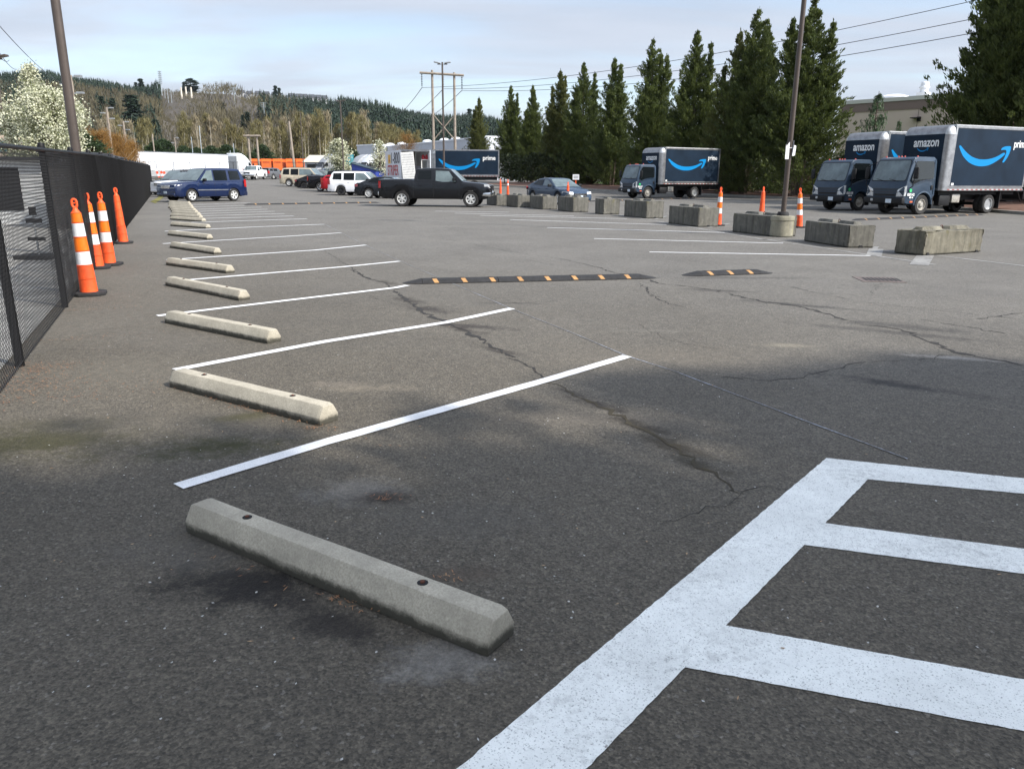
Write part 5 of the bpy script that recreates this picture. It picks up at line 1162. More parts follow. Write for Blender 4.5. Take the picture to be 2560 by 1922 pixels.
MB().box(-1.6,W_-.1,.2,4.3,.55,z0).build('chassis_rail',DARK,e,smooth=0)
truck_wheels(e,-1.0,W_*.5,.9,.42) if False else None
for x,yy in((.1,.9),(W_-.3,1.0),(-1.3,4.2),(W_-1.8,4.3)): o=link('wheel',TC['t'],e,loc=(x,yy,.42)); o.rotation_euler=(0,0,rad(23)+math.pi/2); link('rim',TC['tr'],o)
mcab=MB().box(-.9,1.1,5.6,7.1,.6,2.4); mcab.build('cab',WHB,e,bevel=.1)
# ---------------------------------------------------------------- semi tractors and trailers
def tractor(loc,rz,pm,label,s=1.0,detail=True,group='semi tractors at the far side'):
    """aerodynamic sleeper tractor, +x forward, origin at the front bumper"""
    e=empty('semi_tractor',loc,rz,label,'semi truck',group,s); hw=1.22
    m=MB(); prof=[(-.1,.45),(0,.6),(.0-.05,1.05),(-.55,1.55),(-1.55,1.80),(-1.55,.45)]; m.prism(prof,-1.02,1.02); m.build('hood',pm,e,smooth=40,bevel=.12,seg=3)
    m=MB(); prof=[(-1.45,.55),(-1.45,1.85),(-2.0,2.62),(-2.5,3.15),(-3.1,3.60),(-3.9,3.92),(-4.7,4.0),(-4.7,.55)]; m.prism(prof,-hw,hw); m.build('sleeper_cab',pm,e,smooth=45,bevel=.14,seg=3)
    m=MB(); m.add([(-1.50,-.95,1.92),(-1.50,.95,1.92),(-1.965,.90,2.60),(-1.965,-.90,2.60)],[(0,1,2,3)]); [m.v.__setitem__(i,(v[0]+.03,v[1],v[2]+.03)) for i,v in enumerate(m.v)]; m.build('windshield',GLASS,e,smooth=0)
    for s_ in(1,-1):
        y=s_*(hw+.006); m=MB(); m.add([(-1.75,y,1.95),(-2.55,y,1.95),(-2.55,y,2.58),(-2.15,y,2.58)],[(0,1,2,3)]); m.build('side_window',GLASS,e,smooth=0)
        m=MB(); m.box(-1.75,-1.6,min(s_*1.3,s_*1.55),max(s_*1.3,s_*1.55),1.75,2.45); m.build('side_mirror',BLACK,e,bevel=.04)
        m=MB(); m.add([(.0,s_*.55,.95),(.0,s_*.98,1.0),(-.4,s_*1.03,1.25),(-.35,s_*.8,1.30)],[(0,1,2,3)]); m.build('headlight',LAMPGLASS,e,smooth=0)
        MB().box(-4.7,-1.7,min(s_*1.0,s_*1.2),max(s_*1.0,s_*1.2),.3,.95).build('side_fairing',pm,e,bevel=.05)
    MB().box(-.02,.03,-.55,.55,.6,1.25).build('grille',BLACK,e,bevel=.02); MB().box(-7.0,-.4,-.5,.5,.6,.9).build('chassis_rail',DARK,e,smooth=0)
    if 'st' not in TC:
        t=MB(); t.lathe([(.3,-.14),(.47,-.15),(.52,-.09),(.52,.09),(.47,.15),(.3,.14)],24,ax='y',caps=False); TC['st']=t.mesh('tyre',RUBBER,40); r=MB(); r.lathe([(.31,.08),(.31,.145),(.27,.14),(.2,.0),(.12,.1),(.0,.11)],18,ax='y'); TC['sr']=r.mesh('rim',STEEL,40)
    for x in(-1.15,-5.3,-6.5):
        for s_ in(1,-1): o=link('wheel',TC['st'],e,loc=(x,s_*1.05,.52)); o.rotation_euler=(0,0,0 if s_>0 else math.pi); link('rim',TC['sr'],o)
    return e
WHT=paint('white_truck_paint',(.74,.75,.76),.35,dirt=.04); TRW=mat('white_trailer_skin',(.74,.76,.78),.45,var=.03,vs=.6); TRG=mat('trailer_skirt_grey',(.35,.36,.36),.6,var=.2); ORG=mat('orange_trailer_skin',(.80,.16,.025),.5,var=.08,vs=.8); ORD=mat('orange_door_panel',(.55,.08,.01),.5); GRYT=paint('grey_truck_paint',(.30,.31,.32),.35); TEAL=paint('teal_truck_paint',(.01,.14,.17),.35); CRM=paint('cream_truck_paint',(.46,.41,.34),.35)
def trailer(loc,rz,L_,h,skin,label,name='semi_trailer',rear=None,group=None,z0=1.15,seams=True):
    """+x forward, origin under the rear end"""
    e=empty(name,loc,rz,label,'trailer',group)
    MB().box(0,L_,-1.29,1.29,z0,h).build('trailer_body',skin,e,smooth=0,bevel=.03)
    if seams:
        m=MB(); n=int(L_/1.22)
        for i in range(1,n):
            for s_ in(1,-1): x=i*L_/n; y=s_*1.296; m.box(x-.012,x+.012,min(y,y-.01),max(y,y-.01),z0+.15,h-.12)
        m.build('panel_seam',TRG,e,smooth=0)
    for s_ in(1,-1):
        y=s_*1.30; MB().box(0,L_,min(y,y-.03),max(y,y-.03),z0-.10,z0+.14).build('bottom_rail',TRG if skin is TRW else ORD,e,smooth=0); MB().box(0,L_,min(y,y-.03),max(y,y-.03),h-.1,h+.01).build('top_rail',ALU if skin is TRW else ORD,e,smooth=0)
        MB().box(L_*.22,L_*.68,min(y-.02,y+.0),max(y-.02,y),.45,z0-.1).build('side_skirt',TRG,e,smooth=0)
    for x in(1.4,2.7):
        for s_ in(1,-1): o=link('wheel',TC['st'],e,loc=(x,s_*1.05,.52)); o.rotation_euler=(0,0,0 if s_>0 else math.pi); link('rim',TC['sr'],o)
    MB().box(L_-3,L_-2.8,-.9,.9,.25,z0).build('landing_gear',DARK,e,smooth=0)
    MB().box(.2,L_-.2,-.6,.6,z0-.3,z0).build('chassis_rail',DARK,e,smooth=0)
    if rear is not None:
        for s_ in(1,-1): m=MB(); m.box(-.03,0,min(s_*.05,s_*1.2),max(s_*.05,s_*1.2),z0+.1,h-.12); m.build('rear_door',skin,e,smooth=0)
        MB().box(-.045,-.03,-.85,.85,h-1.05,h-.65).build('rear_lettering_panel',rear,e,smooth=0)
        MB().box(-.06,-.03,-1.2,1.2,z0-.6,z0-.5).build('rear_guard',STEEL,e,smooth=0)
    return e
a=at(242,325,106); b=at(478,332,124); a.z=tz(106); b.z=1.0; dd=b-a; dd.z=0; an=math.atan2(dd.y,dd.x); TH=at(242,325,106).z
tractor((0,0,0),0,WHT,'x') if False else None
t0=tractor(tuple(Vector((b.x,b.y,tz(b.y)-.1))+dd.normalized()*7.0),an,WHT,'white semi truck with orange stripes pulling the long white trailer',1.0)
m=MB()
for k,(xa,za,xb,zb2,w1) in enumerate(((-4.4,1.65,-1.6,1.15,.12),(-4.2,1.35,-1.7,.95,.06),(-3.4,1.9,-1.7,1.6,.05))):
    m.add([(xa,-1.232,za),(xb,-1.232,zb2),(xb,-1.232,zb2+w1),(xa,-1.232,za+w1*.4)],[(0,1,2,3)])
m.build('orange_stripe',SO,t0,smooth=0)
MB().box(-4.95,-4.72,-1.05,1.05,.9,3.5).build('rear_fairing',TRG,t0,smooth=0)
trailer(tuple(a),an,dd.length,TH-a.z,TRW,'long white semi trailer behind the fence at the far left')
for i,(x0,x1) in enumerate(((541,561),(567,587),(592,612),(620,640),(642,661))):
    Y=212; xm=(x0+x1)/2; g=foot(xm,Y); trailer((g.x+(0),g.y,1.0),rad(97),12,at(xm,343.5,212).z-1.0,ORG,['orange trailer, leftmost of the five at the back','orange trailer, second from the left of the five','orange trailer in the middle of the five','orange trailer, second from the right of the five','orange trailer, rightmost of the five at the back'][i],'orange_trailer',ORD,'orange trailers lined up at the back')
MB()
def tr_at(x,Y,rz,pm,label,s=1.0): g=foot(x,Y); return tractor(tuple(g),rz,pm,label,s)
tr_at(672,128,rad(-140),GRYT,'grey semi truck, leftmost of the parked tractors by the blossom tree')
tr_at(704,131,rad(-140),TEAL,'teal semi truck behind the small blossom tree')
tr_at(742,131,rad(-140),GRYT,'dark grey semi truck mostly hidden behind blossoms and pole')
tr_at(765,125,rad(-140),WHT,'white semi truck beside the cream one')
tr_at(790,120,rad(-140),CRM,'cream coloured semi truck right of the white one')
tr_at(838,122,rad(-150),WHT,'white semi truck peeping out behind the white box truck')
# low pale store roof and blue tipper lid
g=foot(855/1.0-36,96); e=empty('blue_dumpster',tuple(foot(795,92)),rad(-20),'blue dumpster with its slanted lid behind the white SUV','dumpster')
BD=mat('dumpster_blue',(.02,.04,.22),.5); MB().prism([(-1.6,0),(1.6,0),(1.6,1.5),(-1.4,2.3),(-1.6,2.3)],-.9,.9).build('bin_body',BD,e,bevel=.04); MB().prism([(-1.65,2.32),(1.7,1.52),(1.7,1.58),(-1.65,2.40)],-.95,.95).build('lid',mat('dumpster_lid',(.03,.05,.06),.5),e)
for i,(x,Y,h,pm,an_) in enumerate(((683,100,1.5,CHAR,-100),(712,98,1.7,WHITEC,-80),(735,97,1.75,GREYC,-95),(768,99,1.7,BLACKC,-90),(700,92,1.5,GREYC,-10))):
    g=foot(x,Y); car(tuple(g),rad(an_),suv_spec(pm,L=4.6,z=h+.05,W=1.85,belt=h-.65,hood=h-.68),['charcoal car at the back behind the beige SUV hood','white car at the back left of the small blossom tree','grey car under the small blossom tree','black car between the blossom tree and the white tractors','low grey car just behind the beige SUV windshield'][i],'cars parked in the next lot')
# ================================================================ buildings
TAN=mat('tan_tiltup_wall',(.53,.42,.35),.8,var=.05,vs=.3); BRN=mat('brown_parapet_band',(.19,.135,.115),.7); CREAM=mat('cream_cornice',(.52,.50,.45),.7); GLOSSW=mat('skylight_white',(.75,.77,.8),.4); SEAM=mat('wall_joint',(.10,.08,.07),.9)
# warehouse behind the trees: corner at left, wall running to the right and nearer
A=at(1817,219,80); B=at(2012,204,73.5)
zt_=A.z; d=(B-A); d.z=0; d.normalize(); B2=A+d*70; ztB=zt_
e=empty('warehouse',(A.x,A.y,0),math.atan2(d.y,d.x),'tan concrete warehouse with brown parapet behind the evergreens','building')
MB().box(0,60,0,30,0,zt_-.02).build('wall',TAN,e,smooth=0)
MB().box(-.05,60,-.06,30,zt_-1.15,zt_-.35).build('parapet_band',BRN,e,smooth=0); MB().box(-.12,60,-.14,30,zt_-.35,zt_+.0).build('cornice',CREAM,e,smooth=0)
m=MB(); 
for z in (zt_-4.1,): m.box(0,60,-.012,.0,z-.03,z+.03)
for x in(7.6,15,23): m.box(x-.02,x+.02,-.012,0,0,zt_-1.15)
m.build('panel_joint',SEAM,e,smooth=0)
lx=4.9; m=MB(); m.lathe([(1.0,0),(.9,.35),(.45,.55),(.0,.6)],18,Matrix.Translation((lx-1.2,3,zt_))@Matrix.Diagonal((1.6,1,1,1))); m.build('skylight_dome',GLOSSW,e); 
m=MB(); m.box(6.3,7.2,2,3,zt_,zt_+.5); m.lathe([(.36,.5),(.36,.85),(.46,.87),(.46,1.0),(.36,1.05),(.36,1.35),(.28,1.45),(.0,1.46)],16,Matrix.Translation((6.75,2.5,zt_))); m.build('roof_vent',GLOSSW,e)
m=MB(); m.box(7.2,7.9,-.75,-.0,zt_-2.0,zt_-1.92).box(7.6,7.9,-.2,0,zt_-2.25,zt_-1.85); m.build('wall_lamp',BLACK,e,smooth=0)
for x in(6.7,8.3):
    m=MB(); m.box(x-.05,x+.05,-.3,0,zt_-3.15,zt_-3.08); m.lathe([(.0,-.30),(.10,-.26),(.13,-.15),(.10,-.02),(.0,0)],12,Matrix.Translation((x,-.28,zt_-3.1))); m.build('camera_dome',GLOSSW,e)
GWALL=mat('pale_grey_wall',(.50,.52,.56),.8,var=.03,vs=.2); 
def block(x0,y0,Y0,x1,y1,Y1,label,depth=25,wins=(),name='building'):
    A=at(x0,y0,Y0); B=at(x1,y1,Y1); d=B-A; d.z=0; L_=d.length; an=math.atan2(d.y,d.x); e=empty(name,(A.x,A.y,0),an,label,'building')
    m=MB(); m.box(0,L_,0,depth,0,A.z); m.build('wall',GWALL,e,smooth=0); MB().box(-.1,L_+.1,-.1,depth,A.z,A.z+.25).build('cornice',GLOSSW,e,smooth=0)
    for (u,w,za,zb) in wins: f=MB(); f.box(L_*u,L_*u+w,-.05,.02,za,zb); f.build('window',GLASS,e,smooth=0)
    return e,L_,A.z
block(771,316,168,808,314,163,'low pale grey office block, the end with three dark windows',20,((.1,.9,2.6,4.6),(.42,.9,2.6,4.6),(.75,.7,2.6,4.6)))
block(803,321,175,1050,298.5,122,'long pale grey warehouse behind the white box truck',6)
e=empty('skylight_row',(0,0,0)) if False else None
for i,x in enumerate((818,843,868,923,960,985)):
    Y=176-(x-803)*.2; p=at(x,316-(x-818)*.085,Y); m=MB(); m.lathe([(.95,-.6),(.9,.15),(.6,.35),(.0,.45)],14); m.build('roof_skylight',GLOSSW,None,loc=tuple(p),label=['white dome skylight, leftmost on the grey warehouse roof','white dome skylight, second from left on the grey roof','white dome skylight left of the tan bare tree top','white dome skylight just right of the tan bare tree','white dome skylight between the wooden poles','white dome skylight beside the right wooden pole'][i],cat='skylight',group='dome skylights on the grey warehouse')
# low pale roof beyond the orange trailers
g=foot(690,170); e=empty('low_building',(g.x,g.y,1),0,'low pale roofed building right of the orange trailers','building'); w=(at(716,370,170).x-at(655,370,170).x)/2
zt_=at(690,334,170).z-1; MB().box(-w,w,0,20,0,zt_-1.6).build('wall',GWALL,e,smooth=0); MB().prism([(-.5,zt_-1.6),(6,zt_),(14,zt_),(20,zt_-1.6)],-w-.4,w+.4,'x').build('roof',mat('pale_metal_roof',(.48,.44,.36),.6),e,smooth=0)
m=MB(); n=6
for i in range(n): m.box(-w+.5+i*2*w/n,-w+1.8+i*2*w/n,-.05,.02,.6,zt_-2.0)
m.build('window',GLASS,e,smooth=0)
# tan office at the far left
A=at(-60,292,60); B=at(24,292,60); e=empty('office_building',(A.x,60,0),0,'tan office building with teal windows at the left edge behind the blossom tree','building'); L_=B.x-A.x
MB().box(0,L_,0,12,0,A.z).build('wall',mat('tan_office_wall',(.42,.33,.25),.8),e,smooth=0); TW=mat('teal_window_glass',(.04,.12,.14),.1)
za=at(10,330,60).z; zb=at(10,306,60).z; MB().box(.3,L_-.4,-.05,.02,za,zb).build('window',TW,e,smooth=0)
# ---------------------------------------------------------------- mulch and kerb under the evergreens
KERB=[(1040,400),(1057,401.5),(1263,411),(1605,425.5),(1746,432),(1960,446),(2260,468)]
kp=[P(*p) for p in KERB]
MULCH=mat('bark_mulch',(.085,.042,.028),.95,col2=(.16,.085,.055),vs=2.5,bump=.8,bs=9)
CK=concrete('kerb_concrete',(.28,.27,.24),foot=False)
m=MB(); n=len(kp); vs=[];vk=[]
for i,p in enumerate(kp):
    d=(kp[min(n-1,i+1)]-kp[max(0,i-1)]); d.z=0; d.normalize(); q=Vector((-d.y,d.x,0)); q=q if q.x>0 else -q
    z=tz(p.y); vk+=[(p.x,p.y,z-.05),(p.x+q.x*.02,p.y+q.y*.02,z+.14),(p.x+q.x*.15,p.y+q.y*.15,z+.15),(p.x+q.x*.15,p.y+q.y*.15,z-.05)]; b=p+q*.15; c=p+q*3; f_=p+q*9
    vs+=[(b.x,b.y,z+.12),(c.x,c.y,z+.32),(f_.x,f_.y,z+.45)]
m.add(vs,[(3*i+j,3*(i+1)+j,3*(i+1)+j+1,3*i+j+1) for i in range(n-1) for j in range(2)]); m.build('mulch_bed',MULCH,smooth=0,kind='structure')
m=MB(); m.add(vk,[(4*i+j,4*(i+1)+j,4*(i+1)+j+1,4*i+j+1) for i in range(n-1) for j in range(3)]); m.build('kerb',CK,smooth=30,kind='structure')
GRS=mat('lawn',(.06,.11,.02),.95,col2=(.09,.15,.03),vs=2)
m=MB(); vs=[]
for i,p in enumerate(kp):
    z=tz(p.y); vs+=[(p.x+8.2,p.y+3.4,z+.40),(p.x+40,p.y+20,z+.45)]
m.add(vs,[(2*i,2*i+2,2*i+3,2*i+1) for i in range(n-1)]); m.build('lawn',GRS,smooth=0,kind='structure')
# ================================================================ evergreen row
CED=leafmat('cedar_foliage',(.040,.058,.018),(.125,.152,.040),1.6,.3)
CEDB=leafmat('cedar_foliage_bronze',(.052,.062,.020),(.145,.155,.045),1.6,.3)
def cedar_mesh(seed,H,R,nc,mt,leaders=3,base=1.3,nl=26,fine=1.0,pw=.8):
    r=np.random.default_rng(seed); rr=random.Random(seed)
    cones=[(0,0,H,R,base)]
    for i in range(leaders):
        a=rr.uniform(0,6.28); h=H*rr.uniform(.70,.96); o=R*rr.uniform(.18,.36); cones.append((math.cos(a)*o,math.sin(a)*o,h,R*rr.uniform(.38,.52),H*.25))
    C=[];D=[]
    tot=sum(c[2]*c[3] for c in cones)
    for (cx,cy,h,rad_,b0) in cones:
        n=int(nc/9*h*rad_/tot); t=r.random(n)**1.15; z=b0+(h-b0)*t
        prof=rad_*np.clip((1-t),0,1)**pw*np.minimum(1,(t+.12)/.2)**.5*(1-.5*np.clip((t-.62)/.38,0,1))
        a=r.random(n)*6.283; L_=prof*(.84+.13*np.sin(a*3+z*1.1+seed)+.12*np.sin(a*4-z*2.3)+.11*r.normal(size=n)); L_=np.maximum(L_,.1)
        k=9; u=np.tile(np.linspace(.34,1.04,k),n)+r.normal(size=n*k)*.03; ar=np.repeat(a,k)+r.normal(size=n*k)*.05; Lr=np.repeat(L_,k); zr=np.repeat(z,k)
        rise=.55+.45*np.repeat(t,k); px=Lr*u*np.cos(ar); py=Lr*u*np.sin(ar); pz=zr-Lr*rise*.75+Lr*rise*u**1.5
        c=np.stack([cx+px,cy+py,pz],1); tang=np.stack([np.cos(ar)*.75,np.sin(ar)*.75,rise*1.5*u**.5+.35],1)
        sg=(.055+.15*(1.08-u)*np.minimum(1,Lr/1.2))
        m_=nl; cc=np.repeat(c,m_,0)+r.normal(size=(n*k*m_,3))*np.repeat(sg,m_)[:,None]; dd=np.repeat(tang,m_,0)+r.normal(size=(n*k*m_,3))*.34
        keep=r.random(len(cc))<np.repeat(.55+.45*(1-np.repeat(t,k)**3),m_); C.append(cc[keep]); D.append(dd[keep])
        # a few shaded sprays deep inside, so that the middle is not hollow
        n2=n*16; t2=r.random(n2)**1.3; a2=r.random(n2)*6.283; q2=rad_*(1-t2)**pw*.42*np.sqrt(r.random(n2)); C.append(np.stack([cx+q2*np.cos(a2),cy+q2*np.sin(a2),b0+(h-b0)*t2*.93],1)); D.append(np.stack([np.cos(a2),np.sin(a2),np.ones(n2)],1))
    # wispy leader tips
    for (cx,cy,h,rad_,b0) in cones:
        n=int(40); z=h-.9+r.random(n)*1.15; a=r.random(n)*6.283; w=.16*np.clip((h+.3-z),0,1); c=np.stack([cx+w*np.cos(a),cy+w*np.sin(a),z],1); C.append(c); D.append(np.stack([np.cos(a)*.3,np.sin(a)*.3,np.ones(n)],1))
    C=np.concatenate(C);D=np.concatenate(D); n=len(C)
    V,Q=leaves(C,D,(.15+.13*r.random(n))*fine,(.045+.04*r.random(n))*fine); V[:,2]=np.maximum(V[:,2],.15)
    tr=MB()
    for i in range(3+leaders//2):
        a=rr.uniform(0,6.28); o=rr.uniform(.05,.45); tr.tube((math.cos(a)*o*.6,math.sin(a)*o*.6,0),(math.cos(a)*o,math.sin(a)*o,3.5),.10,.07,8); tr.tube((math.cos(a)*o,math.sin(a)*o,3.5),(0,0,H*.8),.07,.02,6)
    for i in range(16):
        a=rr.uniform(0,6.28); z=rr.uniform(.6,3.2); o=R*rr.uniform(.4,.75); tr.tube((0,0,z),(math.cos(a)*o,math.sin(a)*o,z+rr.uniform(.3,.9)),.022,.008,4)
    return fastmesh('crown',V,Q,mt),tr.mesh('trunk',BARK,40)
VAR=[cedar_mesh(1,13.5,3.5,5800,CED,4,pw=.66,base=.7,nl=13),cedar_mesh(2,13.5,3.3,5600,CEDB,4,pw=.7,base=.8,nl=13),cedar_mesh(5,13.5,3.7,6000,CED,6,pw=.62,base=.6,nl=13),cedar_mesh(8,13.5,3.3,5600,CED,5,pw=.66,base=.9,nl=13)]
def tree(name,vi,loc,h,H0,label,cat='tree',group=None,rz=None,w=1.0,V=None):
    V=V or VAR; e=empty(name,loc,random.uniform(0,6.28) if rz is None else rz,label,cat,group); s=h/H0; w*=1.1; e.scale=(s*w,s*w,s)
    link('crown',V[vi][0],e); link('trunk',V[vi][1],e); return e
# (photo x of the tip, y of the tip, distance, variant, width factor)
TR=[(1035,208,112,1,.95),(1104,183,104,0,.95),(1151,182,99,3,1.0),(1211,148,93,1,1.0),(1262,132,89,0,1.05),(1329,122,84,3,1.1),(1413,80,77,2,1.0),(1508,62,71,0,1.05),(1641,14,64.5,2,1.1),(1762,-12,60,2,1.15),(1600,60,66,1,1.0)]
TL=['small double tipped evergreen, far left end of the row','evergreen, second from the far left end of the row, slim tip','evergreen with rounded shoulders, third from the left end','evergreen, fourth from the left end of the row','evergreen with jagged tip above the blue sedan','evergreen between the blue sedan and the single truck','tall evergreen just left of the single delivery truck','tall evergreen right behind the single delivery truck cab','tall forked evergreen left of the brown light pole','tallest evergreen right behind the brown light pole','lower bushy evergreen squeezed between two tall ones behind the truck box']
for i,(x,y,Y,v,w) in enumerate(TR):
    p=at(x,y,Y); g=foot(x,Y); tree('evergreen_tree',v,(p.x,Y,g.z+.2),p.z-g.z-.2,13.8,TL[i],'evergreen tree','row of evergreens behind the lot',w=w)
BIGV=[cedar_mesh(21,17,4.4,11000,CED,5,nl=13,base=.8,pw=.75,fine=1.05)]
p=at(2170,380,47); tree('evergreen_tree',0,(p.x,47,.3),19.5,17,'huge broad evergreen at the right edge behind the delivery trucks','evergreen tree','row of evergreens behind the lot',V=BIGV,rz=.5)
p=at(2330,380,42); tree('evergreen_tree',0,(p.x,42,.3),18,17,'broad evergreen cut off by the right edge of the photo','evergreen tree','row of evergreens behind the lot',V=BIGV,rz=2.4)
# the row goes on beside and behind the camera: these shade the near asphalt
SHADE=[(5.2,-4.4,7.5)]+[(7.5+2.7*k,-5.2+.5*math.sin(k*2.1),(16.3,16.4,16.6,16.0,15.8,20.0,20.2,20.4)[k]) for k in range(8)]+[(10+3.0*k,-8.6,(21.2,21.2,21.3,21.0,20.6)[k]) for k in range(5)]+[(25.5,-8.6,24.7),(28.5,-8.6,25),(22.4,-6.3,19.6),(25.1,-6.3,20.2),(27.8,-6.0,20.3)]
for i,(x,y,h) in enumerate(SHADE): tree('evergreen_tree',i%4,(x,y,0),h,13.5,'evergreen of the row beside the photographer, outside the picture','evergreen tree','evergreens beside the photographer',w=1.25)
# weeping conifers before the warehouse
WEEP=leafmat('weeping_conifer_foliage',(.05,.085,.045),(.11,.16,.08),2.5,.2)
def weeping(seed,H,R):
    r=np.random.default_rng(seed); C=[];D=[]; tr=MB(); tr.tube((0,0,0),(0,0,H),.09,.015,8)
    for i in range(70):
        t=r.random()**.8; z=H*(.12+.84*t); a=r.random()*6.283; L_=R*(1-t)**.9*(.6+.5*r.random())+.12
        p0=np.array([0,0,z]); p1=np.array([math.cos(a)*L_,math.sin(a)*L_,z+.12-L_*.12]); tr.tube(tuple(p0),tuple(p1),.02,.008,4)
        for k in range(int(12+L_*22)):
            u=.25+.78*r.random(); c=p0+(p1-p0)*u; hang=r.random()*.75*(.4+L_/R); C.append(c+np.array([r.normal()*.05,r.normal()*.05,-hang])); D.append([r.normal()*.15,r.normal()*.15,-1])
    V,Q=leaves(np.array(C),np.array(D),.26,.06); return fastmesh('crown',V,Q,WEEP),tr.mesh('trunk',BARK,40)
WV=[weeping(3,7.2,2.5)]
for (x,y,Y,lab,w) in ((2198/K,228/K,58,'weeping conifer with drooping arms before the tan warehouse',1.0),(2250/K,298/K,57,'tip of a small weeping conifer between the two delivery trucks',.8)):
    p=at(x,y,Y); tree('weeping_conifer',0,(p.x,Y,.3),p.z-.3,7.2,lab,'conifer','weeping conifers before the warehouse',V=WV,w=w)
# low dark shrubs under the row
SHR=leafmat('shrub_foliage',(.03,.04,.016),(.07,.075,.03),3,.2)
def bush_mesh(seed,R,H,n,mt,ln=.12,wd=.05):
    r=np.random.default_rng(seed); nc=90; a=r.random(nc)*6.283; u=r.random(nc); rr_=R*np.sqrt(u)*.95; z=H*(.15+.85*r.random(nc))*np.sqrt(np.clip(1-(rr_/R)**2*.8,0,1)); c=np.stack([rr_*np.cos(a),rr_*np.sin(a),z],1)
    C=np.repeat(c,n//nc,0)+r.normal(size=((n//nc)*nc,3))*.16*R; C[:,2]=np.abs(C[:,2])+.03; V,Q=leaves(C,C-np.array([0,0,-.2*H])+r.normal(size=C.shape)*.4,ln,wd); return fastmesh('foliage',V,Q,mt)
SB=[bush_mesh(1,.9,1.1,3200,SHR),bush_mesh(2,.8,1.5,3200,leafmat('red_shrub_foliage',(.05,.03,.02),(.11,.06,.03),3,.2))]
sl=['beneath the far end of the row','under the third evergreen','near the left trunks','behind the blue sedan roof','right of the white sign','left of the single truck cab','under the truck box','below the forked evergreen','beneath the evergreen by the pole','left of the truck pair','behind the left truck of the pair','behind the right truck of the pair']
for i,(x,Y) in enumerate(((1120,100),(1170,96),(1210,92),(1250,86),(1300,84),(1345,80),(1430,74),(1590,65),(1660,62),(1730,60),(1990,52),(2160,46))):
    g=foot(x,Y); e=empty('shrub',(g.x+1.5,g.y+2.2,g.z+.3),i*.7,'low shrub '+sl[i],'shrub','low shrubs in the mulch bed',random.uniform(.9,1.5)); link('foliage',SB[i%2],e); MB().tube((0,0,-.2),(0,0,.5),.03,.02,5).build('stem',BARK,e)
HED=leafmat('hedge_foliage',(.022,.032,.012),(.050,.062,.022),1.5,.2)
r_h=np.random.default_rng(77)
for i in range(len(kp)-2):
    a=kp[i+1 if i else 0]+Vector((8.5 if i else 2,4,0)); b=kp[i+2]+Vector((8.5,4,0)); L_=(b-a).length; n_=int(L_*260)
    u=r_h.random(n_); cc=np.stack([a.x+(b.x-a.x)*u+r_h.normal(size=n_)*.45,a.y+(b.y-a.y)*u+r_h.normal(size=n_)*.45,.4+tz(a.y)+3.0*r_h.random(n_)**.8+.25*np.sin(u*L_*1.3)],1)
    cc-=np.array([a.x,a.y,0]); V_,Q_=leaves(cc,r_h.normal(size=cc.shape)+np.array([0,0,.4]),.42,.2)
    link('hedge',fastmesh('hedge',V_,Q_,HED),loc=(a.x,a.y,0),label='dark hedge behind the evergreen trunks, '+['far left stretch','stretch behind the blue sedan','stretch behind the single truck','stretch behind the pole','right stretch behind the truck pair'][i],cat='hedge',group='hedges behind the evergreens')
# white reserved sign on an orange post near the sedan
g=P(1243,418); e=empty('sign_post',tuple(g),0,'small white sign on an orange post behind the blue sedan','sign'); MB().tube((0,0,0),(0,0,1.5),.05,.05,8).build('post',ORANGE,e); MB().box(-.28,.28,-.08,-.06,1.15,1.6).build('sign_panel',WHITER,e,smooth=0); 
m=MB(); [m.box(-.2,.2,-.086,-.081,z,z+.03) for z in(1.28,1.36,1.44)]; m.build('printed_line',LBL,e,smooth=0)
# ================================================================ blossom trees
BLO=leafmat('blossom',(.42,.43,.27),(.74,.73,.58),4,.3); GRN=leafmat('young_green_leaf',(.10,.12,.045),(.20,.22,.09),3,.3)
def blossom_mesh(seed,H,R,n,spiky=.5,ln=.11):
    r=np.random.default_rng(seed); rr=random.Random(seed); tr=MB(); tr.tube((0,0,0),(0,0,H*.85),.12,.02,8); C=[];K_=[]
    nb=120
    for i in range(nb):
        t=r.random()**.85; z=H*(.14+.80*t); a=r.random()*6.283; L_=R*math.sin(min(1,(1-t)*1.25+.05)*math.pi*.5)*(.55+.55*r.random()); up=.55+.9*t
        p0=np.array([0,0,z*.9]); p1=np.array([math.cos(a)*L_,math.sin(a)*L_,z*.9+L_*up*.8+.15]); tr.tube(tuple(p0),tuple(p1),.022,.006,4)
        m_=n//nb; u=.3+.75*r.random(m_); C.append(p0+(p1-p0)*u[:,None]+r.normal(size=(m_,3))*(.10+.05*L_))
    C=np.concatenate(C); C=C[(C[:,2]<H*1.02)&(C[:,2]>.25)]; sel=r.random(len(C))<.62
    V,Q=leaves(C[sel],r.normal(size=C[sel].shape),ln,ln*.75); V2,Q2=leaves(C[~sel],r.normal(size=C[~sel].shape),ln*.9,ln*.4)
    return fastmesh('blossom_crown',V,Q,BLO),tr.mesh('trunk',BARK,40),fastmesh('leaves',V2,Q2,GRN)
def btree(x,ytop,Y,Rpx,label,seed,n,ln,w=1.0):
    p=at(x,ytop,Y); g=foot(x,Y); H=p.z-g.z; R=Rpx/1640*Y; b=blossom_mesh(seed,H,R,n,ln=ln); e=empty('blossom_tree',(p.x,Y,g.z),0,label,'blossom tree'); link('blossom_crown',b[0],e); link('trunk',b[1],e); link('leaves',b[2],e); return e
btree(55,96,33,46,'spire shaped cream blossom tree at the left, its thin top',31,7000,.085)
btree(92,170,32,92,'large cream blossom tree behind the fence at left, broad lower crown',32,42000,.085)
btree(18,205,34,40,'cream blossom tree at the very left edge',33,6000,.10)
btree(732,291,97,28,'small cream blossom tree right of the dark pole',34,9000,.2)
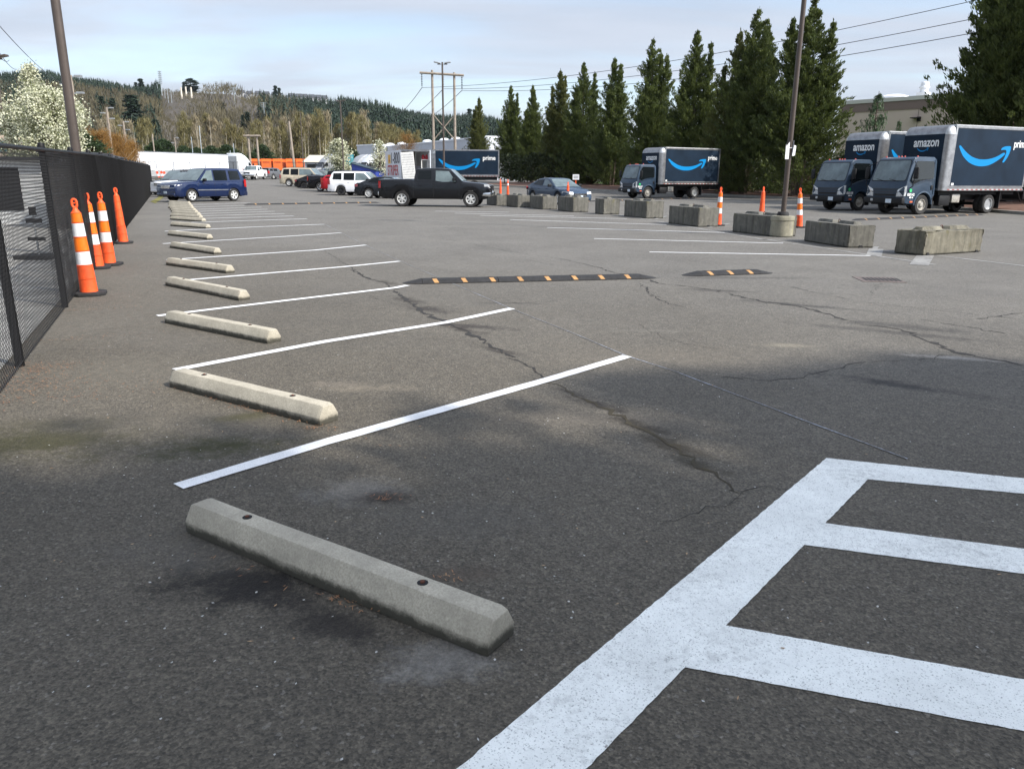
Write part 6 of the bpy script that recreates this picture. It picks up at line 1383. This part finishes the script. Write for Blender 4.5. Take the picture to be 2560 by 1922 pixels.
btree(818,292,92,22,'sparse blossom tree left of the white box truck',35,1800,.2)
# ================================================================ deciduous and conifers behind the lot
TWG=leafmat('olive_catkin_haze',(.125,.110,.050),(.24,.21,.09),.35,.35); TWG2=leafmat('tan_twig_haze',(.20,.165,.10),(.33,.28,.18),.35,.3); RUSTT=leafmat('rusty_bud_haze',(.17,.085,.022),(.30,.165,.045),1.2,.35)
GTR=mat('grey_tree_trunk',(.32,.29,.23),.9,var=.2,vs=.6)
def bare_mesh(seed,H,R,nb,n,mt,ln,trm=GTR,low=.25,spread=.6,tr_r=.14,nt=1):
    r=np.random.default_rng(seed); tr=MB(); tr.tube((0,0,0),(0,0,H*.9),tr_r,.03,6); C=[]
    for i in range(nt-1):
        a=r.random()*6.283; o=R*(.45+.5*r.random()); tr.tube((math.cos(a)*o,math.sin(a)*o,0),(math.cos(a+.2)*o*1.1,math.sin(a+.2)*o*1.1,H*(.6+.3*r.random())),tr_r*.75,.03,5)
    for i in range(nb):
        t=r.random(); z=H*(low+(.92-low)*t); a=r.random()*6.283; L_=R*(1-.65*t)*(.5+.6*r.random()); p0=np.array([0,0,z]); p1=np.array([math.cos(a)*L_*spread*1.6,math.sin(a)*L_*spread*1.6,z+L_*1.1]); tr.tube(tuple(p0),tuple(p1),.05*H/18,.015,4,False)
        m_=n//nb; u=.2+.9*r.random(m_); C.append(p0+(p1-p0)*u[:,None]+r.normal(size=(m_,3))*(.05*H/3+.22*L_*.5))
    C=np.concatenate(C); D=np.stack([r.normal(size=len(C))*.35,r.normal(size=len(C))*.35,np.ones(len(C))],1); V,Q=leaves(C,D,ln*(.7+.6*r.random(len(C))),ln*.10); return fastmesh('crown',V,Q,mt),tr.mesh('trunk',trm,40)
ALD=[bare_mesh(41,20,2.1,44,1050,TWG,1.6,tr_r=.20,low=.12,nt=4),bare_mesh(42,20,1.9,40,760,TWG2,1.6,tr_r=.20,low=.1,nt=5),bare_mesh(43,20,2.3,46,1000,TWG,1.5,tr_r=.2,low=.12,nt=4)]
rt=random.Random(99)
AL=[]
for i in range(58):
    x=rt.uniform(545,905); top=229+ (18 if x<640 else 0)+rt.uniform(-8,24)+(28 if x>790 else 0); AL.append((x,top+6,rt.uniform(238,275)))
for i in range(20): AL.append((rt.uniform(390,455),rt.uniform(236,285),rt.uniform(225,260)))
for x in (452,462,475,490,505,520): AL.append((x,rt.uniform(235,280),230))
for x in (100,130,215,228,240,250,262,278,300,318): AL.append((x,rt.uniform(232,262),rt.uniform(150,200)))
for i,(x,y,Y) in enumerate(AL):
    p=at(x,y,Y); v=rt.choice([0,0,1,2]) if x>380 else rt.choice([0,1]); e=empty('bare_alder',(p.x,Y,1.0),rt.uniform(0,6),None,'tree','leafless olive alders in front of the hill'); e['label']='leafless alder with pale trunk in the tall wood between lot and hill' if x>540 else ('leafless alder in the clump below the hilltop tree' if x>380 else 'leafless alder behind the rusty bush at left')
    e['group']='alders behind the orange trailers' if x>540 else ('alders left of centre' if x>380 else 'alders at left')
    s=(p.z-1)/20; e.scale=(s*1.1,s*1.1,s); link('crown',ALD[v][0],e); link('trunk',ALD[v][1],e)
RB=[bare_mesh(51,9,4.2,110,22000,RUSTT,.36,low=.03,spread=.5),bare_mesh(52,9,4.0,50,5200,RUSTT,.35,trm=BARK,low=.2,spread=.55)]
for (x,y,Y,w,lab) in ((205,272,72,1.25,'round rusty budding tree beside the blossom tree'),(242,281,76,1.3,'broad rusty orange tree at the left of the white trailer'),(275,298,80,1.1,'smaller rusty olive tree at the trailer corner')):
    p=at(x,y,Y); e=empty('rusty_tree',(p.x,Y,tz(Y)-.5),x,lab,'tree','rusty budding trees'); s=(p.z-tz(Y)+.5)/10.5; e.scale=(s*w,s*w,s); link('crown',RB[0][0],e); link('trunk',RB[0][1],e)
p=at(877,272,118); e=empty('rusty_tree',(p.x,118,.9),0,'tan brown bare tree above the white box truck','tree','rusty budding trees'); s=(p.z-.9)/11; e.scale=(s,s,s); link('crown',RB[1][0],e); link('trunk',RB[1][1],e)
PIN=leafmat('pine_foliage',(.018,.035,.014),(.045,.07,.026),.9,.15); FIRM=leafmat('fir_foliage',(.013,.026,.018),(.030,.048,.028),.25,.1)
def pine_mesh(seed,H,R,n,mt,ln,roundy=True,base=.1):
    r=np.random.default_rng(seed); nc=n//30; t=r.random(nc)
    prof=R*(np.sin(np.clip(t*.9+.12,0,1)*math.pi)**.6 if roundy else (1-t)**.9*(.75+.25*np.sin(t*40+seed)))
    a=r.random(nc)*6.283; rho=prof*(.45+.6*r.random(nc)); c=np.stack([rho*np.cos(a),rho*np.sin(a),H*(base+(1-base)*t)],1)
    C=np.repeat(c,30,0)+r.normal(size=(nc*30,3))*np.array([.11*R,.11*R,.05*R]); C[:,2]=np.clip(C[:,2],.2,H*1.03)
    D=C*np.array([1,1,0])/R+np.array([0,0,.25 if roundy else -.1])+r.normal(size=C.shape)*.35; V,Q=leaves(C,D,ln,ln*.3); tr=MB().tube((0,0,0),(0,0,H),H*.018,.02,6); return fastmesh('crown',V,Q,mt),tr.mesh('trunk',BARK,40)
PV=[pine_mesh(61,8,3.2,9000,PIN,.5),pine_mesh(62,8,2.8,8000,PIN,.5)]
for i,(x,y,Y) in enumerate(((175,286,70),(334,305,150),(395,316,150),(440,322,155),(456,316,160),(488,312,150),(505,322,155),(566,312,232),(545,330,228),(352,300,152),(757,322,140),(745,330,150),(410,322,148),(424,318,152))):
    p=at(x,y,Y); g=foot(x,Y); e=empty('pine_tree',(p.x,Y,g.z),i,['dark pine behind the blossom tree','round pine above the white trailer left part','low pine above the white trailer middle','wide low pine above the trailer front','pine over the trailer front end','tall pine above the white semi cab','pine right of the white semi roof','dark pine behind the orange trailers','low pine left of the orange trailers','taller round pine above the white trailer','dark pine left of the grey office','low pine behind the small blossom tree','bushy pine over the trailer middle','bushy pine beside the wide low one'][i],'pine tree','pines behind the fence'); s=(p.z-g.z)/8.2; e.scale=(s*1.15,s*1.15,s); link('crown',PV[i%2][0],e); link('trunk',PV[i%2][1],e)
# ================================================================ the hill
RIDGE=[(-400,150),(-150,146),(0,158),(100,157),(185,172),(250,180),(300,186),(350,193),(410,197),(500,200),(531,199),(620,204),(722,214),(790,230),(884,243),(947,251),(1060,263),(1200,292),(1400,320),(1700,345),(2400,360)]
def ridge_y(x): return interp(RIDGE,x)
def ppx(x,y): return x,y
RR=800.0
def hill_pt(x,f):
    """x photo column, f 0 foot .. 1 ridge"""
    Y=290+(RR-290)*f; d=ray(x,380); X=d.x/d.y*Y; top=at(x,ridge_y(x),RR).z-(8-6.5*max(0,min(1,(x-335)/25))*max(0,min(1,(545-x)/25)))
    bump_=6*math.sin(x*.021+f*5)+4*math.sin(x*.05+f*9)
    z=1+(top-1)*(f**.92)+bump_*math.sin(f*math.pi)*.8
    return Vector((X,Y,z))
HILLM=bpy.data.materials.new('hillside_scrub'); HILLM.use_nodes=True; nt=HILLM.node_tree; b_=nt.nodes['Principled BSDF']; b_.inputs['Roughness'].default_value=.95
g_=nd(nt,'ShaderNodeNewGeometry'); n1=nd(nt,'ShaderNodeTexNoise'); n1.inputs['Scale'].default_value=.045; n1.inputs['Detail'].default_value=9; n1.inputs['Roughness'].default_value=.75; nt.links.new(g_.outputs['Position'],n1.inputs['Vector'])
r_=nd(nt,'ShaderNodeValToRGB'); r_.color_ramp.elements[0].position=.3; r_.color_ramp.elements[0].color=(.040,.036,.030,1); r_.color_ramp.elements[1].position=.7; r_.color_ramp.elements[1].color=(.10,.083,.064,1); nt.links.new(n1.outputs['Fac'],r_.inputs['Fac']); nt.links.new(r_.outputs['Color'],b_.inputs['Base Color'])
xs=list(range(-700,2900,25)); fs_=[i/24 for i in range(25)]; vs=[tuple(hill_pt(x,f)) for f in fs_ for x in xs]
for x in xs: p=hill_pt(x,1); vs.append((p.x*1.35,p.y+320,p.z*.85))
n=len(xs); m=MB(); m.add(vs,[(j*n+i,j*n+i+1,(j+1)*n+i+1,(j+1)*n+i) for j in range(len(fs_)) for i in range(n-1)]); m.build('hill',HILLM,smooth=60,kind='structure')
def proj_px(p):
    q=R3.transposed()@(p-Vector((0,0,HC))); return (1280+F*q.x/-q.z)/K,(961-F*q.y/-q.z)/K
# woods on the slope, three masses
rh=random.Random(5)
def vegtype(x,y,f):
    ry=ridge_y(x)-6; dy=y-ry
    if 440<x<520 and f>.5: return None if rh.random()<.8 else 'bare'
    if 395<x<445 and dy<34: return 'scrub'
    if 345<x<405: return 'scrub' if dy<70 or rh.random()<.7 else 'bare'
    if x<=345:
        if dy<26 - max(0,(120-x)*-.0): return 'fir'
        if 265<x<345 and dy>95: return 'fir'
        if x<60: return 'fir' if rh.random()<.4 else 'bare'
        return 'bare' if rh.random()<.9 else 'fir'
    if x<540: return 'bare' if (rh.random()<(.6 if x<470 else .22) and dy>24) else 'scrub'
    if dy<14 and x<730: return None
    if x<560: return ('bare' if dy>8 and rh.random()<.4 else None)
    if dy<6: return 'fir' if (x>730 or rh.random()<.25) else None
    if x<650: return 'fir' if (dy<50 and rh.random()<.45) else ('bare' if rh.random()<.6 else None)
    return 'fir' if dy<(105 if x>700 else 70) else 'bare'
def fir_tpl(r,H):
    V=[];Q=[];R=H*.2; 
    for i in range(26):
        t=(i+r.random())/26; z=H*(.08+.92*t); w=R*(1-t)**.85+.15; a=r.random()*6.283; c=np.array([math.cos(a)*w*.5,math.sin(a)*w*.5,z]); u=np.array([math.cos(a),math.sin(a),-.35])*w*.75; v=np.array([-math.sin(a),math.cos(a),0])*w*.45
        b=len(V); V+= [c-u*.6+np.array([0,0,.1*H]),c+v,c+u,c-v]; Q.append([b,b+1,b+2,b+3])
    return np.array(V),np.array(Q)
def bare_tpl(r,H):
    n=22; C=np.stack([r.normal(size=n)*H*.16,r.normal(size=n)*H*.16,H*(.25+.7*r.random(n))],1); D=np.stack([C[:,0]/H*1.5,C[:,1]/H*1.5,np.ones(n)],1); V,Q=leaves(C,D,H*.38,H*.045); return V,Q
FT=[fir_tpl(np.random.default_rng(i),10) for i in range(6)]; BT=[bare_tpl(np.random.default_rng(50+i),9) for i in range(6)]
acc={'fir':([],[],0),'bare':([],[],0)}; acc={k:[[],[],0] for k in('fir','bare')}
big=[]
for i in range(18500):
    x=rh.uniform(-60,1500); f=rh.random()**.75; 
    if i>=15000: x=rh.choice((rh.uniform(-60,350),rh.uniform(725,1120))); f=rh.uniform(.86,1.0)
    if x>1150 and rh.random()<.7: continue
    p=hill_pt(x,f); px,py=proj_px(p+Vector((0,0,6))); k=vegtype(px,py,f)
    if k is None: continue
    sc_=1.0
    if k=='scrub': k='bare'; sc_=.38
    if k=='bare' and rh.random()<.35: continue
    V,Q=(FT if k=='fir' else BT)[rh.randrange(6)]; s=(rh.uniform(.75,1.35) if k=='fir' else rh.uniform(.8,1.3)); a=rh.uniform(0,6.28)
    s*=sc_
    if k=='fir' and f>.93: s*=.85
    c_,s_=math.cos(a),math.sin(a); W=np.stack([(V[:,0]*c_-V[:,1]*s_)*s,(V[:,0]*s_+V[:,1]*c_)*s,V[:,2]*s],1)+np.array([p.x,p.y,p.z-.8])
    A_=acc[k]; A_[0].append(W); A_[1].append(Q+A_[2]); A_[2]+=len(V)
HB=leafmat('hill_bare_wood',(.060,.052,.032),(.150,.128,.072),.03,.25)
for k,nm,mt in(('fir','hillside_fir_wood',FIRM),('bare','hillside_bare_wood',HB)):
    link(nm,fastmesh(nm,np.concatenate(acc[k][0]),np.concatenate(acc[k][1]),mt),kind='stuff')
# single conifers that stand out
FV=[pine_mesh(71,16,3.4,3600,FIRM,1.3,False,.08),pine_mesh(72,16,3.0,3600,FIRM,1.3,False,.05),pine_mesh(73,16,4.6,4200,FIRM,1.3,True,.12)]
for i,(x,y,yb,v,w,lab) in enumerate(((432,170,203,2,1.5,'big dark tree crowning the hilltop beside the white posts'),(416,178,203,0,1.0,'narrow fir left of the hilltop tree'),(327,170,205,0,1.4,'tall fir on the left ridge above the alders'),(316,178,206,0,1.2,'fir just left of the tall ridge fir'),
   (302,205,300,1,1.7,'tall dark fir halfway down the left slope'),(240,208,262,1,1.2,'dark fir low on the left slope, first of a pair'),(262,212,265,1,1.3,'dark fir low on the left slope, second of a pair'),(495,222,252,0,1.1,'isolated small fir below the hilltop posts'),(545,242,285,1,1.3,'dark twin fir at middle slope, right one'),(535,248,285,1,1.1,'dark twin fir at middle slope, left one'),
   (588,262,290,2,.9,'round dark conifer right of the twin firs'),(608,185,225,0,1.0,'fir rising between the ridge houses, left tip'),(616,190,225,0,1.0,'fir rising between the ridge houses, right tip'),(330,262,320,2,1.1,'dark conifer mass above the trailer'),(312,255,322,2,1.2,'wide dark conifer below the tall fir'),(348,258,318,1,1.3,'dark fir right of the conifer mass'),(620,240,268,0,1.0,'fir under the ridge houses'),(1015,235,262,0,1.2,'fir tip behind the wooden poles'))):
    f=max(0.02,min(1,.5)); lo,hi=0.0,1.0
    for _ in range(20):
        f=(lo+hi)/2; py=proj_px(hill_pt(x,f))[1]
        if py>yb: lo=f
        else: hi=f
    p=hill_pt(x,f); t=at(x,y,p.y); H=max(6,t.z-p.z); e=empty('fir_tree',tuple(p),i,lab,'fir tree','single conifers on the hillside'); s=H/16.3; e.scale=(s*w*1.35,s*w*1.35,s); link('crown',FV[v][0],e); link('trunk',FV[v][1],e)
# ridge houses
HW=mat('house_wall',(.42,.42,.42),.8,var=.1,vs=.1); HR=mat('house_roof',(.06,.065,.075),.8)
for i,(x0,x1,y) in enumerate(((525,540,201),(545,556,203),(563,575,203),(580,592,204),(598,606,205),(633,646,208),(648,660,209),(661,672,209.5),(675,687,210.5),(688,701,211.5),(702,714,212.5))):
    xm=(x0+x1)/2; g=hill_pt(xm,.97); g.z+=3.5; w=(x1-x0)/1640*g.y/2*.98; top=at(xm,y-7,g.y).z; eav=at(xm,y+0,g.y).z; e=empty('house',tuple(g),0,'grey roofed house on the ridge, number %s from the left'%['one','two','three','four','five','six','seven','eight','nine','ten','eleven'][i],'house','houses along the hilltop')
    e['label']=['leftmost grey house on the ridge above the wooden far poles','second house from the left on the ridge','third house from the left on the ridge','fourth ridge house, left of the fir tips','fifth ridge house, touching the fir tips','first ridge house right of the fir tips','second ridge house right of the fir tips','middle house of the right ridge cluster','third house from the right end of the ridge','last but one house at the right end of the ridge','rightmost house at the end of the ridge'][i]
    MB().box(-w,w,0,7,-4,eav-g.z).build('wall',HW,e,smooth=0); MB().prism([(-.6,eav-g.z),(3.5,top-g.z),(7.6,eav-g.z)],-w*1.04,w*1.04,'x').build('roof',HR,e,smooth=0)
    m=MB(); [m.box(-w*.7+k*w*.5,-w*.7+k*w*.5+w*.25,-.1,.02,eav-g.z-2.6,eav-g.z-1) for k in range(3)]; m.build('window',GLASS,e,smooth=0)
# ================================================================ poles and wires
PYL=mat('pale_steel_mast',(.32,.36,.38),.6,.2)
def pole(x,yt,yb,Y,r,label,arms=(),mt=WOOD,cat='utility pole',lean=0,name='utility_pole',group=None,lamps=()):
    p=at(x,yt,Y); b=Vector((p.x,Y,tz(Y))); p=at(x+lean,yt,Y)
    if Y>290:
        b=at(x,yb,Y)
    e=empty(name,tuple(b),0,label,cat,group); d=p-b; MB().tube((0,0,-1),tuple(d),r,r*.7,8).build('pole_shaft',mt,e)
    for (yy,wd) in arms:
        q=at(x+lean*(b.z and 1),yy,Y)-b; MB().box(q.x-wd/2,q.x+wd/2,-.09,.09,q.z-.09,q.z+.09).build('cross_arm',mt,e,smooth=0)
    for (yy,s_) in lamps:
        q=at(x,yy,Y)-b; q.x=0; MB().box(min(q.x,q.x+s_*.35),max(q.x,q.x+s_*.35),-.03,.03,q.z-.03,q.z+.03).box(min(q.x+s_*.25,q.x+s_*.6),max(q.x+s_*.25,q.x+s_*.6),-.12,.12,q.z-.02,q.z+.08).build('lamp_head',STEEL,e,smooth=0)
    return e
pole(152,163,330,45,.12,'wooden pole with three lamp arms right of the thick brown pole',lamps=((166,1),(185,-1),(202,1)))
pole(230,232,330,75,.14,'wooden lamp pole above the rusty trees, upper one',lamps=((234,1),(245,-1),(257,1)))
pole(266,262,350,88,.14,'wooden lamp pole above the rusty trees, lower one',lamps=((264,1),(272,-1),(281,1)))
pole(326,327*0+330,360,120,.12,'short wooden pole over the trailer left part',lean=-4) if False else pole(329,328*.0+290,350,122,.13,'short wooden pole rising over the white trailer')
pole(377,297,350,128,.12,'lamp pole over the middle of the white trailer',lamps=((298,1),(309,-1)))
for i,(x,y) in enumerate(((413,296),(430,272),(497,325),(504,310))): pole(x,y,350,138,.08,['thin grey mast left of the tall one over the trailer','tall thin grey mast over the trailer','low thin mast above the semi cab','thin mast above the semi hood'][i],mt=PYL,cat='mast',name='mast',group='thin masts over the trailer')
pole(631,262,370,145,.26,'pale leaning wooden pole left of the dark thin pole',lean=-7)
# far H frame
def hframe(xa,xb,yt,Y,r,label,army,ext,brace=False,bases=None):
    a=foot(xa,Y); b=foot(xb,Y); e=empty('transmission_pole',tuple(a),0,label,'power pole'); w=b.x-a.x; H=at(xa,yt,Y).z-a.z; H2=at(xb,yt+(xb-xa)*.0066+ (5 if brace else 0),Y).z-a.z
    MB().tube((0,0,-1),(0,0,H),r,r*.75,10).build('pole_shaft',WOOD,e); MB().tube((w,0,-1),(w,0,H2),r,r*.75,10).build('pole_shaft',WOOD,e)
    z=at(xa,army,Y).z-a.z; x0=-ext[0]*w; x1=w+ext[1]*w; dz=-.35 if brace else 0
    MB().tube((x0,-r,z),(x1,-r,z+dz),r*.75,r*.75,8).build('cross_arm',WOOD,e)
    if brace:
        m=MB(); z1=at(xa,248,Y).z-a.z; z2=at(xa,303,Y).z-a.z; m.tube((0,-.1,z1),(w,-.1,z2),.09,.09,6); m.tube((0,.1,z2),(w,.1,z1),.09,.09,6); m.build('cross_brace',WOOD,e)
        for x,k in((x0+.3,0),(w/2,.5),(x1-.3,1)):
            zz=z+dz*k-.1; m=MB(); [m.lathe([(.05,-.02),(.13,0),(.13,.05),(.05,.10)],8,Matrix.Translation((x,-r,zz-.25-j*.24))) for j in range(7)]; m.tube((x,-r,zz),(x,-r,zz-2.0),.03,.03,5); m.build('insulator',BRUB,e)
    return e,a,w,z
bx=1000/K; Yh=122
e,a,w,z=hframe(938,984,152,Yh,.23,'tall wooden H frame power pole with cross brace behind the box trucks',158,(.56,.44),True)
hframe(543,561,291,150,.24,'low wooden H frame pole above the orange trailers',294,(.5,.5))
WIRE=mat('power_wire',(.03,.03,.035),.5)
def wirec(p,q,sag,r,label,n=24,group='power lines'):
    m=MB(); pts=[]
    for i in range(n+1):
        t=i/n; v=p.lerp(q,t); v.z-=sag*4*t*(1-t); pts.append(tuple(v-p))
    m.path(pts,r,5); return m.build('power_line',WIRE,None,loc=tuple(p),label=label,cat='power line',group=group)
zi=z-2.1; h0_=[Vector((a.x-.56*w+.3,Yh-.2,a.z+zi)),Vector((a.x+w/2,Yh-.2,a.z+zi-.15)),Vector((a.x+w*1.44-.3,Yh-.2,a.z+zi-.35))]
ends=[at(2180,-17,50),at(2180,25,49),at(2180,55,48)]
for i,(p,yv) in enumerate(zip(h0_,((2300,-43),(2300,0),(2300,34)))):
    q=at(yv[0],yv[1],62-i*2); mid=at(1560,(112,143,157)[i],0.5*(Yh+60))
    wirec(p,q,1.55,.028,['upper power line crossing behind the evergreens to the top right','middle power line crossing behind the evergreens','lowest power line crossing behind the evergreens'][i])
for i,(p,(x,y)) in enumerate(zip(h0_,((700,330),(650,372),(790,330)))):
    q=at((832,868-30,880)[i],(246,262,256)[i],330); wirec(p,q,2.5,.05,['left power line running down to the dark wood','middle power line running down to the dark wood','right power line running down to the dark wood'][i],group='power lines left of the H frame')
for i,(y0,y1) in enumerate(((47,152),(100,133),(112,140))):
    wirec(at(-20,(35,85,97)[i],30),at((133,36,20)[i],(180,150,130)[i],60),.3,.016,['thin wire from the left edge to the thick brown pole','upper short wire behind the blossom tree top','lower short wire behind the blossom tree top'][i],group='thin wires at the left edge')
# masts on the hill
def hillpole(x,yt,yb,label,r=.35,arms=0,mt=PYL,name='mast',cat='mast',group=None):
    lo,hi=0,1
    for _ in range(20):
        f=(lo+hi)/2
        if proj_px(hill_pt(x,f))[1]>yb: lo=f
        else: hi=f
    g=hill_pt(x,f); t=at(x,yt,g.y); e=empty(name,tuple(g),0,label,cat,group); H=t.z-g.z; MB().tube((0,0,-1),(0,0,H),r,r*.7,6).build('pole_shaft',mt,e)
    for k in range(arms): z=H*(.96-.13*k); MB().box(-2.2,2.2,-.12,.12,z-.12,z+.12).build('cross_arm',mt,e,smooth=0)
    return e,H
e,H=hillpole(369,153,205,'lattice communication tower on the left ridge',.45,0,name='lattice_tower',cat='tower')
m=MB()
for k in range(7): z=H*(.45+.08*k); m.box(-1.5,1.5,-.5,.5,z,z+.9)
m.build('antenna_panel',PYL,e,smooth=0)
WP=mat('white_post',(.55,.50,.42),.7)
for i,(x,yt,yb) in enumerate(((410,189,213),(420,188,208),(431,189,213))): hillpole(x,yt,yb,['leftmost of three pale posts on the hilltop','middle one of three pale posts on the hilltop','rightmost of three pale posts on the hilltop'][i],.9,0,WP,'pale_post','post','pale posts on the hilltop')
for i,(x,yt,yb,ar) in enumerate(((457,180,200,1),(484,177,201,3),(497,173,202,3),(521,189,227,2),(581,222,255,3),(375,188,215,0),(381,190,222,0),(388,192,222,0),(361,182,205,0),(467,188,201,1),(477,190,201,1),(393,185,205,0))):
    hillpole(x,yt,yb,['power mast right of the hilltop tree','tall power mast with three arms on the ridge, left one','tallest power mast with three arms on the ridge, right one','steel mast standing below the ridge','steel mast with arms halfway down the slope','thin pole beside the lattice tower, first','thin pole right of the lattice tower, second','thin pole right of the lattice tower, third','thin pole left of the lattice tower','tiny far mast between the ridge masts','tiny far mast left of the tall ridge masts','thin pole near the three pale posts'][i],.22,ar,group='masts on the hill')
HZ=bpy.data.materials.new('pale_air'); HZ.use_nodes=True; nt=HZ.node_tree; nt.nodes.remove(nt.nodes['Principled BSDF']); vv=nd(nt,'ShaderNodeVolumePrincipled'); vv.inputs['Color'].default_value=(.80,.88,1,1); vv.inputs['Density'].default_value=.00003; vv.inputs['Anisotropy'].default_value=0; nt.links.new(vv.outputs[0],nt.nodes['Material Output'].inputs['Volume'])
MB().box(-1650,1650,-650,1550,-1.4,175).build('haze',HZ,smooth=0,kind='stuff')
# ================================================================ sky, sun
W=bpy.data.worlds.new('World'); SC.world=W; W.use_nodes=True; nt=W.node_tree; L=nt.links; bg=nt.nodes['Background']
sky=nd(nt,'ShaderNodeTexSky'); sky.sky_type='NISHITA'; sky.sun_disc=False; EL=rad(41); sv=Vector((.87,-.5,0)).normalized(); AZ=math.atan2(sv.x,sv.y)
sky.sun_elevation=EL; sky.sun_rotation=AZ; sky.air_density=1.0; sky.dust_density=1.2; sky.ozone_density=1.2
tc=nd(nt,'ShaderNodeTexCoord'); sp_=nd(nt,'ShaderNodeSeparateXYZ'); L.new(tc.outputs['Generated'],sp_.inputs[0])
mx_=nd(nt,'ShaderNodeMath',operation='MAXIMUM'); L.new(sp_.outputs['Z'],mx_.inputs[0]); mx_.inputs[1].default_value=.0; ad=nd(nt,'ShaderNodeMath',operation='ADD'); L.new(mx_.outputs[0],ad.inputs[0]); ad.inputs[1].default_value=.12
dv=nd(nt,'ShaderNodeVectorMath',operation='DIVIDE'); cb=nd(nt,'ShaderNodeCombineXYZ'); L.new(ad.outputs[0],cb.inputs[0]); L.new(ad.outputs[0],cb.inputs[1]); cb.inputs[2].default_value=1; L.new(tc.outputs['Generated'],dv.inputs[0]); L.new(cb.outputs[0],dv.inputs[1])
mp=nd(nt,'ShaderNodeMapping'); mp.inputs['Rotation'].default_value=(0,0,rad(12)); mp.inputs['Scale'].default_value=(.42,1.05,.3); mp.inputs['Location'].default_value=(2.3,.6,0); L.new(dv.outputs[0],mp.inputs[0])
n1=nd(nt,'ShaderNodeTexNoise'); n1.inputs['Scale'].default_value=1.15; n1.inputs['Detail'].default_value=6; n1.inputs['Roughness'].default_value=.48; n1.inputs['Distortion'].default_value=.5; L.new(mp.outputs[0],n1.inputs[0])
cr=nd(nt,'ShaderNodeMapRange',interpolation_type='SMOOTHSTEP'); L.new(n1.outputs['Fac'],cr.inputs[0]); cr.inputs[1].default_value=.36; cr.inputs[2].default_value=.60; cr.inputs[3].default_value=.38; cr.inputs[4].default_value=.92
n2=nd(nt,'ShaderNodeTexNoise'); n2.inputs['Scale'].default_value=2.2; n2.inputs['Detail'].default_value=5; L.new(mp.outputs[0],n2.inputs[0])
cl=nd(nt,'ShaderNodeMix',data_type='RGBA'); L.new(n2.outputs['Fac'],cl.inputs[0]); cl.inputs[6].default_value=(2.2,2.5,3.05,1); cl.inputs[7].default_value=(3.55,3.75,4.2,1)
hz=nd(nt,'ShaderNodeMapRange',interpolation_type='SMOOTHSTEP'); L.new(sp_.outputs['Z'],hz.inputs[0]); hz.inputs[1].default_value=.0; hz.inputs[2].default_value=.16; hz.inputs[3].default_value=.95; hz.inputs[4].default_value=0
mxx=nd(nt,'ShaderNodeMath',operation='MAXIMUM'); L.new(cr.outputs[0],mxx.inputs[0]); L.new(hz.outputs[0],mxx.inputs[1])
sm=nd(nt,'ShaderNodeMix',data_type='RGBA'); L.new(mxx.outputs[0],sm.inputs[0]); L.new(sky.outputs[0],sm.inputs[6]); L.new(cl.outputs[2],sm.inputs[7])
sdn=nd(nt,'ShaderNodeVectorMath',operation='DOT_PRODUCT'); L.new(tc.outputs['Generated'],sdn.inputs[0]); sdn.inputs[1].default_value=(sv.x*math.cos(EL),sv.y*math.cos(EL),math.sin(EL))
gl=nd(nt,'ShaderNodeMapRange',interpolation_type='SMOOTHSTEP'); L.new(sdn.outputs['Value'],gl.inputs[0]); gl.inputs[1].default_value=.30; gl.inputs[2].default_value=1.0; gl.inputs[3].default_value=1.0; gl.inputs[4].default_value=2.6
sc2=nd(nt,'ShaderNodeVectorMath',operation='SCALE'); L.new(sm.outputs[2],sc2.inputs[0]); L.new(gl.outputs[0],sc2.inputs['Scale']); L.new(sc2.outputs[0],bg.inputs['Color']); bg.inputs['Strength'].default_value=.12
sun=bpy.data.lights.new('sun','SUN'); sun.energy=3.5; sun.angle=rad(.8); sun.color=(1,.95,.88); so=bpy.data.objects.new('sun',sun); COL.objects.link(so)
sdir=Vector((sv.x*math.cos(EL),sv.y*math.cos(EL),math.sin(EL))); so.rotation_euler=sdir.to_track_quat('Z','Y').to_euler()
SC.view_settings.view_transform='Standard'; SC.view_settings.look='None'; SC.view_settings.exposure=.95; SC.view_settings.gamma=1
SC.render.engine='CYCLES'; SC.cycles.max_bounces=5; SC.cycles.diffuse_bounces=3; SC.cycles.transparent_max_bounces=16
